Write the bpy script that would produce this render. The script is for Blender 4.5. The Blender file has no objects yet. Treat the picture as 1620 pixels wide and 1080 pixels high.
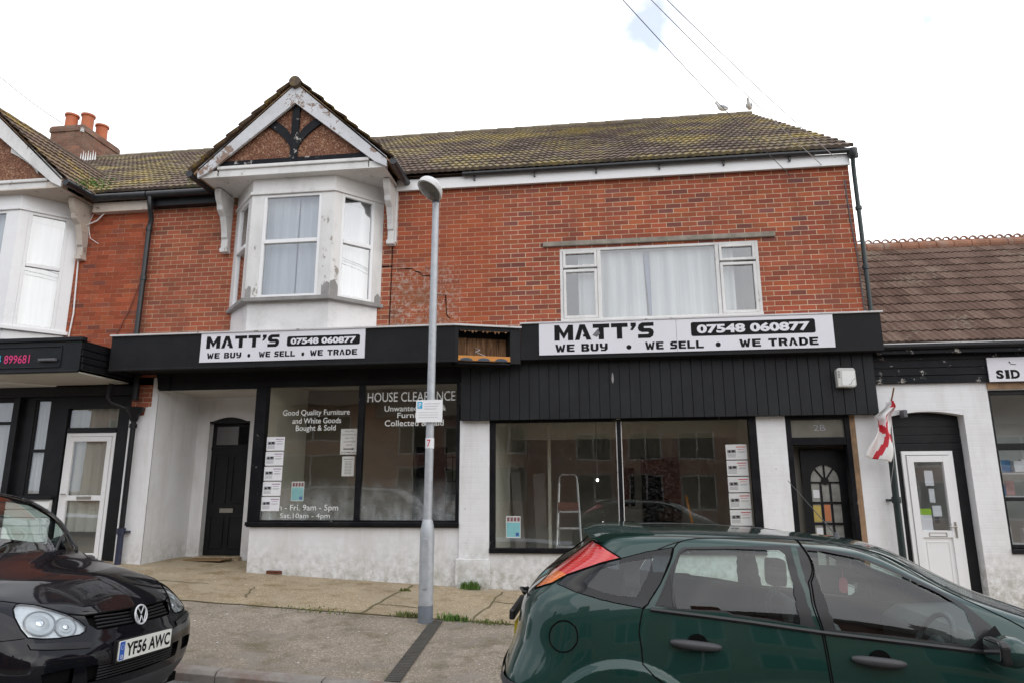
import bpy, bmesh, math, random
import numpy as np
from mathutils import Vector, Matrix
from mathutils.geometry import delaunay_2d_cdt
random.seed(7); rng = np.random.default_rng(5)
R = math.radians
SC = bpy.context.scene
COL = SC.collection

# ---------------------------------------------------------------- mesh builder
class MB:
    def __init__(s): s.v=[]; s.f=[]; s.m=[]; s.uv=[]; s.M=Matrix.Identity(4)
    def add(s, vs, fs, m=0, uv=None):
        b=len(s.v)
        for p in vs: s.v.append(tuple(s.M @ Vector(p)))
        for f in fs: s.f.append([b+i for i in f]); s.m.append(m)
        s.uv += list(uv) if uv is not None else [(0,0)]*len(vs)
        return s
    def box(s,x0,x1,y0,y1,z0,z1,m=0):
        if x0>x1:x0,x1=x1,x0
        if y0>y1:y0,y1=y1,y0
        if z0>z1:z0,z1=z1,z0
        return s.add([(x0,y0,z0),(x1,y0,z0),(x1,y1,z0),(x0,y1,z0),(x0,y0,z1),(x1,y0,z1),(x1,y1,z1),(x0,y1,z1)],
              [(0,3,2,1),(4,5,6,7),(0,1,5,4),(1,2,6,5),(2,3,7,6),(3,0,4,7)],m)
    def quad(s,a,b,c,d,m=0): return s.add([a,b,c,d],[(0,1,2,3)],m)
    def prism(s,poly,y0,y1,m=0,ax='xz'):
        """extrude a 2D outline: ax 'xz' outline in x,z extruded along y; 'yz' along x; 'xy' along z"""
        n=len(poly)
        A={'xz':lambda a,b,t:(a,t,b),'yz':lambda a,b,t:(t,a,b),'xy':lambda a,b,t:(a,b,t)}[ax]
        vs=[A(a,b,y0) for a,b in poly]+[A(a,b,y1) for a,b in poly]
        fs=[list(range(n)),list(range(2*n-1,n-1,-1))]+[(i,i+n,(i+1)%n+n,(i+1)%n) for i in range(n)]
        return s.add(vs,fs,m)
    def tube(s,pts,r,seg=8,m=0,closed=False,caps=True,sx=1.0):
        pts=[Vector(p) for p in pts]; n=len(pts); vs=[]; prev=None
        for i,p in enumerate(pts):
            if closed: t=(pts[(i+1)%n]-pts[i-1])
            else: t=(pts[min(i+1,n-1)]-pts[max(i-1,0)])
            t.normalize()
            if prev is None:
                a=Vector((0,0,1)) if abs(t.z)<.9 else Vector((1,0,0))
                prev=t.cross(a).normalized()
            nn=(prev-t*prev.dot(t)).normalized(); prev=nn; bb=t.cross(nn)
            rr=r[i] if isinstance(r,(list,tuple)) else r
            for k in range(seg):
                a=2*math.pi*k/seg; vs.append(tuple(p+nn*math.cos(a)*rr*sx+bb*math.sin(a)*rr))
        fs=[]
        for i in range(n if closed else n-1):
            j=(i+1)%n
            for k in range(seg):
                l=(k+1)%seg; fs.append((i*seg+k,i*seg+l,j*seg+l,j*seg+k))
        if caps and not closed: fs+= [list(range(seg))[::-1],[(n-1)*seg+k for k in range(seg)]]
        return s.add(vs,fs,m)
    def lathe(s,prof,c=(0,0,0),seg=20,m=0,ax='z'):
        vs=[];n=len(prof)
        for (r,h) in prof:
            for k in range(seg):
                a=2*math.pi*k/seg; q=(r*math.cos(a),r*math.sin(a))
                p={'z':(q[0],q[1],h),'y':(q[0],h,q[1]),'x':(h,q[0],q[1])}[ax]
                vs.append((c[0]+p[0],c[1]+p[1],c[2]+p[2]))
        fs=[(i*seg+k,i*seg+(k+1)%seg,(i+1)*seg+(k+1)%seg,(i+1)*seg+k) for i in range(n-1) for k in range(seg)]
        fs+=[list(range(seg))[::-1],[(n-1)*seg+k for k in range(seg)]]
        return s.add(vs,fs,m)
    def ell(s,c,r,seg=16,rings=10,m=0):
        vs=[];fs=[]
        for i in range(rings+1):
            a=math.pi*i/rings
            for k in range(seg):
                b=2*math.pi*k/seg
                vs.append((c[0]+r[0]*math.sin(a)*math.cos(b),c[1]+r[1]*math.sin(a)*math.sin(b),c[2]+r[2]*math.cos(a)))
        for i in range(rings):
            for k in range(seg): fs.append((i*seg+k,(i+1)*seg+k,(i+1)*seg+(k+1)%seg,i*seg+(k+1)%seg))
        return s.add(vs,fs,m)
    def frame(s,x0,x1,z0,z1,y0,y1,w,m=0,wb=None,wt=None):
        wb=w if wb is None else wb; wt=w if wt is None else wt
        s.box(x0,x0+w,y0,y1,z0,z1,m); s.box(x1-w,x1,y0,y1,z0,z1,m)
        s.box(x0+w,x1-w,y0+.002,y1-.002,z0,z0+wb,m); s.box(x0+w,x1-w,y0+.002,y1-.002,z1-wt,z1,m); return s

def rootloc(p):
    while p is not None and p.parent is not None: p=p.parent
    return Vector(p.location) if p is not None else Vector((0,0,0))

def obj(name, mb, mats, parent=None, smooth=False, bevel=0, local=False, label=None, ang=38, doub=False):
    me=bpy.data.meshes.new(name)
    off=Vector((0,0,0)) if (local or parent is None) else rootloc(parent)
    me.from_pydata([(a-off.x,b-off.y,c-off.z) for a,b,c in mb.v],[],mb.f)
    if not isinstance(mats,(list,tuple)): mats=[mats]
    for m in mats: me.materials.append(m)
    if len(mats)>1: me.polygons.foreach_set('material_index',mb.m)
    uvl=me.uv_layers.new(name='UVMap')
    li=np.zeros(len(me.loops),dtype=np.int32); me.loops.foreach_get('vertex_index',li)
    uvl.data.foreach_set('uv',np.array(mb.uv,dtype=np.float32)[li].ravel())
    bm=bmesh.new(); bm.from_mesh(me)
    if doub: bmesh.ops.remove_doubles(bm,verts=bm.verts,dist=1e-4)
    bmesh.ops.recalc_face_normals(bm,faces=bm.faces) if smooth!='keep' and len(mb.f)<60000 else None
    bm.to_mesh(me); bm.free()
    if smooth:
        me.shade_smooth(); me.set_sharp_from_angle(angle=R(ang))
    o=bpy.data.objects.new(name,me); COL.objects.link(o)
    if parent is not None: o.parent=parent
    if bevel:
        b=o.modifiers.new('bevel','BEVEL'); b.width=bevel; b.segments=2; b.limit_method='ANGLE'; b.angle_limit=R(40)
    if label: o['label']=label
    return o
def thing(name,label,cat,loc=(0,0,0),group=None,rot=(0,0,0)):
    o=bpy.data.objects.new(name,None); COL.objects.link(o); o.location=loc; o.rotation_euler=rot
    o.empty_display_size=.2; o['label']=label; o['category']=cat
    if group: o['group']=group
    return o
def single(name,mb,mats,label,cat,group=None,kind=None,**k):
    o=obj(name,mb,mats,**k); 
    if label: o['label']=label
    if cat: o['category']=cat
    if group: o['group']=group
    if kind: o['kind']=kind
    return o
def struct(name,mb,mats,**k):
    o=obj(name,mb,mats,**k); o['kind']='structure'; return o

# ---------------------------------------------------------------- materials
class NT:
    def __init__(s,name):
        s.m=bpy.data.materials.new(name); s.m.use_nodes=True; s.t=s.m.node_tree; s.n=s.t.nodes
        s.b=s.n['Principled BSDF']; s.out=s.n['Material Output']
    def N(s,ty,**k):
        n=s.n.new(ty)
        for a,b in k.items(): setattr(n,a,b)
        return n
    def L(s,a,b): s.t.links.new(a,b)
    def setin(s,sock,val):
        if isinstance(val,bpy.types.NodeSocket): s.L(val,sock)
        else: sock.default_value=val
    def math(s,op,a,b=0.,c=0.,clamp=False):
        n=s.N('ShaderNodeMath',operation=op,use_clamp=clamp)
        for i,x in enumerate((a,b,c)): s.setin(n.inputs[i],x)
        return n.outputs[0]
    def mix(s,f,a,b,blend='MIX'):
        n=s.N('ShaderNodeMix',data_type='RGBA',blend_type=blend)
        s.setin(n.inputs[0],f)
        for i,x in ((6,a),(7,b)): s.setin(n.inputs[i], (*x,1) if isinstance(x,tuple) and len(x)==3 else x)
        return n.outputs[2]
    def pos(s):
        return s.N('ShaderNodeNewGeometry').outputs['Position']
    def noise(s,scale,detail=4,rough=.6,vec=None,dist=0):
        n=s.N('ShaderNodeTexNoise'); n.inputs['Scale'].default_value=scale; n.inputs['Detail'].default_value=detail
        n.inputs['Roughness'].default_value=rough; n.inputs['Distortion'].default_value=dist
        s.L(vec if vec is not None else s.pos(),n.inputs['Vector']); return n.outputs['Fac']
    def ramp(s,f,stops):
        n=s.N('ShaderNodeValToRGB'); e=n.color_ramp.elements
        while len(e)<len(stops): e.new(.5)
        for i,(p,c) in enumerate(stops):
            e[i].position=p; e[i].color=(*c,1) if isinstance(c,tuple) else (c,c,c,1)
        s.L(f,n.inputs[0]); return n.outputs[0]
    def bump(s,h,strength=.3,dist=.01,norm=None):
        n=s.N('ShaderNodeBump'); n.inputs['Strength'].default_value=strength; n.inputs['Distance'].default_value=dist
        s.L(h,n.inputs['Height'])
        if norm is not None: s.L(norm,n.inputs['Normal'])
        return n.outputs[0]
    def scalevec(s,vec,sc):
        n=s.N('ShaderNodeVectorMath',operation='MULTIPLY'); s.L(vec,n.inputs[0]); n.inputs[1].default_value=sc; return n.outputs[0]
    def xyz(s,vec=None):
        n=s.N('ShaderNodeSeparateXYZ'); s.L(vec if vec is not None else s.pos(),n.inputs[0]); return n.outputs
    def comb(s,x,y,z):
        n=s.N('ShaderNodeCombineXYZ')
        for i,v in enumerate((x,y,z)): s.setin(n.inputs[i],v)
        return n.outputs[0]
    def done(s,col=None,rough=None,metal=None,norm=None,coat=None,spec=None):
        if col is not None: s.setin(s.b.inputs['Base Color'],(*col,1) if isinstance(col,tuple) and len(col)==3 else col)
        if rough is not None: s.setin(s.b.inputs['Roughness'],rough)
        if metal is not None: s.b.inputs['Metallic'].default_value=metal
        if norm is not None: s.L(norm,s.b.inputs['Normal'])
        if coat is not None: s.b.inputs['Coat Weight'].default_value=coat; s.b.inputs['Coat Roughness'].default_value=.03
        if spec is not None: s.b.inputs['Specular IOR Level'].default_value=spec
        return s.m

def rough_mat(name,col,var=.15,scale=6,rough=.7,metal=0,bump=.2,bscale=60,dirt=None,damt=.5,dscale=2.,coat=None,spec=None,streak=False,obj_space=False):
    """mottled surface: base colour with soft variation, fine bump and optional dirt patches"""
    t=NT(name); vec=None
    if obj_space: vec=t.N('ShaderNodeTexCoord').outputs['Object']
    n1=t.noise(scale,5,.6,vec)
    c=t.ramp(n1,[(.3,tuple(x*(1-var) for x in col)),(.7,tuple(min(1,x*(1+var)) for x in col))])
    if dirt:
        v=t.scalevec(vec if vec is not None else t.pos(),(1,1,.22) if streak else (1,1,1))
        n2=t.noise(dscale,8,.68,v)
        f=t.ramp(n2,[(.5,0.),(.5+.25,damt)])
        c=t.mix(f,c,dirt)
    n3=t.noise(bscale,3,.6,vec)
    return t.done(c,t.math('MULTIPLY_ADD',n1,.2,rough-.1),metal,t.bump(n3,bump,.01),coat,spec)

def peel_mat(name,paint,under,amt=.5,scale=5,rough=.5,streak=(1,1,1),grime=(.35,.34,.32)):
    """old paint coming off: flakes with their own outline show the wood or render under it"""
    t=NT(name); v=t.scalevec(t.pos(),streak)
    a=t.noise(scale,10,.75,v); b=t.noise(scale*.35,3,.5,v)
    s_=t.math('ADD',t.math('MULTIPLY',a,.7),t.math('MULTIPLY',b,.3))
    th=.66-.16*amt
    f=t.ramp(s_,[(th,0.),(th+.015,1.)])
    g=t.noise(2.3,6,.7,v)
    p=t.mix(t.ramp(g,[(.44,0.),(.72,.5)]),paint,grime)
    c=t.mix(f,p,t.mix(t.noise(30,3),under,tuple(x*.6 for x in under)))
    h=t.math('SUBTRACT',1.,f)
    return t.done(c,t.mix(f,(rough,)*3,(.9,)*3),0,t.bump(h,.6,.003),spec=.5 if paint[0]>.1 else .12)

def brick_nodes(t,bw=.225,bh=.075,mw=.009,cols=None,mortar=(.5,.42,.33),wob=.006):
    x,y,z=t.xyz()
    wn=t.noise(9,2); 
    u=t.math('ADD',t.math('ADD',x,y),t.math('MULTIPLY',t.math('SUBTRACT',wn,.5),wob)); zz=t.math('ADD',z,t.math('MULTIPLY',t.math('SUBTRACT',t.noise(5,2),.5),wob))
    rz=t.math('DIVIDE',zz,bh); row=t.math('FLOOR',rz); odd=t.math('MODULO',t.math('ABSOLUTE',row),2.)
    ux=t.math('ADD',t.math('DIVIDE',u,bw),t.math('MULTIPLY',odd,.5)); cx=t.math('FLOOR',ux)
    fu=t.math('MULTIPLY',t.math('SUBTRACT',ux,cx),bw); fz=t.math('MULTIPLY',t.math('SUBTRACT',rz,row),bh)
    eu=t.math('MINIMUM',fu,t.math('SUBTRACT',bw,fu)); ez=t.math('MINIMUM',fz,t.math('SUBTRACT',bh,fz))
    e=t.math('MINIMUM',eu,ez)
    e=t.math('ADD',e,t.math('MULTIPLY',t.math('SUBTRACT',t.noise(70,3),.5),.004))
    mask=t.math('MULTIPLY',t.math('SUBTRACT',e,mw*.5-.001),1/.0025,clamp=True)     # 1 on the brick, 0 on the mortar
    w=t.N('ShaderNodeTexWhiteNoise',noise_dimensions='2D'); t.L(t.comb(cx,row,0),w.inputs['Vector'])
    return mask,w.outputs['Value'],w.outputs['Color']

def brick_mat(name,stops,mortar,tint=None,stain=None,rough=.85,mcov=0.):
    t=NT(name); mask,rnd,_=brick_nodes(t)
    c=t.ramp(rnd,stops)
    n=t.noise(45,5,.7); c=t.mix(t.ramp(n,[(.35,.55),(.7,0.)]),c,(.09,.045,.035))
    c=t.mix(t.math('MULTIPLY',t.noise(1.1,4),.2),c,(.30,.085,.05))
    if mcov:   # pointing smeared with brick dust
        mask=t.math('ADD',mask,t.math('MULTIPLY',t.ramp(t.noise(3,5,.7),[(.42,0.),(.55,1.)]),mcov),clamp=True)
    m=t.mix(t.noise(6,4),mortar,tuple(x*.72 for x in mortar))
    c=t.mix(mask,m,c)
    sk=t.ramp(t.noise(2.4,7,.7,t.scalevec(t.pos(),(1,1,.16))),[(.48,0.),(.70,.6)]); c=t.mix(sk,c,(.16,.06,.04))      # water streaks
    c=t.mix(t.ramp(t.noise(.55,3,.5),[(.40,0.),(.66,.22)]),c,(.42,.12,.05))
    rr=t.N('ShaderNodeSeparateColor'); t.L(_,rr.inputs[0]); br=t.math('MULTIPLY_ADD',rr.outputs[1],.42,.86); c=t.mix(1.,c,t.comb(br,br,br),'MULTIPLY')
    for k in (stain or []): c=k(t,c)
    h=t.math('ADD',t.math('MULTIPLY',mask,.8),t.math('MULTIPLY',t.noise(80,3),.25))
    return t.done(c,rough,0,t.bump(h,.75,.008),spec=.25)

def zone(t,x0,x1,z0,z1,soft=.3):
    x,y,z=t.xyz()
    def band(v,a,b):
        return t.math('MULTIPLY',t.math('DIVIDE',t.math('SUBTRACT',v,a),soft,clamp=True),t.math('DIVIDE',t.math('SUBTRACT',b,v),soft,clamp=True))
    return t.math('MULTIPLY',band(x,x0,x1),band(z,z0,z1))

def glass_mat(name,tint=(.9,.93,.92),base=.07,rough=.01,grime=None,refl=(1,1,1),wavy=.12):
    t=NT(name); t.n.remove(t.b)
    lw=t.N('ShaderNodeLayerWeight'); lw.inputs['Blend'].default_value=.5
    f=t.math('MULTIPLY_ADD',t.math('POWER',lw.outputs['Facing'],3.5),.85,base,clamp=True)
    tr=t.N('ShaderNodeBsdfTransparent'); tr.inputs[0].default_value=(*tint,1)
    gl=t.N('ShaderNodeBsdfGlossy'); gl.inputs['Roughness'].default_value=rough; gl.inputs['Color'].default_value=(*refl,1)
    wob=t.noise(.9,2); (t.L(t.bump(wob,wavy,.02),gl.inputs['Normal']) if wavy else None)
    mx=t.N('ShaderNodeMixShader'); t.L(f,mx.inputs[0]); t.L(tr.outputs[0],mx.inputs[1]); t.L(gl.outputs[0],mx.inputs[2])
    last=mx
    if grime:
        d=t.N('ShaderNodeBsdfDiffuse'); d.inputs[0].default_value=(*grime[0],1)
        m2=t.N('ShaderNodeMixShader'); t.L(grime[1](t),m2.inputs[0]); t.L(mx.outputs[0],m2.inputs[1]); t.L(d.outputs[0],m2.inputs[2]); last=m2
    t.L(last.outputs[0],t.out.inputs[0])
    return t.m
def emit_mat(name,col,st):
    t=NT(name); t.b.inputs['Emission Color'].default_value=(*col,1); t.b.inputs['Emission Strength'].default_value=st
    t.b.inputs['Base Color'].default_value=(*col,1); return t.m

M={}
def eff_stain(t,c):      # white salts and green algae spread on the wall beside the bay
    z1=zone(t,-3.3,-1.9,3.6,5.1,.35); n=t.ramp(t.noise(13,8,.75),[(.50,0.),(.57,1.)])
    c=t.mix(t.math('MULTIPLY',t.math('MULTIPLY',z1,n),.85),c,(.55,.52,.46))
    z2=zone(t,-3.3,-2.0,3.4,5.0,.5); n2=t.ramp(t.noise(3.2,7,.7),[(.36,0.),(.60,.65)])
    c=t.mix(t.math('MULTIPLY',z2,n2),c,(.12,.10,.055))
    z3=zone(t,-3.3,-1.2,3.5,6.3,.5)
    return t.mix(t.math('MULTIPLY',z3,.4),c,(.36,.085,.03))
M['brick']=brick_mat('brick_red_multi',[(0,(.42,.092,.036)),(.3,(.36,.075,.038)),(.5,(.29,.062,.04)),(.68,(.46,.12,.042)),(.84,(.25,.06,.042)),(.92,(.18,.058,.05)),(.97,(.14,.055,.06)),(1,(.48,.13,.045))],(.62,.48,.33),stain=[eff_stain])
M['brick_bay']=brick_mat('brick_red_soft',[(0,(.39,.088,.045)),(.5,(.32,.078,.048)),(.82,(.42,.12,.055)),(.93,(.15,.06,.05)),(1,(.46,.15,.06))],(.54,.43,.29))
M['brick_old']=brick_mat('brick_orange_old',[(0,(.42,.085,.028)),(.5,(.37,.072,.028)),(.8,(.45,.105,.033)),(.93,(.24,.065,.04)),(1,(.18,.055,.04))],(.42,.24,.16),mcov=.75)
M['brick_chimney']=brick_mat('brick_chimney',[(0,(.22,.15,.11)),(.5,(.19,.14,.10)),(.8,(.13,.11,.09)),(1,(.30,.17,.11))],(.24,.21,.16))
M['brick_opp']=brick_mat('brick_opposite',[(0,(.20,.10,.075)),(.5,(.18,.09,.07)),(1,(.23,.11,.08))],(.34,.29,.24))

def paint_brick(name,col=(.76,.76,.765),rel=.28):
    t=NT(name); mask,rnd,_=brick_nodes(t,mw=.012)
    n=t.noise(1.6,6,.65); 
    c=t.mix(t.ramp(n,[(.45,0.),(.8,.4)]),col,(.48,.46,.42))
    z=t.xyz()[2]
    low=t.math('MULTIPLY',t.math('MULTIPLY',t.math('SUBTRACT',.95,z,clamp=True),1.3),t.ramp(t.noise(9,6,.7),[(.38,0.),(.68,1.)]))
    c=t.mix(low,c,(.27,.25,.19))
    spots=t.ramp(t.noise(16,6,.7),[(.66,0.),(.70,.6)]); c=t.mix(spots,c,(.42,.39,.35))
    sk=t.ramp(t.noise(4,7,.7,t.scalevec(t.pos(),(1,1,.12))),[(.50,0.),(.75,.45)]); c=t.mix(sk,c,(.46,.43,.38))
    h=t.math('ADD',t.math('MULTIPLY',mask,rel),t.math('ADD',t.math('MULTIPLY',t.noise(60,4),.25),t.math('MULTIPLY',t.noise(8,4),1.3)))
    return t.done(c,.6,0,t.bump(h,.32,.008),spec=.3)
M['white_brick']=paint_brick('white_painted_brick')
M['white_render']=paint_brick('white_render',(.76,.76,.765),.05)
M['white_wood']=peel_mat('white_peeling_wood',(.71,.70,.68),(.42,.38,.34),.47,7,streak=(1,1,.5))
M['grey_flake']=peel_mat('flaking_barge_paint',(.60,.61,.63),(.34,.24,.19),.66,5.5,streak=(.8,1,.8))
M['bay_base']=peel_mat('bay_apron_paint',(.74,.73,.72),(.40,.38,.36),.16,1.7)
M['cream_wood']=peel_mat('cream_old_wood',(.60,.52,.44),(.40,.30,.24),.5,7)
M['black_flake']=peel_mat('flaking_black_timber',(.008,.009,.012),(.55,.52,.48),.50,9,rough=.45,grime=(.03,.03,.03))
M['black_paint']=rough_mat('black_gloss_paint',(.008,.0085,.010),.25,4,.42,bump=.25,bscale=40,dirt=(.035,.035,.035),damt=.3,dscale=3,spec=.25)
M['black_matt']=rough_mat('black_matt_board',(.011,.0115,.0125),.25,3,.6,bump=.2,bscale=50,dirt=(.03,.03,.03),damt=.4,dscale=1.2,spec=.18)
M['black_frame']=peel_mat('black_window_paint',(.007,.007,.009),(.42,.40,.36),.20,14,rough=.4,grime=(.03,.03,.03))
M['clad']=rough_mat('dark_cladding',(.016,.0175,.019),.3,2,.55,bump=.3,bscale=30,dirt=(.009,.009,.010),damt=.6,dscale=3,streak=True,spec=.22)
M['lead']=rough_mat('grey_lead',(.30,.30,.31),.2,8,.55,bump=.3,bscale=30,dirt=(.6,.6,.6),damt=.6,dscale=6)
M['paint_edge']=peel_mat('grey_edge_paint',(.58,.57,.57),(.30,.28,.26),.5,9)
M['upvc']=rough_mat('white_plastic',(.80,.80,.80),.02,3,.3,bump=.02,dirt=(.6,.58,.55),damt=.3,dscale=3)
M['putty']=rough_mat('grey_putty',(.27,.26,.25),.2,6,.8,bump=.4,bscale=30)
M['conc']=rough_mat('concrete_lintel',(.27,.24,.20),.25,9,.9,bump=.6,bscale=60,dirt=(.12,.13,.07),damt=.6,dscale=4)
def roughcast():
    t=NT('brown_roughcast'); v=t.N('ShaderNodeTexVoronoi'); v.inputs['Scale'].default_value=55; t.L(t.pos(),v.inputs['Vector'])
    w=v.outputs['Color']; s_=t.N('ShaderNodeSeparateColor'); t.L(w,s_.inputs[0])
    c=t.ramp(s_.outputs[0],[(0,(.11,.042,.022)),(.5,(.22,.095,.05)),(.8,(.27,.13,.075)),(1,(.42,.27,.18))])
    c=t.mix(t.ramp(t.noise(3,5),[(.4,0.),(.7,.5)]),c,(.12,.05,.03))
    return t.done(c,.9,0,t.bump(v.outputs['Distance'],.9,.01))
M['roughcast']=roughcast()

def tile_mat(name,stops,lich,lamt,edge=(.05,.045,.04)):
    t=NT(name); uv=t.N('ShaderNodeUVMap').outputs[0]; s_=t.xyz(uv); 
    w=t.N('ShaderNodeTexWhiteNoise',noise_dimensions='2D'); t.L(t.comb(t.math('FLOOR',s_[0]),t.math('FLOOR',s_[1]),0),w.inputs['Vector'])
    c=t.ramp(w.outputs['Value'],stops)
    c=t.mix(t.math('MULTIPLY',t.noise(25,5,.7),.7),c,tuple(x*.6 for x in stops[0][1]))
    fv=t.math('SUBTRACT',s_[1],t.math('FLOOR',s_[1]))
    big=t.noise(.9,3,.5); small=t.noise(13,6,.75)
    f=t.math('ADD',t.math('MULTIPLY',big,.55),t.math('MULTIPLY',small,.45))
    for (col,th,a) in lich:
        k=t.ramp(t.math('ADD',f,t.math('MULTIPLY',t.math('SUBTRACT',t.noise(6+th*20,5,.7),.5),.35)),[(th,0.),(th+.04,a)])
        c=t.mix(k,c,col)
    wsp=t.ramp(t.noise(32,3,.6),[(.70,0.),(.73,.7)]); c=t.mix(t.math('MULTIPLY',wsp,lamt),c,(.42,.42,.38))
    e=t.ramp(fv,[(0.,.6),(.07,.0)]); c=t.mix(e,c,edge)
    h=t.math('ADD',small,t.math('MULTIPLY',t.noise(60,3),.4))
    return t.done(c,.95,0,t.bump(h,.7,.012),spec=.15)
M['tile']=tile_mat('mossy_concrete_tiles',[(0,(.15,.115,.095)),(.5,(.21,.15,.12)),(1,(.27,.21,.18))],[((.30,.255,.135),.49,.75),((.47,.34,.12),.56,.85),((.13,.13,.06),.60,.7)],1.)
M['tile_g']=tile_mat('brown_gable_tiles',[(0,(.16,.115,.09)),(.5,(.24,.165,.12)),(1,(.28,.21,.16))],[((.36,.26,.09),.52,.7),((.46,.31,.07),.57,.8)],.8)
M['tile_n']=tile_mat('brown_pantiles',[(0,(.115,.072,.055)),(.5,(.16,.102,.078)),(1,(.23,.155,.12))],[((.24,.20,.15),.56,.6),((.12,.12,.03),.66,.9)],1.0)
M['terracotta']=rough_mat('terracotta',(.45,.13,.055),.15,5,.75,bump=.2,dirt=(.2,.09,.05),damt=.4,obj_space=True)
M['ridge_tc']=rough_mat('ridge_terracotta',(.27,.13,.08),.25,5,.9,bump=.5,dirt=(.30,.28,.24),damt=.9,dscale=2.)
M['mortar']=rough_mat('roof_mortar',(.16,.13,.09),.3,8,.95,bump=.8,bscale=40,dirt=(.17,.13,.04),damt=.8,dscale=5)

def asphalt(name,c0,c1,moss=None,patch=None):
    t=NT(name); v=t.N('ShaderNodeTexVoronoi'); v.inputs['Scale'].default_value=95; t.L(t.pos(),v.inputs['Vector'])
    s_=t.N('ShaderNodeSeparateColor'); t.L(v.outputs['Color'],s_.inputs[0])
    c=t.ramp(s_.outputs[0],[(0,c0),(.8,c1),(1,tuple(x*1.7 for x in c1))])
    c=t.mix(t.ramp(t.noise(.8,6,.6),[(.38,0.),(.72,.45)]),c,tuple(x*.6 for x in c0))
    c=t.mix(t.ramp(t.noise(2.6,7,.7),[(.52,0.),(.75,.45)]),c,tuple(x*1.6 for x in c1))
    if moss: c=t.mix(t.ramp(t.noise(3.1,8,.7),[(.50,0.),(.66,.7)]),c,moss)
    if patch: c=t.mix(t.ramp(t.noise(1.7,6,.65,dist=.6),[(.54,0.),(.6,.6)]),c,patch)
    gum=t.ramp(t.noise(11,2,.4),[(.76,0.),(.77,.6)]); c=t.mix(gum,c,(.35,.34,.31))
    h=t.math('ADD',v.outputs['Distance'],t.math('MULTIPLY',t.noise(4,4),1.2))
    return t.done(c,.92,0,t.bump(h,.5,.006),spec=.2)
M['road']=asphalt('road_asphalt',(.10,.095,.09),(.17,.165,.155))
M['pave']=asphalt('pavement_asphalt',(.215,.178,.138),(.315,.268,.215),moss=(.13,.11,.065),patch=(.24,.215,.185))
M['forecourt']=asphalt('forecourt_concrete',(.30,.235,.15),(.40,.325,.225),moss=(.19,.135,.06),patch=(.38,.32,.23))
M['kerb']=rough_mat('kerb_stone',(.25,.225,.20),.2,7,.85,bump=.4,bscale=50,dirt=(.17,.075,.045),damt=.85,dscale=3)
M['cover']=rough_mat('channel_cover',(.075,.068,.058),.2,9,.8,bump=.5,bscale=80)
M['galv']=rough_mat('galvanised_steel',(.42,.44,.46),.12,14,.5,metal=.35,bump=.1,dirt=(.55,.57,.58),damt=.6,dscale=9)
M['galv_dark']=rough_mat('painted_steel_band',(.16,.18,.21),.15,9,.6,bump=.1)
M['black_plastic']=rough_mat('black_pvc',(.016,.017,.019),.15,6,.32,bump=.04,dirt=(.06,.06,.06),damt=.5,dscale=8)
M['green_pipe']=rough_mat('dark_green_pipe',(.012,.022,.022),.2,6,.4,bump=.06)
M['glass']=glass_mat('window_glass',(.90,.93,.94),.17); M['glass_bay']=glass_mat('bay_window_glass',(.92,.95,.98),.26)
def shopgrime(t):
    z=t.xyz()[2]; low=t.math('SUBTRACT',1.75,z,clamp=True)
    f=t.math('MULTIPLY',low,t.math('ADD',.25,t.ramp(t.noise(5,8,.7,t.scalevec(t.pos(),(1,1,.5))),[(.42,0.),(.72,.75)])))
    f=t.math('MULTIPLY',f,.95)
    return t.math('ADD',f,t.math('MULTIPLY',t.ramp(t.noise(60,3,.6),[(.55,0.),(.75,1.)]),.06),clamp=True)
M['glass_shop']=glass_mat('shop_glass',(.92,.92,.88),.10,.006,grime=((.62,.66,.66),shopgrime))
M['glass_r']=glass_mat('shop_glass_dusty',(.95,.96,.94),.085,.008,grime=((.55,.54,.50),lambda t:t.math('MULTIPLY',t.ramp(t.noise(50,6,.75),[(.50,0.),(.75,1.)]),.10)))
M['glass_dark']=glass_mat('old_dark_glass',(.6,.6,.58),.16,.02)
def curtain(name,col,sc=9,tr=.25):
    t=NT(name); v=t.scalevec(t.pos(),(1,1,.05)); n=t.noise(sc,3,.5,v)
    c=t.ramp(n,[(.3,tuple(x*.70 for x in col)),(.7,col)])  # darker vertical bands paint the shade of the folds into the cloth
    c=t.mix(t.ramp(t.noise(60,2,.5),[(.4,0.),(.7,.12)]),c,(.4,.4,.4))
    m=t.done(c,.9,0,t.bump(n,.5,.05)); 
    try: t.b.inputs['Transmission Weight'].default_value=0
    except Exception: pass
    return m
M['net']=curtain('net_curtain',(.54,.55,.54)); M['lace']=curtain('lace_curtain',(.58,.59,.58),14); M['blind']=curtain('beige_curtain',(.46,.45,.38),6)
M['vinyl']=rough_mat('white_vinyl',(.72,.73,.70),.04,8,.5,bump=.02)
M['paper']=rough_mat('paper',(.74,.74,.76),.03,5,.8,bump=.03)
M['ink']=rough_mat('black_ink',(.010,.010,.011),.1,5,.6,bump=.02,spec=.12)
M['grey_ink']=rough_mat('grey_ink',(.28,.28,.30),.15,40,.8,bump=.02)
M['red_ink']=rough_mat('red_ink',(.55,.05,.06),.1,5,.7,bump=.02)
M['cyan']=rough_mat('cyan_print',(.25,.60,.66),.05,5,.7,bump=.02)
M['blue']=rough_mat('blue_print',(.02,.10,.42),.05,5,.5,bump=.02)
M['sky_blue']=rough_mat('light_blue_print',(.04,.42,.66),.05,5,.5,bump=.02)
M['pink']=rough_mat('pink_lettering',(.62,.03,.16),.05,5,.5,bump=.02)
M['sign']=rough_mat('sign_board_white',(.70,.69,.73),.02,2,.4,bump=.02,dirt=(.6,.59,.6),damt=.25,dscale=1.5)
M['orange_paint']=rough_mat('orange_paint',(.55,.22,.035),.12,6,.6,bump=.15,dirt=(.3,.12,.04),damt=.5)
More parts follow.
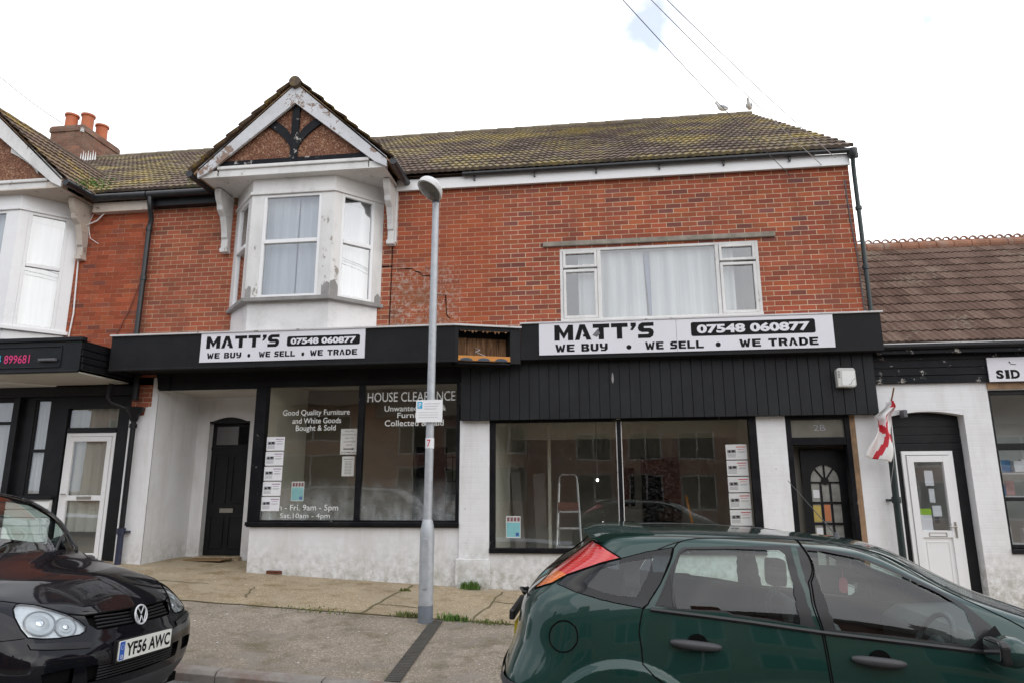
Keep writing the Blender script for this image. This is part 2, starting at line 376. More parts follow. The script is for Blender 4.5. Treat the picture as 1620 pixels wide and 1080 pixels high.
M['ply']=None
def ply():
    t=NT('weathered_plywood'); v=t.scalevec(t.pos(),(7,7,.7)); n=t.noise(3,6,.65,v,dist=1.)
    c=t.ramp(n,[(.3,(.05,.022,.012)),(.5,(.20,.10,.045)),(.7,(.40,.24,.12))])
    return t.done(c,.85,0,t.bump(n,.5,.01))
M['ply']=ply()
M['timber']=rough_mat('bare_timber',(.30,.19,.11),.3,8,.85,bump=.4,dirt=(.10,.06,.04),damt=.7,dscale=6,streak=True)
M['dark']=rough_mat('dark_void',(.008,.008,.008),.1,3,1.,spec=0.)
M['room']=rough_mat('room_wall',(.68,.68,.60),.08,1.2,.9,bump=.1,dirt=(.3,.28,.2),damt=.4,dscale=.8)
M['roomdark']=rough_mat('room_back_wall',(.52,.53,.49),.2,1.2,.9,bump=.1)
M['roomfloor']=rough_mat('room_floor',(.30,.26,.21),.2,2,.8)
M['soffit']=rough_mat('painted_soffit',(.52,.50,.46),.1,2,.7,bump=.1,dirt=(.25,.22,.18),damt=.5)
M['brass']=rough_mat('dull_metal',(.35,.33,.29),.1,9,.35,metal=.8,bump=.05)
M['alu']=rough_mat('aluminium',(.62,.64,.66),.08,9,.4,metal=.6,bump=.05)
M['board_grey']=rough_mat('grey_board',(.26,.25,.23),.15,2,.8)
M['mat_coir']=rough_mat('coir_mat',(.24,.15,.07),.25,30,.95,bump=.9,bscale=120)
M['red']=rough_mat('flag_red',(.55,.025,.04),.08,5,.75,bump=.1,bscale=90)
M['flagwhite']=rough_mat('flag_white',(.74,.73,.72),.05,5,.8,bump=.1,bscale=90)
M['grass']=rough_mat('weed_green',(.10,.19,.035),.4,30,.8,bump=.1)
M['grass2']=rough_mat('weed_olive',(.13,.15,.04),.4,30,.8,bump=.1)
M['cable']=rough_mat('cable_sheath',(.10,.10,.11),.1,5,.6)
M['cable_l']=rough_mat('pale_cable',(.45,.43,.42),.1,5,.6)
M['gull_w']=rough_mat('gull_white',(.78,.78,.78),.05,20,.8,bump=.1,obj_space=True)
M['gull_g']=rough_mat('gull_grey',(.36,.38,.42),.1,20,.8,bump=.1,obj_space=True)
M['gull_y']=rough_mat('gull_bill',(.6,.4,.1),.1,20,.6,obj_space=True)

# ---------------------------------------------------------------- text (built-in font turned into mesh)
def text_mb(mb,txt,x0,x1,z0,z1,y,m=0,bold=0.,fit=True,Mx=None,align='fit'):
    cu=bpy.data.curves.new('t','FONT'); cu.body=txt; cu.size=1; cu.offset=bold; cu.resolution_u=3
    o=bpy.data.objects.new('t',cu); COL.objects.link(o)
    dg=bpy.context.evaluated_depsgraph_get(); me=bpy.data.meshes.new_from_object(o.evaluated_get(dg))
    vs=[v.co.copy() for v in me.vertices]; fs=[list(p.vertices) for p in me.polygons]
    bpy.data.objects.remove(o); bpy.data.curves.remove(cu); bpy.data.meshes.remove(me)
    if not vs: return
    ax=min(v.x for v in vs); bx=max(v.x for v in vs); az=min(v.y for v in vs); bz=max(v.y for v in vs)
    sx=(x1-x0)/(bx-ax); sz=(z1-z0)/(bz-az)
    mb.add([(x0+(v.x-ax)*sx,y,z0+(v.y-az)*sz) for v in vs],fs,m)
# heavy wide display letters for the shop signs, drawn on a unit square
GL={
'M':[[(0,0),(0,1),(.25,1),(.5,.48),(.75,1),(1,1),(1,0),(.72,0),(.72,.52),(.5,.08),(.28,.52),(.28,0)]],
'A':[[(0,0),(.30,1),(.62,1),(1,0),(.70,0),(.64,.20),(.50,.20),(.50,.36),(.58,.36),(.46,.68),(.28,0)]],
'T':[[(0,1),(1,1),(1,.74),(.66,.74),(.66,0),(.34,0),(.34,.74),(0,.74)]],
"'":[[(.2,1),(1,1),(1,.80),(.5,.52),(.1,.52),(.4,.76),(.2,.76)]],
'S':[[(0,0),(0,.25),(.62,.25),(.70,.31),(.64,.38),(.25,.38),(.06,.48),(0,.66),(.08,.88),(.28,1),(1,1),(1,.76),(.42,.76),(.36,.70),(.42,.63),(.78,.63),(.95,.52),(1,.34),(.93,.12),(.74,0)]],
'W':[[(0,1),(.24,1),(.34,.40),(.44,.85),(.58,.85),(.68,.40),(.78,1),(1,1),(.82,0),(.58,0),(.50,.36),(.42,0),(.18,0)]],
'E':[[(0,1),(1,1),(1,.76),(.38,.76),(.38,.61),(.9,.61),(.9,.40),(.38,.40),(.38,.24),(1,.24),(1,0),(.12,0),(0,.12)]],
'B':[[(0,0),(.3,0),(.3,1),(0,1)],[(0,1),(.78,1),(.95,.88),(.95,.66),(.82,.54),(1,.40),(1,.12),(.82,0),(0,0),(0,.24),(.60,.24),(.66,.31),(.60,.39),(.2,.39),(.2,.60),(.56,.60),(.62,.68),(.56,.76),(0,.76)]],
'U':[[(0,1),(.34,1),(.34,.30),(.42,.24),(.60,.24),(.66,.30),(.66,1),(1,1),(1,.22),(.80,0),(.20,0),(0,.22)]],
'Y':[[(0,1),(.34,1),(.34,.62),(.42,.54),(.60,.54),(.66,.62),(.66,1),(1,1),(1,.26),(.74,0),(.14,0),(.14,.22),(.58,.22),(.64,.34),(.2,.34),(0,.55)]],
'L':[[(0,1),(.34,1),(.34,.24),(1,.24),(1,0),(0,0)]],
'R':[[(0,1),(.80,1),(1,.82),(1,.55),(.84,.42),(1,0),(.68,0),(.54,.36),(.36,.36),(.36,.56),(.60,.56),(.66,.66),(.58,.76),(.34,.76),(.34,0),(0,0)]],
'D':[[(0,0),(.32,0),(.32,1),(0,1)],[(0,1),(.68,1),(1,.72),(1,.28),(.68,0),(0,0),(0,.24),(.56,.24),(.66,.36),(.66,.64),(.56,.76),(.32,.76),(.32,.32),(0,.32)]],
'.':[[(.5+.5*math.cos(a*math.pi/6),.42+.26*math.sin(a*math.pi/6)) for a in range(12)]],
}
GW={"'":.40,'.':.42,' ':.55,'M':1.15,'W':1.3,'S':.95}
def fat(mb,txt,x0,x1,z0,z1,y,m=0,gap=.12,slant=0.):
    tot=sum(GW.get(c,1.)+gap for c in txt)-gap; k=(x1-x0)/tot; x=x0
    from mathutils.geometry import tessellate_polygon
    for c in txt:
        w=GW.get(c,1.)
        for poly in GL.get(c,[]):
            pts=[(x+(px+slant*(pz-.5))*w*k,y,z0+pz*(z1-z0)) for px,pz in poly]
            tri=tessellate_polygon([[Vector((p[0],p[2],0)) for p in pts]])
            mb.add(pts,[list(t_) for t_ in tri],m)
        x+=(w+gap)*k
def roundrect(x0,x1,z0,z1,r,n=5):
    out=[]
    for cx,cz,a0 in ((x1-r,z1-r,0),(x0+r,z1-r,90),(x0+r,z0+r,180),(x1-r,z0+r,270)):
        for i in range(n+1):
            a=R(a0+90*i/n); out.append((cx+r*math.cos(a),cz+r*math.sin(a)))
    return out

# ---------------------------------------------------------------- walls, windows, roofs
def wall(mb,x0,x1,z0,z1,y,th,holes,m=0,mr=None):
    """wall facing -y with rectangular openings (x0,x1,z0,z1) and their reveals"""
    mr=m if mr is None else mr
    xs=sorted({x0,x1,*[h[0] for h in holes],*[h[1] for h in holes]}); zs=sorted({z0,z1,*[h[2] for h in holes],*[h[3] for h in holes]})
    xs=[x for x in xs if x0<=x<=x1]; zs=[z for z in zs if z0<=z<=z1]
    for a,b in zip(xs,xs[1:]):
        for c,d in zip(zs,zs[1:]):
            if any(h[0]<=a+1e-6 and b<=h[1]+1e-6 and h[2]<=c+1e-6 and d<=h[3]+1e-6 for h in holes): continue
            mb.quad((a,y,c),(b,y,c),(b,y,d),(a,y,d),m)
    for h in holes:
        a,b,c,d=h[:4]; t=y+th
        mb.quad((a,y,c),(a,y,d),(a,t,d),(a,t,c),mr); mb.quad((b,y,c),(b,t,c),(b,t,d),(b,y,d),mr)
        mb.quad((a,y,d),(b,y,d),(b,t,d),(a,t,d),mr); mb.quad((a,y,c),(a,t,c),(b,t,c),(b,y,c),mr)
    return mb
def sheet(mb,x0,x1,z0,z1,y,m=0): return mb.quad((x0,y,z0),(x1,y,z0),(x1,y,z1),(x0,y,z1),m)
def curtain_mesh(mb,x0,x1,z0,z1,y,amp=.03,per=.12,m=0,taper=0.):
    n=max(8,int((x1-x0)/per*8)); ph=random.random()*6
    vs=[];fs=[]
    for i in range(n+1):
        t=i/n; x=x0+(x1-x0)*t
        w=amp*(math.sin(2*math.pi*(x-x0)/per+ph)+.5*math.sin(2*math.pi*(x-x0)/(per*1.7)))
        vs+= [(x,y+w*.6,z1),(x+taper*(t-.5),y+w*1.2,z0)]
        if i<n: fs.append((2*i,2*i+1,2*i+3,2*i+2))
    mb.add(vs,fs,m)
def tile_roof(o,u,v,W,L,rows=None,gauge=.33,per=.11,amp=.018,tw=.30,lift=.03,clips=(),m=0,uvo=0.):
    """roof slope: o = lower left corner, u across, v up the slope; overlapping courses with rolls"""
    mb=MB(); o=Vector(o);u=Vector(u).normalized();v=Vector(v).normalized();n=u.cross(v)
    if n.z<0: n=-n
    ns=int(W/per*5); rows=rows or math.ceil(L/gauge)
    us=[W*i/ns for i in range(ns+1)]
    for r in range(rows):
        v0=r*gauge; v1=min(L,v0+gauge)+.02
        vs=[];uv=[]
        jit=[random.uniform(-.004,.006) for _ in range(int(W/tw)+3)]
        for a,(vv,h) in enumerate(((v0,-.012),(v0,lift),(v0+.04,lift+.001),(v1,.004))):
            for x in us:
                ti=int((x+(tw/2 if r%2 else 0))/tw)
                ph=x/per; roll=amp*abs(math.cos(math.pi*ph))**1.5
                j=jit[ti]
                p=o+u*x+v*(vv-(j if a<3 else 0)*1.5)+n*(h+roll*(1 if a>0 else .5)+j*(a in(1,2)))
                vs.append(tuple(p)); uv.append((ti+uvo+.5,r+ (0.02 if a<2 else (vv-v0)/gauge*.95)))
        k=ns+1
        fs=[(a*k+i,a*k+i+1,(a+1)*k+i+1,(a+1)*k+i) for a in range(3) for i in range(ns)]
        mb.add(vs,fs,m,uv)
    if clips:
        bm=bmesh.new(); me=bpy.data.meshes.new('tmp'); me.from_pydata(mb.v,[],mb.f)
        bm.from_mesh(me); ul=bm.loops.layers.uv.new('u'); bm.verts.ensure_lookup_table()
        for f in bm.faces:
            for l in f.loops: l[ul].uv=mb.uv[l.vert.index]
        for co,no in clips:
            bmesh.ops.bisect_plane(bm,geom=bm.verts[:]+bm.edges[:]+bm.faces[:],plane_co=co,plane_no=no,clear_outer=True)
        out=MB(); bm.verts.index_update()
        out.v=[tuple(w.co) for w in bm.verts]; out.uv=[(0,0)]*len(out.v)
        uvs=[(0,0)]*len(out.v)
        for f in bm.faces:
            out.f.append([w.index for w in f.verts]); out.m.append(m)
            for l in f.loops: uvs[l.vert.index]=tuple(l[ul].uv)
        out.uv=uvs; bm.free(); bpy.data.meshes.remove(me); return out
    return mb

def Gz(x,y):
    xc=max(-14,min(12,x)); return .148-.0425*xc+.001*xc*xc+.045*max(-4.1,min(0.3,y))
def Rz(x,y):
    xc=max(-14,min(12,x)); d=min(3.6,max(0,-4.1-y)); 
    return .148-.0425*xc+.001*xc*xc-.1845-.085+.035*d-.0035*d*d-(.03*max(0,-7.7-y) if y>-11.2 else .105)
# ---------------------------------------------------------------- car surfaces
FOCUS_NET = [
 [(.10,0,.25),(.10,.5,.25),(.20,.74,.25),(.55,.80,.22),(1.0,.80,.20),(1.7,.80,.18),(2.5,.80,.18),(3.3,.80,.20),(3.9,.70,.22),(4.08,.4,.22),(4.12,0,.22)],
 [(.0,0,.38),(.02,.5,.38),(.12,.78,.38),(.55,.85,.40),(1.0,.855,.4),(1.7,.835,.38),(2.5,.835,.38),(3.3,.85,.40),(3.92,.76,.38),(4.12,.42,.38),(4.16,0,.38)],
 [(0,0,.60),(.02,.5,.6),(.13,.78,.6),(.55,.85,.6),(1.0,.86,.6),(1.7,.85,.58),(2.5,.85,.58),(3.3,.855,.58),(3.88,.77,.55),(4.08,.43,.52),(4.14,0,.52)],
 [(.06,0,.8),(.08,.46,.8),(.18,.72,.8),(.5,.82,.8),(1.0,.84,.8),(1.7,.845,.78),(2.5,.845,.77),(3.3,.83,.76),(3.75,.74,.72),(3.98,.42,.68),(4.04,0,.68)],
 [(.10,0,.98),(.12,.45,.98),(.22,.68,1.0),(.5,.77,1.03),(1.0,.80,1.02),(1.7,.81,.98),(2.5,.81,.94),(3.2,.76,.90),(3.45,.66,.87),(3.55,.4,.88),(3.6,0,.89)],
 [(.20,0,1.10),(.22,.42,1.10),(.32,.62,1.12),(.56,.725,1.13),(1.0,.768,1.12),(1.7,.783,1.09),(2.4,.775,1.06),(2.88,.72,1.02),(3.08,.62,1.0),(3.14,.38,1.01),(3.16,0,1.02)],
 [(.42,0,1.26),(.43,.4,1.26),(.50,.58,1.26),(.66,.665,1.27),(1.05,.71,1.27),(1.7,.725,1.25),(2.18,.715,1.21),(2.40,.655,1.18),(2.53,.57,1.15),(2.62,.35,1.17),(2.65,0,1.17)],
 [(.55,0,1.385),(.56,.36,1.385),(.60,.5,1.38),(.72,.58,1.375),(1.05,.635,1.385),(1.6,.65,1.38),(1.92,.635,1.365),(2.06,.56,1.35),(2.15,.48,1.353),(2.20,.3,1.365),(2.22,0,1.37)],
 [(.62,0,1.405),(.63,.28,1.405),(.66,.36,1.40),(.78,.40,1.405),(1.1,.42,1.42),(1.55,.42,1.42),(1.72,.41,1.41),(1.82,.4,1.402),(1.89,.34,1.402),(1.93,.2,1.408),(1.95,0,1.41)],
 [(.70,0,1.41),(.72,0,1.41),(.78,0,1.415),(.9,0,1.42),(1.15,0,1.43),(1.35,0,1.43),(1.5,0,1.43),(1.58,0,1.427),(1.63,0,1.425),(1.66,0,1.425),(1.68,0,1.425)],
]
GOLF_NET = [
 [(.10,0,.25),(.10,.5,.25),(.20,.76,.25),(.55,.82,.22),(1.0,.83,.20),(1.7,.83,.18),(2.5,.83,.18),(3.2,.83,.20),(3.72,.80,.20),(3.97,.5,.20),(4.01,0,.20)],
 [(.0,0,.38),(.02,.5,.38),(.12,.80,.38),(.55,.87,.40),(1.0,.88,.4),(1.7,.86,.38),(2.5,.86,.38),(3.2,.875,.40),(3.84,.80,.34),(4.03,.48,.33),(4.08,0,.33)],
 [(0,0,.55),(.02,.5,.55),(.13,.80,.55),(.55,.88,.55),(1.0,.88,.55),(1.7,.875,.53),(2.5,.875,.53),(3.2,.88,.53),(3.86,.81,.50),(4.04,.48,.49),(4.10,0,.49)],
 [(.04,0,.7),(.06,.48,.7),(.16,.77,.7),(.52,.86,.7),(1.0,.87,.7),(1.7,.87,.68),(2.5,.87,.67),(3.2,.865,.66),(3.82,.80,.64),(4.00,.47,.62),(4.06,0,.62)],
 [(.08,0,.88),(.10,.45,.88),(.22,.72,.88),(.5,.83,.9),(1.0,.85,.9),(1.7,.855,.88),(2.5,.855,.87),(3.15,.835,.84),(3.61,.77,.825),(3.88,.44,.785),(3.96,0,.768)],
 [(.12,0,.97),(.14,.44,.97),(.26,.69,.97),(.52,.79,1.0),(1.0,.82,.98),(1.7,.83,.96),(2.5,.825,.94),(3.0,.79,.92),(3.36,.70,.915),(3.58,.40,.922),(3.70,0,.925)],
 [(.25,0,1.12),(.27,.42,1.12),(.36,.63,1.12),(.58,.735,1.13),(1.0,.775,1.11),(1.7,.79,1.08),(2.45,.785,1.05),(2.8,.75,1.02),(3.0,.66,1.02),(3.12,.38,1.035),(3.18,0,1.04)],
 [(.40,0,1.30),(.41,.4,1.30),(.47,.58,1.30),(.64,.655,1.31),(1.05,.69,1.30),(1.7,.70,1.27),(2.3,.695,1.25),(2.62,.675,1.24),(2.80,.60,1.25),(2.88,.35,1.26),(2.92,0,1.265)],
 [(.50,0,1.42),(.51,.36,1.42),(.56,.5,1.415),(.72,.56,1.41),(1.05,.59,1.42),(1.6,.60,1.42),(2.1,.59,1.40),(2.40,.58,1.39),(2.54,.50,1.40),(2.60,.3,1.41),(2.62,0,1.415)],
 [(.60,0,1.45),(.61,.26,1.45),(.66,.34,1.445),(.80,.38,1.45),(1.1,.40,1.465),(1.55,.40,1.465),(1.95,.39,1.45),(2.22,.38,1.445),(2.32,.32,1.45),(2.36,.2,1.455),(2.38,0,1.46)],
 [(.72,0,1.46),(.74,0,1.46),(.80,0,1.46),(.9,0,1.47),(1.15,0,1.48),(1.5,0,1.48),(1.8,0,1.47),(1.9,0,1.46),(1.95,0,1.46),(1.98,0,1.46),(2.0,0,1.46)],
]
def _crw(t):
    t2=t*t; t3=t2*t
    return np.array([-.5*t+t2-.5*t3, 1-2.5*t2+1.5*t3, .5*t+2*t2-1.5*t3, -.5*t2+.5*t3])
class Surf:
    """bicubic surface through a control net; u runs rear centre -> front centre, v runs sill -> roof centre"""
    def __init__(s, net):
        a=np.array(net,float)
        m=np.array([1,-1,1.])
        a=np.concatenate([a[:,1:2]*m,a,a[:,-2:-1]*m],axis=1)      # mirror across the centre plane
        top=a[-2:-1]*m; bot=2*a[0:1]-a[1:2]
        s.a=np.concatenate([bot,a,top],axis=0)
        s.nv=len(net)-1; s.nu=len(net[0])-1
    def ev(s,u,v):
        u=np.clip(np.atleast_1d(np.asarray(u,float)),0,s.nu-1e-9); v=np.clip(np.atleast_1d(np.asarray(v,float)),0,s.nv-1e-9)
        iu=np.floor(u).astype(int); iv=np.floor(v).astype(int)
        wu=_crw(u-iu); wv=_crw(v-iv)
        out=np.zeros((len(u),3))
        for i in range(4):
            for j in range(4):
                out+=(wv[i]*wu[j])[:,None]*s.a[iv+i,iu+j]
        return out
    def nrm(s,u,v):
        u=np.atleast_1d(np.asarray(u,float)); v=np.atleast_1d(np.asarray(v,float)); e=.02
        du=s.ev(u+e,v)-s.ev(u-e,v); dv=s.ev(u,v+e)-s.ev(u,v-e)
        n=np.cross(dv,du)                        # outward on the +y half
        l=np.linalg.norm(n,axis=1)[:,None]; n=n/np.maximum(l,1e-12)
        bad=(l[:,0]<1e-9); n[bad]=(0,0,1)
        return n
# car placement: origin (rear end on the road, centre line) and slope of the street
SLOPE=.0425
FOCUS_LOC=(-.62,-5.15,-.028)
GOLF_LOC=(-7.05,-5.48,.26)
DENSE={"tail":[[1.29,6.57],[1.95,6.51],[2.39,6.4],[2.7,6.26],[2.91,6.12],[3.06,5.99],[2.95,5.91],[2.83,5.83],[2.7,5.76],[2.6,5.68],[2.49,5.6],[2.38,5.52],[2.28,5.44],[2.18,5.36],[2.08,5.28],[2.03,5.16],[1.98,5.04],[1.91,4.91],[1.75,4.83],[1.55,4.74],[1.25,4.62],[1.23,4.86],[1.19,5.06],[1.08,5.23],[0.94,5.39],[0.91,5.51],[0.87,5.63],[0.83,5.76],[0.8,5.88],[0.85,6.04],[0.96,6.22],[1.11,6.39]],"indicator":[[0.94,5.39],[1.67,5.36],[2.08,5.28],[2.03,5.16],[1.98,5.04],[1.91,4.91],[1.75,4.83],[1.55,4.74],[1.25,4.62],[1.23,4.86],[1.19,5.06],[1.08,5.23]],"quarter":[[2.06,4.92],[2.09,5.1],[2.1,5.26],[2.2,5.34],[2.29,5.43],[2.39,5.51],[2.49,5.59],[2.61,5.67],[2.71,5.74],[2.84,5.82],[2.95,5.91],[3.06,5.99],[3.16,6.07],[3.25,6.15],[3.34,6.22],[3.43,6.31],[3.53,6.37],[3.62,6.43],[3.72,6.5],[3.8,6.57],[3.78,6.29],[3.77,6.04],[3.76,5.82],[3.76,5.62],[3.76,5.43],[3.76,5.24],[3.74,5.05],[3.72,4.82],[3.7,4.5],[3.67,4.2],[3.62,4.04],[3.57,4.05],[3.51,4.07],[3.45,4.09],[3.38,4.11],[3.3,4.14],[3.23,4.18],[3.15,4.21],[3.06,4.28],[2.96,4.35],[2.84,4.44],[2.71,4.54],[2.53,4.69],[2.32,4.82]],"quarterglass":[[2.69,5.1],[2.7,5.31],[2.76,5.43],[2.82,5.55],[2.92,5.63],[3.01,5.7],[3.1,5.77],[3.18,5.85],[3.28,5.9],[3.38,5.95],[3.47,6.01],[3.56,6.06],[3.56,5.84],[3.57,5.63],[3.58,5.43],[3.58,5.26],[3.57,5.08],[3.56,4.85],[3.55,4.53],[3.48,4.51],[3.42,4.5],[3.34,4.49],[3.27,4.53],[3.18,4.59],[3.09,4.65],[2.98,4.76],[2.85,4.85]],"rwin":[[3.93,6.59],[4.0,6.61],[4.07,6.64],[4.13,6.66],[4.19,6.68],[4.25,6.71],[4.3,6.73],[4.36,6.77],[4.41,6.78],[4.46,6.81],[4.51,6.82],[4.56,6.84],[4.62,6.87],[4.67,6.89],[4.72,6.91],[4.78,6.94],[4.84,6.97],[4.91,7.0],[4.98,7.01],[4.92,6.73],[4.88,6.51],[4.85,6.29],[4.84,6.1],[4.83,5.9],[4.84,5.72],[4.86,5.55],[4.88,5.37],[4.89,5.2],[4.9,5.03],[4.92,4.82],[4.92,4.56],[4.93,4.29],[4.94,4.08],[4.9,4.08],[4.86,4.08],[4.83,4.09],[4.79,4.09],[4.75,4.09],[4.71,4.1],[4.67,4.1],[4.63,4.1],[4.59,4.1],[4.55,4.11],[4.51,4.11],[4.47,4.11],[4.43,4.12],[4.38,4.11],[4.34,4.2],[4.29,4.19],[4.24,4.17],[4.2,4.16],[4.14,4.14],[4.1,4.13],[4.04,4.11],[3.99,4.11],[3.94,4.09],[3.87,4.11],[3.81,4.14],[3.74,4.16],[3.77,4.53],[3.79,4.93],[3.8,5.19],[3.8,5.39],[3.8,5.58],[3.8,5.78],[3.82,5.99],[3.84,6.22],[3.87,6.45]],"rglass":[[3.96,6.51],[4.02,6.53],[4.08,6.55],[4.14,6.56],[4.2,6.59],[4.25,6.61],[4.3,6.62],[4.35,6.65],[4.4,6.65],[4.45,6.67],[4.5,6.67],[4.55,6.69],[4.6,6.69],[4.65,6.7],[4.7,6.7],[4.75,6.72],[4.8,6.73],[4.82,6.57],[4.79,6.34],[4.77,6.1],[4.77,5.89],[4.78,5.7],[4.8,5.52],[4.8,5.34],[4.82,5.16],[4.82,4.96],[4.83,4.69],[4.84,4.38],[4.84,4.11],[4.8,4.13],[4.76,4.14],[4.72,4.15],[4.68,4.17],[4.64,4.19],[4.6,4.19],[4.55,4.19],[4.51,4.19],[4.47,4.2],[4.43,4.2],[4.38,4.2],[4.34,4.3],[4.29,4.28],[4.24,4.26],[4.2,4.24],[4.14,4.21],[4.1,4.2],[4.04,4.18],[3.99,4.16],[3.94,4.14],[3.93,4.56],[3.92,4.97],[3.89,5.27],[3.86,5.53],[3.86,5.71],[3.86,5.9],[3.87,6.11],[3.89,6.33]],"fwin":[[5.04,6.98],[5.12,6.97],[5.21,6.97],[5.3,6.98],[5.4,6.98],[5.48,6.95],[5.56,6.92],[5.64,6.9],[5.72,6.88],[5.81,6.85],[5.9,6.83],[5.93,6.76],[5.98,6.71],[6.01,6.65],[6.06,6.6],[6.11,6.55],[6.14,6.49],[6.19,6.44],[6.24,6.39],[6.3,6.34],[6.35,6.29],[6.4,6.24],[6.43,6.18],[6.46,6.12],[6.48,6.06],[6.5,6.0],[6.47,5.91],[6.42,5.82],[6.4,5.74],[6.37,5.66],[6.34,5.57],[6.28,5.46],[6.24,5.34],[6.21,5.23],[6.19,5.12],[6.18,5.01],[6.11,4.76],[6.07,4.51],[6.05,4.27],[6.04,4.05],[6.0,4.02],[5.96,3.99],[5.92,3.95],[5.88,3.96],[5.85,3.97],[5.82,3.98],[5.78,3.99],[5.75,3.99],[5.72,4.0],[5.68,4.01],[5.65,4.01],[5.62,4.02],[5.58,4.02],[5.55,4.02],[5.52,4.03],[5.48,4.03],[5.45,4.04],[5.42,4.04],[5.38,4.04],[5.34,4.03],[5.31,4.03],[5.28,4.03],[5.24,4.04],[5.2,4.03],[5.17,4.03],[5.14,4.03],[5.1,4.03],[5.06,4.03],[5.02,4.03],[4.98,4.02],[4.98,4.24],[4.96,4.51],[4.96,4.8],[4.94,5.03],[4.93,5.22],[4.92,5.39],[4.9,5.56],[4.88,5.73],[4.88,5.92],[4.88,6.11],[4.9,6.3],[4.93,6.49],[4.98,6.71]],"fglass":[[5.12,6.84],[5.22,6.84],[5.33,6.85],[5.4,6.82],[5.47,6.79],[5.54,6.77],[5.62,6.75],[5.7,6.73],[5.78,6.72],[5.82,6.66],[5.86,6.61],[5.9,6.55],[5.94,6.5],[5.98,6.46],[6.02,6.4],[6.06,6.35],[6.1,6.3],[6.14,6.25],[6.18,6.19],[6.21,6.13],[6.23,6.07],[6.26,6.01],[6.27,5.94],[6.28,5.87],[6.26,5.79],[6.24,5.7],[6.24,5.63],[6.22,5.55],[6.21,5.46],[6.11,5.28],[6.04,5.1],[6.0,4.92],[5.96,4.71],[5.93,4.48],[5.92,4.26],[5.91,4.07],[5.87,4.06],[5.83,4.06],[5.8,4.08],[5.76,4.07],[5.72,4.08],[5.69,4.09],[5.66,4.09],[5.62,4.1],[5.58,4.08],[5.55,4.09],[5.52,4.1],[5.48,4.1],[5.45,4.11],[5.42,4.11],[5.38,4.11],[5.35,4.11],[5.32,4.11],[5.28,4.1],[5.25,4.1],[5.22,4.1],[5.18,4.08],[5.14,4.08],[5.11,4.08],[5.07,4.08],[5.06,4.29],[5.06,4.55],[5.04,4.8],[5.04,5.01],[5.03,5.19],[5.02,5.34],[5.0,5.49],[4.99,5.64],[4.98,5.81],[4.98,5.99],[4.99,6.19],[5.02,6.38],[5.06,6.6]]}
# ================================================================ GROUND
def strip(name,xs,ys,fz,mat,**k):
    mb=MB(); 
    vs=[(x,y,fz(x,y)) for y in ys for x in xs]; n=len(xs)
    fs=[(j*n+i,j*n+i+1,(j+1)*n+i+1,(j+1)*n+i) for j in range(len(ys)-1) for i in range(n-1)]
    mb.add(vs,fs); return struct(name,mb,mat,smooth='keep',**k)
XS=[-400,-120,-50,-25]+[-14+.5*i for i in range(53)]+[18,30,60,140,400]
strip('ground',XS,[-400,-120,-40,-14.0,-12.6],lambda x,y:Rz(x,-8)-.03,M['pave'])
strip('ground_behind',XS,[1.3,30,120,400],lambda x,y:Gz(x,.3)-.35,M['pave'])
strip('road',XS,[-11.4,-10.5,-9,-8,-7,-6.4,-5.9,-5.4,-5,-4.6,-4.3,-4.1],Rz,M['road'])
strip('pavement_opposite',XS,[-14.2,-12.8,-11.4],lambda x,y:Rz(x,-10.9)+.10,M['pave'])
yc=lambda x:-1.86
strip('pavement',XS,[-4.0,-3.4,-2.8,-2.2,-1.80],Gz,M['pave'])
strip('forecourt',XS,[-1.86,-1.4,-.9,-.4,0,.6,1.3],lambda x,y:Gz(x,y)+.004,M['forecourt'])
strip('subsoil',XS,[-14,-4.2,-4,0,1.4],lambda x,y:Gz(x,-4.1)-.5,M['pave'])
# kerb stones, each about 0.9 m long, chamfered edge
mb=MB(); x=-16
while x<14:
    L=.915-.012
    a=[];
    for xx in (x,x+L):
        g=Gz(xx,-4.1)+.006; a.append([(xx,-3.985,g-.25),(xx,-3.985,g+.004),(xx,-4.085,g),(xx,-4.115,g-.03),(xx,-4.12,g-.25)])
    vs=a[0]+a[1]; mb.add(vs,[(0,1,2,3,4),(9,8,7,6,5)]+[(i,i+5,(i+1)%5+5,(i+1)%5) for i in range(5)])
    x+=.915
struct('kerb',mb,M['kerb'],bevel=.004)
mb=MB(); mb.box(-25,25,-11.55,-11.4,-.9,-.02); 
# drainage channel across the pavement
mb=MB()
for i in range(46):
    t0=i/46; y0=-1.95-2.05*t0; y1=y0-.034; x0=-1.83+.11*t0-.07
    z=Gz(x0,y0)+.004
    mb.add([(x0,y0,z),(x0+.135,y0,z),(x0+.135,y1,z-.001),(x0,y1,z-.001),(x0,y0,z+.007),(x0+.135,y0,z+.007),(x0+.135,y1,z+.006),(x0,y1,z+.006)],[(4,5,6,7),(0,4,7,3),(1,2,6,5),(0,1,5,4),(3,7,6,2)])
struct('drain_channel',mb,M['cover'])
# expansion joints in the concrete, as narrow sunk mossy lines
mb=MB()
def joint(pts,w=.016):
    for (a,b) in zip(pts,pts[1:]):
        d=Vector((b[0]-a[0],b[1]-a[1],0)).normalized(); n=Vector((-d.y,d.x,0))*w
        q=[(a[0]+n.x,a[1]+n.y),(b[0]+n.x,b[1]+n.y),(b[0]-n.x,b[1]-n.y),(a[0]-n.x,a[1]-n.y)]
        mb.add([(p[0],p[1],Gz(*p)+.008) for p in q],[(0,1,2,3)])
def wig(a,b,n=9,s=.03):
    return [(a[0]+(b[0]-a[0])*i/n+random.uniform(-s,s)*(0<i<n),a[1]+(b[1]-a[1])*i/n+random.uniform(-s,s)*(0<i<n)) for i in range(n+1)]
joint(wig((-2.62,-.1),(-2.75,-1.84))); joint(wig((-4.55,-.9),(-4.35,-1.5)),.01); joint(wig((-1.35,-.15),(-1.45,-1.84)),.012)
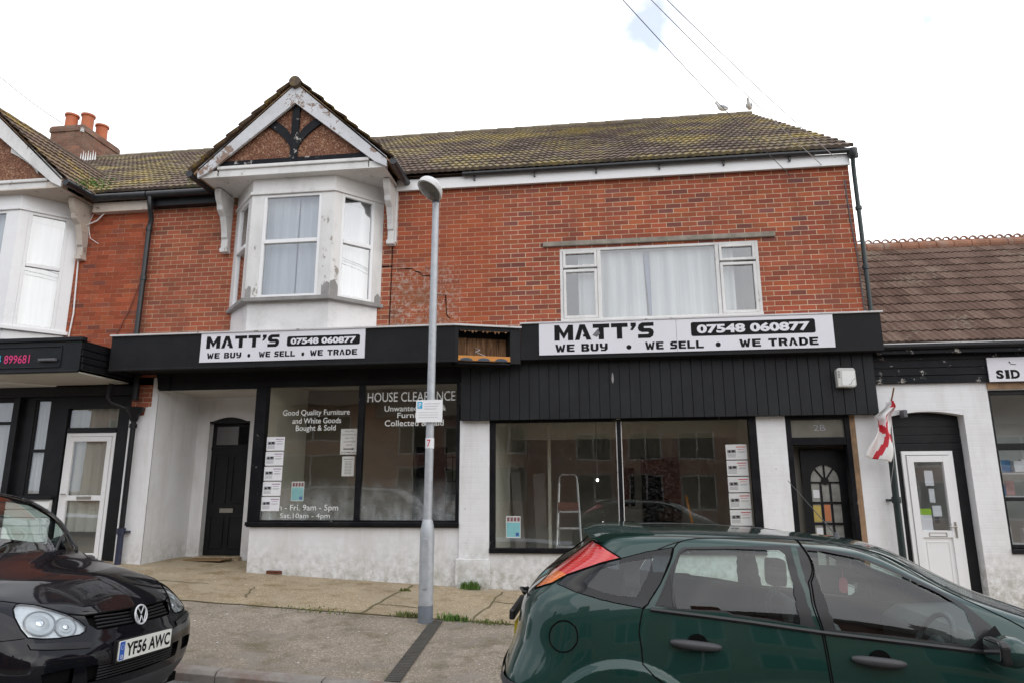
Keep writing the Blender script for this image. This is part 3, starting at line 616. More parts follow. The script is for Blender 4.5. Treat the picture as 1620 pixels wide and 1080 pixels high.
joint(wig((-2.2,-1.4),(-2.75,-1.35)),.01); joint(wig((-1.4,-.8),(-.4,-.95)),.012); joint(wig((-6.3,-.95),(-5.2,-.9)),.009); joint(wig((-8,-1.86),(4,-1.86),60,.012),.012)
struct('paving_joints',mb,rough_mat('joint_moss',(.13,.11,.05),.4,20,.95,bump=.5))

# ================================================================ SHARED HOUSE PARTS
XP=-7.27      # party line left house / shop
def bracket(par,x,ztop=6.27,d=.42,h=.92,w=.10,mat=None):
    pts=[(0,ztop),(-d,ztop),(-d,ztop-.07),(-d+.03,ztop-.16),(-d+.09,ztop-.24),(-d+.10,ztop-.32),(-d+.20,ztop-.40),(-d+.25,ztop-.52),(-d+.28,ztop-.64),(-d+.29,ztop-.72),(-.10,ztop-.74),(-.10,ztop-h),(0,ztop-h)]
    mb=MB(); mb.prism(pts,x-w/2,x+w/2,ax='yz'); mb.box(x-w/2-.012,x+w/2+.012,-.125,0,ztop-h-.04,ztop-h+.03)
    mb.box(x+w/2 if x>-4.5 and x>-9 else x-w/2-.03,(x+w/2+.03) if x>-4.5 and x>-9 else x-w/2,-.07,0,ztop-h,ztop)
    return obj('bracket',mb,mat or M['white_wood'],par,bevel=.006)

def sash(par,Mx,w,z0,z1,zt,mat=None,fw=.045,depth=.05,glass=None,curt=None,name='window'):
    """one window light group in local coords: x 0..w, facing -y; zt = transom height"""
    mb=MB(); mb.M=Mx; mat=mat or M['upvc']
    mb.frame(0,w,z0,z1,0,depth,fw); mb.box(fw,w-fw,-.012,depth-.004,zt-.03,zt+.03)
    fr=obj('window_frame',mb,mat,par,bevel=.004)
    mb=MB(); mb.M=Mx; sheet(mb,fw*.8,w-fw*.8,z0+fw*.8,z1-fw*.8,depth*.6)
    obj('pane',mb,glass or M['glass'],fr)
    if curt:
        mb=MB(); mb.M=Mx; a=0
        for (c0,c1) in curt: curtain_mesh(mb,w*c0,w*c1,z0+.02,z1-.02,depth+.09,amp=.012,per=.19)
        obj('curtain',mb,M['net'],fr,smooth=True)
    return fr

def bay(par,cx,zs,ztop,style):
    """canted bay: front 1.33 wide at y=-.6, cants back to the wall"""
    hf=.665; hw=1.25; yf=-.60
    wood=M['white_wood'] if style=='old' else M['upvc']
    base=M['bay_base'] if style=='old' else M['upvc']
    zb=3.55
    P=[(cx-hw,0),(cx-hf,yf),(cx+hf,yf),(cx+hw,0)]
    def inset(d): 
        return [(cx-hw+d,0),(cx-hf+d*.4,yf+d),(cx+hf-d*.4,yf+d),(cx+hw-d,0)]
    bw=obj('bay_window',MB().prism([(cx-hw+.05,.0),(cx-hf+.03,yf+.06),(cx+hf-.03,yf+.06),(cx+hw-.05,.0)],zb,zs-.05,ax='xy'),base,par,bevel=.005)
    if style!='old':
        mb=MB()
        for k in range(5):
            zz=zs-.06-.17*k
            mb.prism([(cx-hw+.02,.0),(cx-hf+.01,yf+.03),(cx+hf-.01,yf+.03),(cx+hw-.02,.0)],zz-.155,zz,ax='xy')
        obj('weatherboard',mb,M['upvc'],bw,bevel=.012)
    # sill, head, posts
    mb=MB(); o=inset(-.045); mb.prism(o,zs-.06,zs,ax='xy'); obj('sill',mb,M['putty'] if style=='old' else M['upvc'],bw,bevel=.006)
    mb=MB(); mb.prism(inset(.0),ztop,ztop+.30,ax='xy'); mb.prism(inset(-.03),ztop+.0,ztop+.05,ax='xy'); obj('head_board',mb,wood,bw,bevel=.006)
    mb=MB(); pw=.11
    # front corner posts and wall posts as prisms following the plan
    def cant(sgn):
        a=Vector((cx+sgn*hf,yf)); b=Vector((cx+sgn*hw,0)); return a,b,(b-a).normalized()
    for sgn in (-1,1):
        a,b,d=cant(sgn); n=Vector((-d.y,d.x))*( -1 if sgn>0 else 1); n=n if n.y>0 else -n
        pts=[(a.x,a.y),(a.x-sgn*.20,a.y),(a.x-sgn*.20,a.y+.08),(a.x-sgn*.03,a.y+.10),(a.x+d.x*.13+n.x*.08,a.y+d.y*.13+n.y*.08),(a.x+d.x*.13,a.y+d.y*.13)]
        mb.prism(pts,zs,ztop,ax='xy'); obj('corner_post',mb,wood,bw,bevel=.005); mb=MB()
        e=b-d*.16
        mb.prism([(b.x,b.y),(e.x,e.y),(e.x+n.x*.08,e.y+n.y*.08),(b.x+n.x*.08-.0,b.y+.05)],zs,ztop,ax='xy'); obj('wall_post',mb,wood,bw,bevel=.005); mb=MB()
    if style=='old':     # filler smeared over the foot of each post
        for (xx,w,h) in ((cx-hf+.005,.09,.17),(cx+hf-.13,.125,.19)):
            mb=MB(); mb.prism([(xx,zs),(xx+w,zs),(xx+w,zs+h),(xx+w*.6,zs+h*1.15),(xx+w*.2,zs+h*.8),(xx,zs+h*.9)],yf-.004,yf+.01); obj('filler_patch',mb,M['putty'],bw)
        a,b,d=cant(1)
        for pp in ([(0,zs),(.125,zs),(.125,zs+.16),(.07,zs+.26),(0,zs+.22)],[(.73,zs),(.83,zs),(.83,zs+.11),(.78,zs+.16),(.73,zs+.1)]):
            mb=MB(); mb.M=Matrix.Translation((a.x,a.y,0))@Matrix.Rotation(math.atan2(d.y,d.x),4,'Z'); mb.prism(pp,-.004,.01); obj('filler_patch',mb,M['putty'],bw)
    zt=zs+(ztop-zs)*.535
    sash(bw,Matrix.Translation((cx-hf+.20,yf+.005,0)),2*hf-.40,zs,ztop,zt,curt=[(0,.56),(.58,1.0)],glass=M['glass_bay'])
    for sgn in (-1,1):
        a,b,d=cant(sgn); L=(b-a).length
        if sgn>0: Mx=Matrix.Translation((a.x+d.x*.13,a.y+d.y*.13,0))@Matrix.Rotation(math.atan2(d.y,d.x),4,'Z')
        else:
            q=b-d*.16; dd=-d; Mx=Matrix.Translation((q.x,q.y,0))@Matrix.Rotation(math.atan2(dd.y,dd.x),4,'Z')
        sash(bw,Mx,L-.29,zs,ztop,zt,curt=[(0,1)],glass=M['glass_bay'])
    # small dark room behind
    mb=MB(); mb.box(cx-hw+.06,cx+hw-.06,.35,.36,zs,ztop); obj('room_back',mb,M['roomdark'],bw)
    return bw

def gable(par,cx,style):
    zf=6.45; hz=1.345; hx=1.49; yb=-.80
    old=style=='old'
    g=MB(); g.prism([(cx-1.30,6.46),(cx+1.30,6.46),(cx,6.46+1.30*hz/hx)],-.70,-.50)
    G=obj('gable',g,M['roughcast'],par)
    s=hz/hx
    for sgn in (-1,1):
        mb=MB(); d=.27
        mb.prism([(cx,zf+hz),(cx+sgn*(hx+.02),zf-.02*s),(cx+sgn*(hx+.02),zf-.02*s-.16),(cx+sgn*(hx-.16),zf-.16*0-.09),(cx,zf+hz-d*1.32)],yb,yb+.045)
        obj('bargeboard',mb,M['grey_flake'] if old else M['white_wood'],G,bevel=.005)
    mb=MB(); mb.box(cx-1.20,cx+1.20,-.735,-.60,6.31,6.41); mb.box(cx-1.22,cx+1.22,-.765,-.60,6.41,6.465)
    obj('gable_beam',mb,M['white_wood'],G,bevel=.01)
    # timbering
    mb=MB()
    if old:
        mb.box(cx-1.22,cx+1.22,-.738,-.701,6.467,6.555)
        mb.box(cx-.06,cx+.06,-.737,-.702,6.555,7.55)
        for sgn in (-1,1):
            pts=[]
            n=9
            for i in range(n+1):
                t=i/n; pts.append((cx+sgn*(.03+.50*t**1.5),6.56+.60*t**.72))
            o=[(a,b) for a,b in pts]; inn=[(a-sgn*.02-sgn*.07*min(1,i/5),b+.10) for i,(a,b) in enumerate(pts)]
            mb.prism(o+inn[::-1],-.734,-.703)
        obj('timber_brace',mb,M['black_flake'],G,bevel=.004)
    else:
        n=9; 
        for sgn in (-1,1):
            pts=[(cx+sgn*(1.0-.55*(i/n)),6.55+.42*(i/n)**.7) for i in range(n+1)]
            mb.prism(pts+[(a,b+.10) for a,b in pts[::-1]],-.734,-.703)
        obj('timber_brace',mb,M['white_wood'],G,bevel=.004)
    # soffit under the gable
    mb=MB(); mb.box(cx-1.47,cx+1.47,-.755,-.002,6.285,6.305); mb.box(cx-1.47,cx-1.22,-.75,-.61,6.305,6.40); mb.box(cx+1.22,cx+1.47,-.75,-.61,6.305,6.40)
    obj('soffit',mb,M['white_wood'] if old else M['cream_wood'],G,bevel=.004)
    # roof slopes: run back into the main roof
    L=math.hypot(hx+.10,(hx+.10)*s); k=1/math.hypot(1,s)
    for sgn in (-1,1):
        u=(0,1,0); v=(-sgn*k,0,s*k)
        o=(cx+sgn*(hx+.12),-.86,zf+hz+.03-(hx+.12)*s)
        mb=tile_roof(o,u,v,2.9,L+.03,gauge=.26,amp=.014,tw=.27,lift=.032)
        obj('roof',mb,M['tile_g'],G,smooth='keep')
        # closed underside board and gutter
        mb=MB(); a=(cx+sgn*(hx+.08),zf+hz-.02-(hx+.08)*s)
        mb.prism([(cx,zf+hz+.02),a,(a[0],a[1]-.03),(cx,zf+hz-.03)],-.80,1.4); obj('roof_board',mb,M['timber'],G)
        gx=cx+sgn*(hx+.13)
        mb=MB(); mb.tube([(gx,-.84,6.335),(gx,-.02,6.335)],.055,10,sx=1.); mb.box(gx-.02,gx+.02,-.83,-.02,6.30,6.33)
        obj('gutter',mb,M['black_plastic'],G,smooth=True)
    mb=MB()
    for i in range(9):
        y=-.87+i*.34; mb.lathe([(.088,0),(.095,.02),(.088,.33)],(cx,y,zf+hz-.02),14,ax='y')
    obj('ridge_tile',mb,M['tile_g'],G,smooth=True)
    for sgn in (-1,1): bracket(par,cx+sgn*1.385,mat=None if old else M['cream_wood'])
    return G

EY,EZ,RY,RZ_=-.17,6.45,5.3,10.16
sl=(RZ_-EZ)/(RY-EY); kk=1/math.hypot(1,sl); SLL=math.hypot(RY-EY,RZ_-EZ)
def mainroof(par,x0,x1,uvo):
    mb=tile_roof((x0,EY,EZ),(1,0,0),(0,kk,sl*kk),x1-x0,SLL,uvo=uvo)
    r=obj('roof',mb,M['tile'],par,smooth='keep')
    mb=MB(); mb.quad((x0,EY+.02,EZ-.05),(x1,EY+.02,EZ-.05),(x1,RY,RZ_-.05),(x0,RY,RZ_-.05)); mb.quad((x0,RY,RZ_-.02),(x1,RY,RZ_-.02),(x1,10.9,EZ),(x0,10.9,EZ)); mb.quad((x0,EY+.02,EZ-.05),(x0,RY,RZ_-.05),(x0,10.9,EZ-.05),(x0,10.8,EZ-.06))
    obj('roof_board',mb,M['tile_n'],r)
    mb=MB(); x=x0
    while x<x1-.01:
        xe=min(x+.44,x1); mb.lathe([(.085,0),(.10,.02),(.088,xe-x)],(x,RY,RZ_+.0),12,ax='x'); x+=.44
    obj('ridge_tile',mb,M['mortar'],r,smooth=True)
    return r

# ================================================================ SHOP WITH THE BAY (left half of the pair)
BL=thing('shop_building','red brick shop with white canted bay window under a peeling gable and a recessed door','building',(-4.6,0,.3))
mb=MB(); wall(mb,XP,-3.12,3.2,6.16,0,.25,[(-5.72,-3.34,4.2,6.2)]); 
w=obj('upper_wall',mb,M['brick_bay'],BL)
bay(BL,-4.53,4.37,6.02,'old'); gable(BL,-4.51,'old')
mainroof(BL,XP,-3.12,3)
# eaves board and gutter left of the gable
mb=MB(); mb.box(XP,-6.02,-.14,-.0,6.16,6.30); obj('eaves_board',mb,M['black_paint'],BL)
mb=MB(); mb.tube([(XP+.02,-.22,6.33),(-6.10,-.22,6.33)],.06,10); obj('gutter',mb,M['black_plastic'],BL,smooth=True)
# downpipe
mb=MB(); px_=-7.25
mb.tube([(px_+.05,-.22,6.30),(px_+.05,-.22,6.22),(px_+.06,-.2,6.08),(px_+.02,-.09,5.95),(px_,-.09,5.8),(px_-.01,-.09,3.9)],.042,10); 
for z in (5.75,4.9): mb.tube([(px_,-.09,z),(px_,-.09,z+.06)],.052,10)
dp=obj('drainpipe',mb,M['black_plastic'],BL,smooth=True)
mb=MB(); x_=-7.13; y_=-.10
mb.tube([(x_-.02,y_,3.35),(x_-.02,y_,2.95)],.05,10)
mb.tube([(x_-.36,y_-.12,3.2),(x_-.38,y_-.12,2.98),(x_-.33,y_-.1,2.90),(x_-.08,y_,2.80)],.036,8)
mb.lathe([(.05,0),(.06,.03),(.075,.10),(.12,.17),(.13,.22),(.12,.22)],(x_,y_,2.62),14)
mb.tube([(x_,y_,2.64),(x_,y_,2.2),(x_,y_,1.0)],.040,10); mb.tube([(x_,y_,2.52),(x_,y_,2.58)],.058,10)
obj('drain_hopper',mb,M['black_paint'],BL,smooth=True)
mb=MB(); mb.tube([(x_,y_,1.0),(x_,y_,.45)],.046,10); mb.tube([(x_,y_,.93),(x_,y_,1.02)],.062,10); mb.box(x_-.09,x_+.09,y_,y_+.09,.95,.98)
obj('pipe_foot',mb,rough_mat('blue_black_iron',(.015,.02,.05),.3,9,.5,bump=.2,dirt=(.10,.06,.03),damt=.5,dscale=6),BL,smooth=True)
# pier
mb=MB(); mb.box(-7.27,-6.83,0,1.12,.2,3.32); obj('pier',mb,M['brick_bay'],BL)
mb=MB(); mb.prism([(-7.275,.2),(-6.82,.2),(-6.82,3.31),(-6.93,3.31),(-6.93,2.86),(-7.02,2.84),(-7.04,2.72),(-7.275,2.70)],-.006,.0)
mb.box(-6.83,-6.822,-.006,1.12,.2,3.31); obj('pier_paint',mb,M['white_brick'],BL)
# recess
mb=MB(); wall(mb,-6.83,-5.1,.2,3.3,1.12,.14,[(-6.60,-5.87,.3,2.70)]); 
mb.quad((-5.105,0,.2),(-5.105,1.12,.2),(-5.105,1.12,3.3),(-5.105,0,3.3)); rc=obj('recess_wall',mb,M['white_render'],BL)
mb=MB(); 
arch=[(-6.60,2.70)]+[(-6.60+.73*i/12,2.70+.075*math.sin(math.pi*i/12)) for i in range(13)]+[(-5.87,2.70)]
mb.prism([(-6.60,2.72)]+[(-6.60+.73*i/12,2.70+.09*math.sin(math.pi*i/12)) for i in range(1,12)]+[(-5.87,2.72),(-5.87,2.69),(-6.60,2.69)],1.114,1.25); obj('door_arch',mb,M['black_paint'],BL)
mb=MB(); mb.quad((-6.83,.0,3.13),(-5.1,0,3.13),(-5.1,1.12,3.13),(-6.83,1.12,3.13)); obj('recess_ceiling',mb,M['soffit'],BL)
mb=MB(); mb.box(-6.60,-5.87,1.24,1.28,.45,2.72)
for (a,b,c,d) in ((-6.53,-6.27,1.35,2.15),(-6.20,-5.94,1.35,2.15),(-6.53,-6.27,.62,1.15),(-6.20,-5.94,.62,1.15)):
    mb.frame(a,b,c,d,1.222,1.24,.03)
mb.box(-6.6,-5.87,1.225,1.24,2.24,2.29)
dr=obj('door',mb,M['black_paint'],BL,bevel=.004)
mb=MB(); mb.frame(-6.35,-6.11,1.20,1.27,1.216,1.228,.012); mb.box(-6.34,-6.12,1.222,1.23,1.21,1.26); obj('letter_box',mb,M['brass'],dr)
mb=MB(); sheet(mb,-6.52,-5.95,2.33,2.64,1.236); obj('fanlight',mb,M['glass_dark'],dr)
mb=MB(); mb.box(-6.63,-5.84,1.0,1.24,.40,Gz(-6.2,.3)+.045); obj('door_step',mb,M['forecourt'],BL,bevel=.01)
# display window
mb=MB(); mb.box(-5.15,-2.0,.02,.24,.1,1.06); mb.box(-5.15,-2.0,.0,.02,.1,1.055); sr=obj('stall_riser',mb,M['white_render'],BL)
mb=MB(); mb.box(-5.19,-1.99,-.09,.06,1.06,1.115); mb.box(-5.19,-1.99,-.05,.06,1.04,1.06); obj('window_sill',mb,M['black_frame'],BL,bevel=.012)
mb=MB(); mb.box(-5.19,-5.02,-.03,.10,1.115,3.14); mb.box(-3.555,-3.475,-.025,.08,1.115,3.12); mb.box(-2.05,-2.0,-.03,.09,1.115,3.14); mb.box(-5.02,-2.05,-.028,.085,3.12,3.145); mb.box(-5.02,-3.555,-.01,.07,1.115,1.14); mb.box(-3.475,-2.05,-.01,.07,1.115,1.14)
fr=obj('window_frame',mb,M['black_frame'],BL,bevel=.004)
for a,b in ((-5.02,-3.555),(-3.475,-2.05)):
    mb=MB(); sheet(mb,a-.005,b+.005,1.12,3.13,.03); pn=obj('pane',mb,M['glass_shop'],fr)
mb=MB(); Y=.022
text_mb(mb,'Good Quality Furniture',-4.76,-3.70,2.655,2.765,Y,bold=.006)
text_mb(mb,'and White Goods',-4.60,-3.83,2.555,2.64,Y,bold=.006)
text_mb(mb,'Bought & Sold',-4.54,-3.91,2.42,2.53,Y,bold=.006)
text_mb(mb,'Mon - Fri. 9am - 5pm',-4.90,-3.81,1.25,1.36,Y,bold=.006); text_mb(mb,'Sat.10am - 4pm',-4.70,-3.93,1.145,1.235,Y,bold=.006)
obj('lettering',mb,M['vinyl'],fr)
mb=MB(); text_mb(mb,'HOUSE CLEARANCE',-3.43,-2.08,2.86,3.005,Y,bold=.004); text_mb(mb,'Unwanted Items &',-3.16,-2.22,2.715,2.80,Y,bold=.006)
text_mb(mb,'Furniture',-2.96,-2.42,2.615,2.695,Y,bold=.006); text_mb(mb,'Collected & Paid',-3.15,-2.25,2.495,2.585,Y,bold=.006); 
obj('lettering',mb,M['vinyl'],fr)
# inside of the display window
mb=MB(); x0,x1,y0,y1,z0,z1=-5.09,-1.95,.11,3.6,.45,3.3
mb.quad((x0,y0,z0),(x1,y0,z0),(x1,y1,z0),(x0,y1,z0),1); mb.quad((x0,y0,z1),(x1,y0,z1),(x1,y1,z1),(x0,y1,z1)); mb.quad((x0,y0,z0),(x0,y1,z0),(x0,y1,z1),(x0,y0,z1)); mb.quad((x1,y0,z0),(x1,y1,z0),(x1,y1,z1),(x1,y0,z1)); mb.quad((x0,y1,z0),(x1,y1,z0),(x1,y1,z1),(x0,y1,z1))
obj('interior',mb,[M['room'],M['roomfloor']],BL)
mb=MB(); mb.box(-5.09,-3.15,1.65,1.70,.45,3.29); obj('partition',mb,rough_mat('brown_partition',(.20,.175,.135),.15,1.,.8,dirt=(.2,.16,.10),damt=.6,dscale=.8),BL)
# header and soffit behind the fascia
mb=MB(); mb.box(-6.83,-1.97,-.045,-.004,3.13,3.5); mb.box(-7.22,-1.99,-.62,.0,3.36,3.38); mb.box(-6.80,-5.19,-.03,.005,3.10,3.36); mb.prism([(-6.86,3.36),(-6.80,3.10),(-6.62,3.10),(-6.62,3.36)],-.06,.0)
obj('shopfront_header',mb,M['black_matt'],BL)
mb=MB(); fx0,fx1,fy=-7.235,-1.96,-.65; mb.box(fx0,fx1,fy,fy+.03,3.315,3.835); mb.box(fx0,fx0+.03,fy+.03,0,3.315,3.835); mb.box(fx0+.01,fx1-.01,fy+.03,-.01,3.79,3.82)
mb.box(fx0,fx1,fy-.012,fy,3.315,3.345)
fa=obj('fascia',mb,M['black_matt'],BL,bevel=.006)
mb=MB(); mb.box(fx0-.02,fx1+.01,fy-.03,0,3.836,3.862); obj('flashing',mb,M['paint_edge'],fa,bevel=.004)
# open box where the two fascias meet
A=Vector((-1.96,-.65,0)); B=Vector((-1.06,-.335,0)); d=(B-A); Lb=d.length; ang_=math.atan2(d.y,d.x); Mx=Matrix.Translation(A)@Matrix.Rotation(ang_,4,'Z')
mb=MB(); mb.M=Mx; mb.box(0,.055,0,.03,3.315,3.835); mb.box(.80,Lb,0,.03,3.315,3.835); mb.box(.055,.80,.002,.03,3.775,3.835); mb.box(.055,.80,.002,.29,3.30,3.315); mb.box(0,Lb,.29,.31,3.315,3.835); mb.box(.03,.055,.03,.29,3.315,3.8); mb.box(.80,.82,.03,.29,3.315,3.8)
ob=obj('broken_fascia',mb,M['black_matt'],BL,bevel=.004)
mb=MB(); mb.M=Mx
for i in range(5): mb.box(.06+.148*i,.06+.148*i+.143,.262+.004*(i%2),.285,3.385,3.72)
obj('plywood_backing',mb,M['ply'],ob)
random.seed(21)
for i in range(13):
    xx=.07+.054*i; hh=random.uniform(.005,.045); mb=MB(); mb.M=Mx; mb.prism([(xx,3.775),(xx+.05,3.775),(xx+random.uniform(.01,.04),3.775-hh)],.006,.018); obj('splinter',mb,M['ply'],ob)
mb=MB(); mb.M=Mx; mb.box(.055,.80,-.004,.02,3.345,3.415); obj('orange_rail',mb,M['orange_paint'],ob)
mb=MB(); mb.M=Mx
for i in range(3):
    cxx=.17+.25*i; mb.prism([(cxx-.09,3.345)]+[(cxx+.09*math.cos(R(180-18*k)),3.345+.04*math.sin(R(18*k))) for k in range(11)],-.0065,-.004)
obj('old_marking',mb,rough_mat('navy_paint',(.03,.06,.09),.2,6,.6),ob)
mb=MB(); mb.M=Mx; mb.tube([(.33,.25,3.58),(.38,.10,3.52),(.31,.06,3.48),(.37,.03,3.45),(.46,.06,3.42)],.006,6); obj('loose_wire',mb,M['cable_l'],ob)
mb=MB(); mb.M=Mx; mb.box(-.01,Lb+.01,-.03,.3,3.836,3.862); obj('flashing',mb,M['paint_edge'],ob)

# ================================================================ BRICK INFILL BUILDING WITH THE WIDE WINDOW (right half)
BR=thing('shop_building','red brick shop with wide curtained window above dark vertical boarding and a dusty display window','building',(.8,0,.1))
mb=MB(); wall(mb,-3.12,3.8,3.2,6.30,0,.10,[(-.49,2.42,4.02,5.13)]); mb.quad((3.8,0,-.1),(3.8,10.6,-.1),(3.8,10.6,6.2),(3.8,0,6.2)); mb.quad((3.8,0,6.14),(3.8,10.6,6.14),(3.8,5.3,9.9),(3.8,5.3,9.9))
obj('upper_wall',mb,M['brick'],BR)
mb=MB()
cr=[(-3.28,4.98),(-3.12,4.98),(-3.11,4.93),(-2.9,4.93),(-2.78,4.925),(-2.74,4.88),(-2.66,4.86),(-2.62,4.80),(-2.50,4.80),(-2.49,4.70),(-2.47,4.55),(-2.37,4.48),(-2.25,4.48),(-2.24,4.33),(-2.23,4.18),(-2.20,4.12),(-2.16,4.11)]
for (a,b) in zip(cr,cr[1:]):
    dx=abs(a[0]-b[0])>abs(a[1]-b[1]); w_=random.uniform(.004,.010)
    o_=(0,w_) if dx else (w_,0)
    mb.add([(a[0]-o_[0],-.003,a[1]-o_[1]),(b[0]-o_[0],-.003,b[1]-o_[1]),(b[0]+o_[0],-.003,b[1]+o_[1]),(a[0]+o_[0],-.003,a[1]+o_[1])],[(0,1,2,3)])
obj('crack',mb,M['dark'],BR)
mb=MB(); mb.tube([(-3.12,-.004,6.1),(-3.115,-.004,5.0),(-3.125,-.004,3.9)],.007,5); obj('party_joint',mb,M['dark'],BR)
mainroof(BR,-3.12,3.84,40)
mb=MB(); mb.box(-3.06,3.80,-.085,-.06,6.205,6.385); obj('eaves_board',mb,M['upvc'],BR,bevel=.004)
mb=MB(); mb.box(-3.06,3.80,-.06,-.0,6.22,6.235); obj('soffit',mb,M['soffit'],BR)
mb=MB(); mb.tube([(-1.98,-.145,6.395),(3.86,-.145,6.40)],.038,10); 
for i in range(7): mb.box(-1.8+.95*i-.012,-1.8+.95*i+.012,-.13,-.085,6.30,6.36)
g_=obj('gutter',mb,M['black_plastic'],BR,smooth=True)
mb=MB(); mb.lathe([(.04,0),(.07,.06),(.075,.14)],(3.83,-.13,6.28),12); obj('gutter_end',mb,M['black_plastic'],g_,smooth=True)
mb=MB(); mb.tube([(3.83,-.13,6.3),(3.835,-.10,6.2),(3.845,-.07,6.05),(3.85,-.07,5.2),(3.85,-.07,3.93)],.030,10)
for z in (5.5,4.6): mb.tube([(3.85,-.07,z),(3.85,-.07,z+.05)],.045,10)
obj('drainpipe',mb,M['green_pipe'],BR,smooth=True)
mb=MB(); mb.tube([(3.72,-.012,6.0),(3.74,-.012,5.4),(3.78,-.012,4.8),(3.79,-.012,4.0)],.008,6); obj('cable',mb,M['cable'],BR)
mb=MB(); mb.tube([(3.86,-.16,2.58),(3.86,-.14,1.5),(3.86,-.14,.0)],.042,10); mb.tube([(3.86,-.14,1.38),(3.86,-.14,1.46)],.056,10); mb.box(3.78,3.84,-.12,0,1.40,1.43)
obj('drainpipe',mb,M['green_pipe'],BR,smooth=True)
# wide window
mb=MB(); mb.box(-.74,2.67,-.045,.05,5.17,5.245); obj('lintel',mb,M['conc'],BR,bevel=.006)
mb=MB(); mb.box(-.49,2.42,.0,.07,5.09,5.13); mb.box(-.49,-.445,.0,.07,4.02,5.09); mb.box(2.375,2.42,.0,.07,4.02,5.09); mb.box(-.49,2.42,-.02,.08,3.99,4.035)
mb.box(.07,.125,.0,.07,4.035,5.09); mb.box(1.80,1.855,.0,.07,4.035,5.09)
wf=obj('window_frame',mb,M['white_wood'],BR,bevel=.004)
for (a,b) in ((-.445,.07),(1.855,2.375)):
    mb=MB(); mb.frame(a+.004,b-.004,4.83 if a<0 else 4.84,5.087,-.012,.05,.038); mb.frame(a+.004,b-.004,4.04,4.80 if a<0 else 4.81,-.012,.05,.042)
    cs=obj('casement',mb,M['white_wood'],wf,bevel=.004)
mb=MB()
for (a,b,c,d) in ((-.41,.035,4.86,5.06),(-.41,.035,4.07,4.77),(1.89,2.34,4.87,5.06),(1.89,2.34,4.07,4.78),(.12,1.805,4.03,5.095)): sheet(mb,a,b,c,d,.03)
obj('pane',mb,M['glass'],wf)
mb=MB(); curtain_mesh(mb,-.22,.06,4.03,5.08,.14,.02,.15); curtain_mesh(mb,.11,.76,4.03,5.08,.13,.022,.17,taper=.06); curtain_mesh(mb,.86,1.83,4.03,5.08,.13,.020,.22); curtain_mesh(mb,1.84,2.08,4.03,5.08,.15,.02,.15)
obj('curtain',mb,M['net'],wf,smooth=True)
mb=MB(); mb.prism([(.775,5.08),(.86,5.08),(.87,4.05),(.83,4.05)],.16,.165); obj('blue_curtain',mb,rough_mat('blue_cloth',(.17,.20,.30),.2,9,.9),wf)
mb=MB(); mb.tube([(-.43,.055,4.80),(-.3,.05,4.76),(-.15,.05,4.77),(0,.055,4.75)],.02,6); obj('draught_tape',mb,M['upvc'],wf)
mb=MB(); x0,x1,y0,y1,z0,z1=-.6,2.6,.2,3.2,3.9,5.3
mb.quad((x0,y0,z0),(x1,y0,z0),(x1,y1,z0),(x0,y1,z0)); mb.quad((x0,y0,z1),(x1,y0,z1),(x1,y1,z1),(x0,y1,z1)); mb.quad((x0,y0,z0),(x0,y1,z0),(x0,y1,z1),(x0,y0,z1)); mb.quad((x1,y0,z0),(x1,y1,z0),(x1,y1,z1),(x1,y0,z1)); mb.quad((x0,y1,z0),(x1,y1,z0),(x1,y1,z1),(x0,y1,z1))
obj('interior',mb,M['roomdark'],BR)
# fascia
mb=MB(); mb.box(-1.06,3.86,-.335,-.30,3.375,3.895); mb.box(3.83,3.86,-.30,0,3.375,3.895); mb.box(-1.05,3.83,-.30,-.16,3.375,3.39); mb.box(-1.05,3.83,-.3,0,3.86,3.88); fa=obj('fascia',mb,M['black_matt'],BR,bevel=.006)
mb=MB(); mb.box(-1.07,3.89,-.36,0,3.896,3.92); obj('flashing',mb,M['paint_edge'],fa,bevel=.004)
# boarded front
mb=MB(); x=-1.965; n=40; bw_=(3.775+1.965)/n
for i in range(n):
    mb.box(x+i*bw_+.004,x+(i+1)*bw_-.004,-.150-random.uniform(0,.003),-.13,2.545,3.42)
mb.box(-1.965,3.775,-.135,-.10,2.55,3.42); mb.box(-1.965,3.775,-.10,0,2.55,2.57)
mb.box(3.745,3.778,-.13,.0,2.545,3.42)
obj('cladding',mb,M['clad'],BR,bevel=.004)
mb=MB(); mb.prism([(.235,3.20),(.25,3.17),(.255,3.10),(.245,3.04),(.228,3.05),(.222,3.12)],-.1565,-.153); obj('chipped_patch',mb,M['putty'],BR)
# piers and display window
mb=MB(); mb.box(-1.995,-1.555,-.035,.3,.0,2.56); mb.box(-2.03,-1.54,-.075,.0,.0,.62); obj('pier',mb,M['white_brick'],BR,bevel=.01)
mb=MB(); mb.box(2.19,2.58,-.02,.4,-.2,2.56); obj('pier',mb,M['white_brick'],BR)
mb=MB(); mb.box(3.50,3.80,-.01,.4,-.2,2.56); obj('pier',mb,M['white_brick'],BR)
mb=MB(); mb.box(-1.555,2.19,.0,.2,-.1,.70); obj('stall_riser',mb,M['white_render'],BR)
mb=MB(); mb.box(-1.555,2.20,-.05,.08,.70,.765); mb.box(-1.555,-1.48,-.03,.09,.765,2.55); mb.box(2.09,2.19,-.03,.09,.765,2.55); mb.box(.275,.33,-.02,.075,.765,2.54); mb.box(-1.48,.275,-.022,.08,2.515,2.55); mb.box(.33,2.09,-.022,.08,2.515,2.55)
fr=obj('window_frame',mb,M['black_frame'],BR,bevel=.004)
mb=MB(); mb.box(.331,.343,-.005,.06,.765,2.515); mb.box(.262,.274,-.005,.06,.765,2.515); obj('glazing_bead',mb,M['white_wood'],fr)
for a,b in ((-1.48,.275),(.33,2.09)):
    mb=MB(); sheet(mb,a,b,.76,2.52,.03); obj('pane',mb,M['glass_r'],fr)
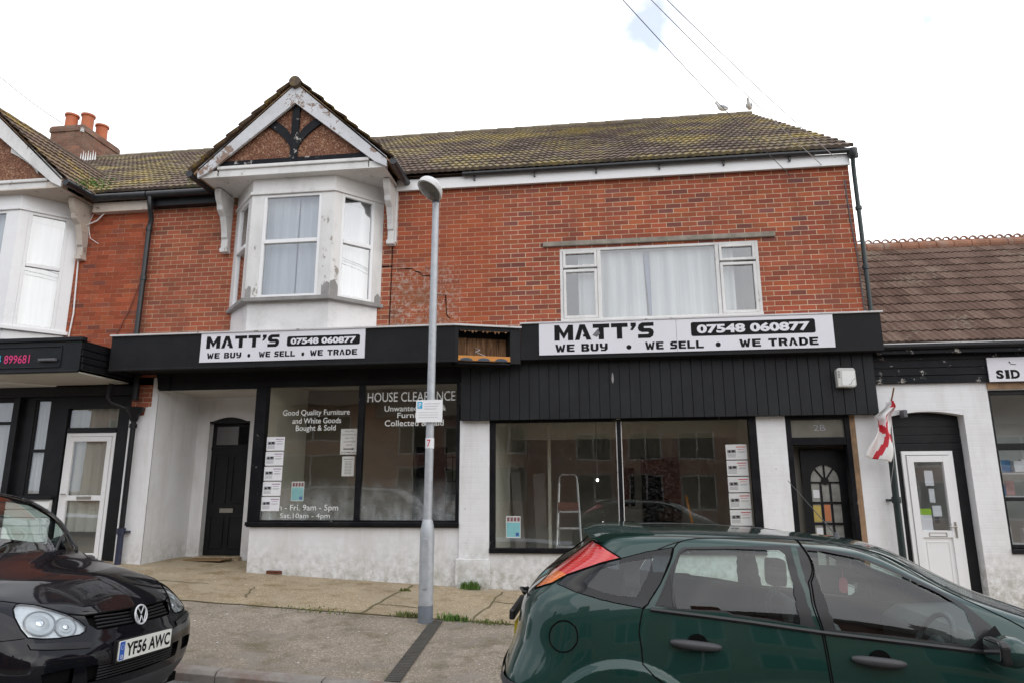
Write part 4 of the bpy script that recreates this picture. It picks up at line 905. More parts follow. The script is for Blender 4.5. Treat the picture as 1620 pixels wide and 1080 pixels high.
mb=MB(); x0,x1,y0,y1,z0,z1=-1.54,2.45,.10,5.2,.12,2.95
mb.quad((x0,y0,z0),(x1,y0,z0),(x1,y1,z0),(x0,y1,z0),1); mb.quad((x0,y0,z1),(x1,y0,z1),(x1,y1,z1),(x0,y1,z1)); mb.quad((x0,y0,z0),(x0,y1,z0),(x0,y1,z1),(x0,y0,z1)); mb.quad((x1,y0,z0),(x1,y1,z0),(x1,y1,z1),(x1,y0,z1)); mb.quad((x0,y1,z0),(x1,y1,z0),(x1,y1,z1),(x0,y1,z1),2)
mb.box(x0,x1,2.6,2.75,2.45,2.95); mb.box(-.85,-.80,1.8,1.9,.12,2.9)
obj('interior',mb,[M['room'],M['roomfloor'],M['roomdark']],BR)
mb=MB(); mb.box(.9,1.7,5.1,5.18,.12,2.2); mb.box(.5,.75,5.1,5.18,1.2,2.0,0); obj('inner_doorway',mb,M['dark'],BR)
mb=MB(); mb.box(.1,1.3,1.4,1.46,2.80,2.84); obj('strip_light',mb,M['upvc'],BR)
# street door with the number over it
mb=MB(); mb.box(2.58,2.655,-.02,.34,-.1,2.56); mb.box(3.36,3.425,-.02,.12,-.1,2.56); mb.box(2.655,3.36,-.018,.10,2.50,2.56); mb.box(2.655,3.36,-.018,.10,2.15,2.255); df=obj('door_frame',mb,M['black_frame'],BR,bevel=.005)
mb=MB(); mb.box(2.655,3.36,.03,.05,2.255,2.50); obj('fanlight',mb,rough_mat('fanlight_obscured',(.16,.15,.12),.2,3,.25,bump=.02),df)
mb=MB(); text_mb(mb,'2B',2.96,3.12,2.345,2.43,.027,bold=.01); obj('door_number',mb,M['grey_ink'],df)
mb=MB(); mb.box(3.425,3.50,-.012,.12,-.1,2.56); obj('timber_post',mb,M['timber'],BR,bevel=.006)
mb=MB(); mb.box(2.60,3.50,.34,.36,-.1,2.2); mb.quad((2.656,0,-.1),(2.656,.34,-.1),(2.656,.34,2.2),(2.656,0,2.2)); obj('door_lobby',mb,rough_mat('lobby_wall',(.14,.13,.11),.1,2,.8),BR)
# door leaf: black with an arched multi pane light
mb=MB(); X0,X1,Y_=2.82,3.42,.27; xc=(X0+X1)/2
gx=[X0+.12,X0+.255,X1-.255,X1-.12]; cols_=[(X0+.11,X0+.225),(X0+.25,X1-.25),(X1-.225,X1-.11)]
zr=[(.55,.80),(.83,1.08),(1.11,1.36),(1.39,1.64)]
holes=[(a,b,c,d) for a,b in cols_ for c,d in zr]
wall(mb,X0,X1,.1,1.66,Y_,.03,holes)
# arched top with fan light
r0=.19; cz=1.67
mb.prism([(X0,1.66),(X0,2.10),(X1,2.10),(X1,1.66),(xc+r0,1.66)]+[(xc+r0*math.cos(R(a)),cz+r0*1.15*math.sin(R(a))) for a in range(0,181,15)]+[(xc-r0,1.66)],Y_,Y_+.04)
for a in (50,90,130): mb.tube([(xc,Y_+.01,cz),(xc+r0*math.cos(R(a)),Y_+.01,cz+r0*1.15*math.sin(R(a)))],.012,6)
mb.lathe([(.05,0),(.05,.03)],(xc,Y_-.005,cz),12,ax='y')
dr=obj('door',mb,M['black_paint'],BR)
mb=MB(); sheet(mb,X0+.08,X1-.08,.5,1.92,Y_+.02); obj('obscured_pane',mb,rough_mat('obscured_glass',(.30,.30,.27),.25,8,.35,bump=.3),dr)
mb=MB(); sheet(mb,cols_[0][0],cols_[0][1]-.01,1.12,1.34,Y_+.012); obj('yellow_notice',mb,rough_mat('yellow_paper',(.5,.38,.10),.1,5,.8),dr)
mb=MB(); sheet(mb,cols_[1][0]+.01,cols_[1][1]-.01,1.13,1.35,Y_+.012); obj('orange_notice',mb,rough_mat('orange_paper',(.55,.20,.09),.1,5,.8),dr)
for c_,d_ in ((1.44,1.55),(.86,1.04)): obj('white_notice',sheet(MB(),cols_[0][0]+.02,cols_[0][1]-.01,c_,d_,Y_+.012),M['paper'],dr)
mb=MB(); mb.box(2.56,3.5,-.02,.36,-.1,Gz(3,0)+.05); obj('door_step',mb,M['forecourt'],BR)

# ================================================================ LEFT NEIGHBOUR HOUSE
BN=thing('terraced_house','orange brick house at left edge with white plastic bay over a black shopfront','building',(-9.8,0,.5))
mb=MB(); wall(mb,-13.5,XP,3.2,6.16,0,.25,[(-11.03,-8.65,4.0,6.2)]); mb.box(-7.32,-7.30,-.004,0,3.9,6.1); obj('upper_wall',mb,M['brick_old'],BN)
bay(BN,-9.84,4.10,6.02,'new'); gable(BN,-9.84,'new'); mainroof(BN,-13.5,XP,80)
mb=MB(); mb.box(-8.3,XP,-.12,-.0,6.12,6.28); obj('eaves_board',mb,M['cream_wood'],BN)
mb=MB(); mb.tube([(-8.25,-.22,6.33),(XP,-.22,6.33)],.06,10); obj('gutter',mb,M['black_plastic'],BN,smooth=True)
mb=MB(); mb.tube([(-8.1,-.05,6.16),(-8.25,-.05,6.0),(-8.45,-.08,5.9),(-8.52,-.03,5.4),(-8.50,-.03,5.0),(-8.47,-.03,4.4),(-8.53,-.03,3.6)],.012,6); mb.tube([(-8.35,-.03,6.13),(-8.42,-.03,5.95),(-8.35,-.03,5.7),(-8.2,-.012,5.6)],.006,6); obj('white_cable',mb,M['upvc'],BN)
mb=MB(); mb.tube([(-7.28,-.055,5.2),(-7.33,-.04,4.9),(-7.5,-.02,4.4),(-7.72,-.02,3.9)],.008,6); obj('thin_cable',mb,rough_mat('red_brown_cable',(.2,.06,.04),.1,5,.7),BN)
# chimney behind the ridge
CH=MB(); cx0,cx1,cy0,cy1=-14.22,-13.28,5.0,6.35
CH.box(cx0,cx1,cy0,cy1,8.8,10.86); CH.box(cx0-.03,cx1+.03,cy0-.03,cy1+.03,10.86,11.0); CH.box(cx0-.01,cx1+.01,cy0-.01,cy1+.01,11.0,11.04)
ch=obj('chimney',CH,M['brick_chimney'],BN,bevel=.01)
for (x,y,h) in ((-13.93,5.3,.50),(-13.58,5.45,.56),(-13.55,5.95,.52)):
    mb=MB(); mb.lathe([(.17,0),(.15,.05),(.145,h-.06),(.175,h-.05),(.175,h),(.14,h),(.13,h-.1)],(x,y,11.02),18); obj('chimney_pot',mb,M['terracotta'],ch,smooth=True)
mb=MB()
for i in range(7): mb.prism([(-13.25+i*.07,9.95),(-13.23+i*.07,10.2+.05*(i%2)),(-13.2+i*.07,9.95)],4.98,4.99)
obj('lead_flashing',mb,M['upvc'],ch)
mb=MB(); mb.lathe([(.05,0),(.04,.1),(.06,.12)],(cx1+.02,cy0-.05,10.78),10); obj('aerial_clamp',mb,M['cable_l'],ch)
# shop front below
mb=MB(); wall(mb,-13.5,-7.27,.3,3.5,.10,.1,[(-8.44,-7.55,.45,2.86),(-9.03,-8.74,1.5,3.02),(-11.6,-9.40,1.5,3.02)]); mb.box(-13.5,-7.27,-.0,.10,3.05,3.5)
mb.box(-9.36,-9.25,.02,.10,.5,3.1); obj('shopfront',mb,M['black_paint'],BN)
mb=MB(); mb.box(-13.5,-8.50,.06,.0995,.3,1.44); 
for i in range(8): mb.box(-13.5,-8.50,.035,.06,.42+.125*i,.42+.125*i+.115)
obj('stall_riser',mb,M['upvc'],BN,bevel=.006)
mb=MB(); mb.box(-13.5,-8.48,.0,.1,1.44,1.49); obj('window_sill',mb,M['black_paint'],BN)
mb=MB(); mb.frame(-9.03,-8.74,1.5,3.02,.11,.16,.03); mb.box(-9.0,-8.77,.112,.158,2.17,2.22); mb.frame(-11.6,-9.40,1.5,3.02,.11,.16,.04); mb.box(-11.56,-9.44,.112,.158,2.62,2.67); fr=obj('window_frame',mb,M['black_paint'],BN)
mb=MB(); sheet(mb,-9.02,-8.75,1.51,3.01,.13); sheet(mb,-11.59,-9.41,1.51,3.01,.13); obj('pane',mb,M['glass'],fr)
mb=MB(); curtain_mesh(mb,-9.02,-8.75,1.5,3.02,.19,.008,.07); curtain_mesh(mb,-11.6,-9.4,1.5,3.02,.19,.012,.1); obj('lace_curtain',mb,M['lace'],fr,smooth=True)
mb=MB(); mb.frame(-8.42,-7.57,.5,2.47,.12,.17,.055); mb.frame(-8.36,-7.63,.56,2.41,.11,.16,.075); mb.box(-8.29,-7.70,.112,.158,1.42,1.50); dr=obj('door',mb,M['upvc'],BN,bevel=.004)
mb=MB(); sheet(mb,-8.30,-7.69,.6,2.36,.135); sheet(mb,-8.40,-7.6,2.56,2.84,.135); obj('pane',mb,M['glass'],dr)
mb=MB(); curtain_mesh(mb,-8.3,-7.69,.95,2.38,.2,.02,.16); curtain_mesh(mb,-8.42,-7.57,2.54,2.86,.2,.02,.16); obj('curtain',mb,M['blind'],dr,smooth=True)
mb=MB(); mb.box(-8.10,-7.86,.098,.112,1.44,1.485); mb.tube([(-8.36,.10,1.52),(-8.36,.07,1.52),(-8.27,.07,1.52)],.009,6); obj('letter_box',mb,M['brass'],dr)
mb=MB(); mb.box(-8.42,-7.57,.11,.16,2.47,2.55); obj('transom',mb,M['black_paint'],BN)
mb=MB(); mb.box(-13.5,-7.3,.6,.62,.4,3.3); obj('interior',mb,M['roomdark'],BN)
# neighbour fascia, deeper than the shop's
mb=MB(); mb.box(-13.5,-7.33,-1.12,-1.09,3.245,3.70); mb.box(-13.5,-7.30,-1.15,-1.05,3.68,3.74); mb.box(-13.5,-7.62,-1.135,-1.12,3.30,3.32); mb.box(-13.5,-7.62,-1.135,-1.12,3.60,3.62); mb.box(-7.64,-7.62,-1.135,-1.12,3.32,3.60)
mb.box(-13.5,-7.33,-1.14,-1.09,3.23,3.26); mb.box(-13.5,-7.35,-1.09,0,3.66,3.70)
for k in range(4): mb.box(-7.355,-7.33+.010*(3-k),-1.09,-.02,3.27+.10*k,3.27+.10*k+.088)
fa=obj('fascia',mb,M['black_paint'],BN,bevel=.008)
mb=MB(); mb.box(-13.5,-7.36,-1.08,.0,3.225,3.245); obj('soffit',mb,M['soffit'],fa)
mb=MB(); text_mb(mb,'4',-8.66,-8.58,3.37,3.50,-1.125,bold=.008); obj('lettering',mb,M['sky_blue'],fa)
mb=MB(); text_mb(mb,'899681',-8.53,-8.12,3.375,3.50,-1.125,bold=.008); obj('lettering',mb,M['pink'],fa)
mb=MB(); mb.box(-7.95,-7.68,-1.17,-1.12,3.39,3.43); mb.box(-7.93,-7.70,-1.18,-1.17,3.395,3.415); obj('sign_light',mb,M['cable'],fa,bevel=.006)

# ================================================================ RIGHT NEIGHBOUR: low shop
BS=thing('low_shop','low white painted shop at right edge with brown tiled roof and white door','building',(5.6,0,-.1))
mb=MB(); xw0=3.805; wall(mb,xw0,9.5,-.4,3.0,0,.16,[(3.98,4.90,-.4,2.60),(5.24,8.9,.80,2.86)])
obj('wall',mb,M['white_brick'],BS)
mb=MB()   # shallow arch over the opening, filled below with black boards
n=12; pts=[(3.98+.92*i/n,2.60-.0+.001) for i in range(n+1)]
mb.prism([(3.98,2.60)]+[(3.98+.92*i/n,2.46+.125*math.sin(math.pi*(.18+.64*i/n))) for i in range(n+1)]+[(4.90,2.60)],.003,.15); obj('door_arch',mb,M['white_brick'],BS)
mb=MB()
for k in range(5): mb.box(3.98,4.90,.15+.004*k,.19,2.06+.11*k,2.06+.11*k+.102)
mb.box(3.98,4.90,.165,.2,2.03,2.62); mb.box(3.98,4.10,.15,.22,-.3,2.06); mb.box(4.75,4.90,.15,.22,-.3,2.06); db=obj('door_surround',mb,M['black_paint'],BS,bevel=.006)
mb=MB(); mb.frame(4.10,4.75,-.1,2.06,.12,.19,.05); mb.frame(4.155,4.695,-.05,2.0,.105,.17,.085,wb=.10); mb.box(4.24,4.61,.107,.168,.93,1.02); mb.box(4.23,4.62,.13,.16,.0,.94); mb.frame(4.28,4.57,.06,.88,.122,.13,.015)
dr=obj('door',mb,M['upvc'],BS,bevel=.005)
mb=MB(); sheet(mb,4.235,4.615,1.0,1.93,.14); obj('pane',mb,M['glass'],dr)
mb=MB(); mb.frame(4.32,4.54,.945,.995,.098,.108,.006); mb.tube([(4.655,.10,1.07),(4.655,.06,1.07),(4.56,.055,1.07)],.009,6); mb.box(4.645,4.668,.095,.107,.93,1.13); obj('door_handle',mb,M['brass'],dr)
mb=MB(); sheet(mb,4.37,4.48,1.60,1.80,.15); sheet(mb,4.40,4.47,1.38,1.56,.15); sheet(mb,4.42,4.53,1.20,1.34,.15); sheet(mb,4.26,4.40,1.02,1.22,.15); obj('notice',mb,M['paper'],dr)
mb=MB(); sheet(mb,4.26,4.40,1.22,1.30,.149); obj('green_notice',mb,rough_mat('lime_paper',(.35,.55,.05),.1,5,.7),dr)
mb=MB(); 
for (a,b,c,d) in ((4.29,4.36,1.60,1.75),(4.52,4.58,1.1,1.25),(4.46,4.50,1.02,1.12)): sheet(mb,a,b,c,d,.35)
obj('shop_display',mb,M['grey_ink'],BS)
mb=MB(); mb.box(3.9,9.3,1.1,1.12,-.3,3.0); obj('interior',mb,M['roomdark'],BS)
# window with goods
mb=MB(); mb.frame(5.24,8.9,.80,2.86,.06,.13,.06,wb=.05); mb.box(5.30,8.84,.062,.128,2.06,2.15); mb.box(5.30,8.84,.062,.128,1.40,1.45); mb.box(5.24,8.9,-.03,.07,.74,.80); fr=obj('window_frame',mb,M['black_paint'],BS,bevel=.005)
mb=MB(); sheet(mb,5.29,8.85,.84,2.81,.10); obj('pane',mb,M['glass'],fr)
mb=MB(); random.seed(3)
for i in range(26):
    x=5.32+.13*i; 
    for z,hh in ((.86,.25),(1.47,.22),(1.78,.2)): 
        if random.random()<.8: mb.box(x,x+.09+random.random()*.03,.25+random.random()*.1,.3+random.random()*.1,z,z+hh*random.uniform(.5,1.),random.choice((0,0,0,1,2)))
for z in (.85,1.46,1.76): mb.box(5.3,8.8,.2,.5,z-.012,z,0)
obj('shop_display',mb,[M['upvc'],rough_mat('blue_goods',(.10,.25,.45),.3,9,.5),rough_mat('pink_goods',(.5,.3,.28),.3,9,.5)],BS)
mb=MB(); mb.box(5.24,9.5,-.02,.0,2.87,2.955); obj('window_head',mb,M['timber'],BS)
mb=MB()
for k in range(4): mb.box(xw0,9.6,-.055-.004*k,-.0,2.965+.105*k,2.965+.105*k+.098)
mb.box(xw0,9.6,-.19,-.0,3.385,3.43); mb.box(xw0,9.6,-.20,-.16,3.345,3.43)
obj('fascia_boards',mb,M['black_flake'],BS,bevel=.006)
mb=MB(); mb.tube([(xw0,-.225,3.435),(9.6,-.225,3.435)],.035,10); obj('gutter',mb,M['black_paint'],BS,smooth=True); mb=MB(); mb.box(xw0,9.6,-.24,-.2,3.472,3.486); obj('mortar_edge',mb,M['paint_edge'],BS)
n_=(5.86-3.50)/3.02; k_=1/math.hypot(1,n_); LL=math.hypot(3.02,2.36)
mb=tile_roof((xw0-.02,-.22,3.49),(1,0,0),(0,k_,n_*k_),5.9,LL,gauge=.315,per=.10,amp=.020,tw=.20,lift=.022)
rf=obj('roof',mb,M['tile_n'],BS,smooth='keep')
mb=MB(); x=xw0
i=0
while x<9.6:
    mb.lathe([(.10,0),(.11,.012),(.10,.296)],(x,2.8,5.86),14,ax='x')
    for q in (0,1):
        cx_=x+.075+.15*q; 
        n2=14; outer=[(cx_+.075*math.cos(math.pi*j/n2),5.955+.085*math.sin(math.pi*j/n2)) for j in range(n2+1)]; inner=[(cx_+.040*math.cos(math.pi*j/n2),5.985+.032*math.sin(math.pi*j/n2)) for j in range(n2+1)]
        vs=[];fs=[]
        for a,b in zip(outer,inner):
            vs+=[(a[0],2.785,a[1]),(b[0],2.785,b[1]),(a[0],2.815,a[1]),(b[0],2.815,b[1])]
        for j in range(n2):
            p=4*j; fs+=[(p,p+1,p+5,p+4),(p+2,p+6,p+7,p+3),(p,p+4,p+6,p+2),(p+1,p+3,p+7,p+5)]
        mb.add(vs,fs); mb.box(cx_-.075,cx_+.075,2.785,2.815,5.94,5.975)
    x+=.30
obj('ridge_tile',mb,M['ridge_tc'],rf)
mb=MB(); mb.quad((xw0,2.8,5.84),(9.8,2.8,5.84),(9.8,6,3.4),(xw0,6,3.4)); obj('rear_slope',mb,M['tile_n'],rf)
# ================================================================ SIGNS
def shop_sign(label,x0,x1,z0,z1,y,spec,loc):
    t=thing('shop_sign',label,'sign',loc)
    mb=MB(); mb.box(x0,x1,y-.012,y,z0,z1); obj('board',mb,M['sign'],t)
    mb=MB(); fs_=-.0135+y
    for kind,txt,a,b,c,d,g in spec:
        if kind=='fat': fat(mb,txt,a,b,c,d,fs_,gap=g)
        elif kind=='rr': mb.prism(roundrect(a,b,c,d,.03),fs_,fs_+.001)
    obj('lettering',mb,M['ink'],t)
    mb=MB()
    for kind,txt,a,b,c,d,g in spec:
        if kind=='num': text_mb(mb,txt,a,b,c,d,fs_-.0012,bold=.045)
    obj('phone_number',mb,M['sign'],t)
    return t
L0,R0,yL=-5.78,-3.265,-.652
zt=3.842
shop_sign('smaller white MATT\'S sign board above the recessed door and left display window',L0,R0,3.405,zt,yL,
 [('fat',"MATT'S",-5.69,-4.56,zt-.235,zt-.055,.10),('rr','',-4.44,-3.34,zt-.235,zt-.09,0),('num','07548 060877',-4.385,-3.40,zt-.210,zt-.115,0),
  ('fat','WE BUY',-5.665,-5.13,zt-.385,zt-.30,.16),('fat','.',-5.035,-4.99,zt-.40,zt-.29,0),('fat','WE SELL',-4.86,-4.305,zt-.385,zt-.30,.16),('fat','.',-4.21,-4.165,zt-.40,zt-.29,0),('fat','WE TRADE',-4.08,-3.375,zt-.385,zt-.30,.16)],(-4.5,-.65,3.4))
zt=3.892
t=shop_sign('longer white MATT\'S sign board below the wide upstairs window',-.79,3.235,3.435,zt,-.338,
 [('fat',"MATT'S",-.57,.83,zt-.255,zt-.03,.10),('rr','',1.34,3.0,zt-.25,zt-.05,0),('num','07548 060877',1.42,2.93,zt-.215,zt-.085,0),
  ('fat','WE BUY',-.56,.18,zt-.42,zt-.31,.16),('fat','.',.44,.51,zt-.43,zt-.30,0),('fat','WE SELL',.70,1.50,zt-.42,zt-.31,.16),('fat','.',1.66,1.73,zt-.43,zt-.30,0),('fat','WE TRADE',1.98,3.02,zt-.42,zt-.31,.16)],(1.2,-.34,3.4))
mb=MB(); mb.box(1.138,1.142,-.3525,-.350,3.436,zt-.001); obj('panel_joint',mb,M['grey_ink'],t)
mb=MB(); mb.prism([(-.03,zt-.19),(.05,zt-.10),(.08,zt-.17),(.03,zt-.22)],-.3526,-.3516); obj('worn_patch',mb,rough_mat('worn_ink',(.14,.14,.15),.4,30,.6),t)
t=thing('shop_sign','white sign reading SID on the black boards at the right edge','sign',(5.6,-.1,3.1))
mb=MB(); mb.box(5.245,7.6,-.085,-.07,2.96,3.285); obj('board',mb,M['sign'],t)
mb=MB(); 
for ch,a,b in (('S',5.335,5.43),('I',5.452,5.50),('D',5.52,5.63)): 
    text_mb(mb,ch,a,b,2.995,3.115,-.0862,bold=.05)
    if ch!='S': mb.box(a-.006,a+.035 if ch=='I' else a+.02,-.0864,-.0858,3.0,3.012); mb.box(a-.006,a+.035 if ch=='I' else a+.02,-.0864,-.0858,3.098,3.11)
mb.tube([(5.52,-.087,3.215),(5.54,-.087,3.19),(5.60,-.087,3.185)],.004,5); mb.tube([(5.515,-.087,3.225),(5.53,-.087,3.215)],.006,5)
obj('lettering',mb,M['ink'],t)

# ================================================================ NOTICES IN THE WINDOWS
def notice(name,label,x,z,w,h,group=None,kind='listing',y=.066,tilt=0.,th=.0015):
    t=thing(name,label,'notice',(x,y,z),group)
    c=Matrix.Translation((x,y,z))@Matrix.Rotation(tilt,4,'Y')
    mb=MB(); mb.M=c; mb.box(0,w,0,th,0,h); obj('sheet',mb,M['paper'],t)
    g=MB(); g.M=c; f=-.0006
    def q(m_,a,b,cc,d): m_.quad((a*w,f,cc*h),(b*w,f,cc*h),(b*w,f,d*h),(a*w,f,d*h))
    if kind=='listing':
        random.seed(int(x*100)+int(z*100))
        for r_ in (.16,.24,.32): q(g,.06,.46,r_,r_+.035)
        q(g,.06,.48,.42,.66); q(g,.55,.92,.50,.53); q(g,.55,.86,.44,.46); obj('print',g,M['grey_ink'],t)
        g=MB(); g.M=c; q(g,.50,.95,.80,.86); q(g,.55,.88,.66,.69); obj('headline',g,M['red_ink'] if x>0 else rough_mat('purple_ink',(.30,.16,.28),.1,5,.7),t)
        g=MB(); g.M=c; f=-.0010; q(g,.12,.22,.47,.60); q(g,.28,.42,.50,.63); obj('photo',g,M['ink'],t)
    elif kind=='leaflet':
        q(g,.04,.96,.04,.70); obj('panel',g,M['cyan'],t)
        g=MB(); g.M=c
        for k in range(4): q(g,.08+.23*k,.25+.23*k,.75,.94)
        obj('portraits',g,rough_mat('portrait_print',(.25,.10,.12),.5,60,.7),t)
        g=MB(); g.M=c; f=-.0012; q(g,.66,.88,.08,.24); obj('badge',g,M['blue'],t)
    elif kind=='arrow':
        g.M=c
        for i,tx in enumerate(('PLEASE','ENQUIRE IN',"MATT'S",'CLEARANCE','SHOP')):
            text_mb(g,tx,w*(.5-.05*len(tx)*.8),w*(.5+.05*len(tx)*.8),h*(.88-.135*i),h*(.93-.135*i),f,bold=.0)
        text_mb(g,'07579863895',.06*w,.94*w,.04*h,.10*h,f)
        g.prism([(.18*w,.19*h),(.68*w,.19*h),(.68*w,.17*h),(.84*w,.21*h),(.68*w,.25*h),(.68*w,.23*h),(.18*w,.23*h)],f-.0003,f)
        obj('print',g,M['ink'],t)
    else:
        for k in range(9): q(g,.22,.78,.12+.075*k,.145+.075*k)
        q(g,.12,.88,.84,.88); obj('print',g,M['grey_ink'],t)
    return t
ordn=['topmost','second from the top','middle','fourth from the top','bottom']
for i in range(5):
    notice('notice','%s listing sheet at the left side of the lettered window'%ordn[i],-4.985-.004*i,2.155-.222*i,.285,.205,'listing sheets in the left window',y=.015)
for i in range(5):
    notice('notice','%s listing sheet at the right side of the dusty window'%ordn[i],1.775,1.965-.222*i,.285,.208,'listing sheets in the right window',tilt=-.01)
notice('notice','white notice with a black arrow beside the mullion of the lettered window',-3.84,2.09,.27,.38,kind='arrow')
notice('notice','plain small print sheet hanging under the arrow notice',-3.80,1.77,.19,.29,kind='text')
notice('leaflet','blue and white leaflet with portraits in the lettered window above the opening hours',-4.57,1.41,.20,.285,kind='leaflet')
notice('leaflet','blue and white leaflet with portraits low at the left of the dusty window',-1.33,.90,.21,.30,kind='leaflet')

# ================================================================ INSIDE THE DUSTY WINDOW
t=thing('step_ladder','aluminium step ladder standing behind the dusty display window','ladder',(-.48,1.5,.12))
mb=MB(); 
for s_ in (-1,1): mb.tube([(-.50+s_*.22,1.35,.12),(-.50+s_*.15,1.58,1.66)],.02,6)
mb.tube([(-.65,1.58,1.66),(-.64,1.58,1.76),(-.60,1.58,1.80),(-.40,1.58,1.80),(-.36,1.58,1.76),(-.35,1.58,1.66)],.014,6); obj('frame',mb,M['alu'],t,smooth=True)
for z in (.38,.66,.94,1.20): 
    mb=MB(); k=(z-.12)/1.54; mb.box(-.70+.07*k,-.30-.07*k,1.30+.23*k,1.42+.23*k,z,z+.03); obj('step',mb,M['alu'],t)
mb=MB(); mb.box(-.66,-.34,1.42,1.62,1.24,1.36); obj('platform',mb,rough_mat('brown_tray',(.14,.06,.04),.2,6,.6),t)
mb=MB()
for s_ in (-1,1): mb.tube([(-.50+s_*.20,2.05,.12),(-.50+s_*.15,1.62,1.6)],.014,6)
obj('rear_frame',mb,M['alu'],t,smooth=True)
for i,(x,w_,h_,lab) in enumerate(((-1.38,.16,1.75,'grey board leaning furthest left behind the dusty window'),(-1.05,.20,1.72,'grey board leaning next to the step ladder behind the dusty window'))):
    mb=MB(); mb.M=Matrix.Translation((x,2.0,.12))@Matrix.Rotation(R(-5+2*i),4,'Y')@Matrix.Rotation(R(-6),4,'X'); mb.box(0,w_,0,.03,0,h_)
    o=single('board',mb,M['board_grey'],lab,'board','boards leaning in the shop')
mb=MB(); mb.tube([(1.62,1.6,.12),(1.42,1.9,1.45)],.022,8); single('pole',mb,M['orange_paint'],'orange pole leaning behind the right pane of the dusty window','pole',smooth=True)
t=thing('flash_stand_in','added small glowing stand-in for a camera flash reflection in the dusty window','lamp',(-.02,.6,1.72))  # added glow and cord, standing in for a camera flash mirrored in the pane
mb=MB(); mb.ell((-.02,.6,1.70),(.018,.018,.022),12,8); obj('flash_glow',mb,emit_mat('flash_glow_mat',(1,.97,.92),6),t,smooth=True)
mb=MB(); mb.tube([(-.02,.6,1.72),(-.02,.6,2.94)],.004,5); mb.lathe([(.012,0),(.012,.04)],(-.02,.6,1.72),10); obj('stand_in_flex',mb,M['cable'],t)
t=thing('wire_rack','dark wire rack standing inside the lettered window behind the lamp post','rack',(-2.4,1.9,.45))
mb=MB()
for i in range(5): mb.tube([(-2.55+.13*i,1.5,.5),(-2.55+.13*i,1.5,2.15)],.008,5)
for i in range(8): mb.tube([(-2.55,1.5,.7+.2*i),(-2.03,1.5,.7+.2*i)],.008,5)
obj('grid',mb,M['dark'],t)
mb=MB(); mb.box(-3.15,-2.62,1.9,1.95,.45,2.3); single('inner_door',mb,M['dark'],'black door standing open inside the right pane of the lettered window','door')

# ================================================================ ALARM BOX
t=thing('alarm_box','cream alarm box on the dark boards above the street door','alarm box',(3.36,-.15,2.9))
mb=MB(); mb.prism([(3.25,2.91),(3.46,2.90),(3.49,2.93),(3.49,3.13),(3.47,3.165),(3.27,3.17),(3.245,3.14)],-.255,-.154); obj('case',mb,rough_mat('alarm_cream',(.56,.56,.53),.05,5,.5,bump=.05,dirt=(.35,.33,.28),damt=.5,dscale=5),t,bevel=.012)
mb=MB(); mb.prism([(3.30,2.925),(3.465,2.92),(3.475,3.12),(3.31,3.125)],-.262,-.256); obj('cover',mb,rough_mat('alarm_white',(.72,.72,.70),.03,5,.4),t,bevel=.006)
mb=MB(); 
for k in range(5): mb.box(3.262,3.285,-.2575,-.2555,3.04+.02*k,3.048+.02*k)
obj('louvre',mb,M['ink'],t)
mb=MB(); mb.tube([(3.47,-.2635,3.02),(3.43,-.2635,2.985),(3.42,-.2635,2.95),(3.385,-.2635,2.935)],.0022,4); obj('crack',mb,M['ink'],t)

# ================================================================ FLAG
t=thing('flag','red cross on white flag hanging limp from a short pole by the downpipe','flag',(3.9,-.3,2.6))
mb=MB(); mb.tube([(3.97,-.01,2.66),(3.90,-.30,2.52),(3.885,-.40,2.98)],.012,6) if False else mb.tube([(3.93,-.02,2.50),(3.885,-.42,2.86)],.011,8); mb.tube([(3.93,-.02,2.50),(3.95,-.0,2.46)],.02,8); obj('pole',mb,M['timber'],t)
cols=26;rows=44
def flagpt(i,j):
    a=i/cols; b=j/rows          # a across the cloth, b down it
    top=Vector((3.88,-.385,2.70)); 
    spread=.07+.27*b**.8
    x=top.x-.02-(a)*spread-.10*b*b*(1-.2*a)+.02*math.sin(b*9+a*3)
    y=top.y+.07*math.sin(a*9.5+b*2.0)*(1-.35*b)+.03*math.sin(b*6)
    z=top.z-.80*b*(1-.12*a)-.02*a
    if b<.35: x+= .03*math.sin(b*18)
    return (x,y,z)
vs=[flagpt(i,j) for j in range(rows+1) for i in range(cols+1)]
fsW=[];fsR=[]
for j in range(rows):
    for i in range(cols):
        q=(j*(cols+1)+i,j*(cols+1)+i+1,(j+1)*(cols+1)+i+1,(j+1)*(cols+1)+i)
        a=(i+.5)/cols; b=(j+.5)/rows
        red=abs(a-.25-.3*b)<.085 or abs(b-.40-.22*(1-a))<.07 or b<.12 and a<.6
        (fsR if red else fsW).append(q)
mb=MB(); mb.add(vs,fsW,0); mb.f+= [list(q) for q in fsR]; mb.m+=[1]*len(fsR)
fo=obj('cloth',mb,[M['flagwhite'],M['red']],t,smooth=True,ang=80)
sd=fo.modifiers.new('thick','SOLIDIFY'); sd.thickness=.002
mb=MB(); mb.tube([(3.82,-.05,2.565),(3.9,-.12,2.585),(4.05,-.02,2.60),(4.12,-.1,2.60)],.006,6); mb.tube([(3.84,-.38,2.75),(3.80,-.35,1.9),(3.79,-.2,1.6)],.003,4); obj('cord',mb,M['cable_l'],t)
mb=MB(); mb.box(4.09,4.14,-.13,-.0,2.50,2.60); single('floodlight_bracket',mb,M['cable'],'small dark bracket at the arch top right of the flag','bracket',bevel=.008)

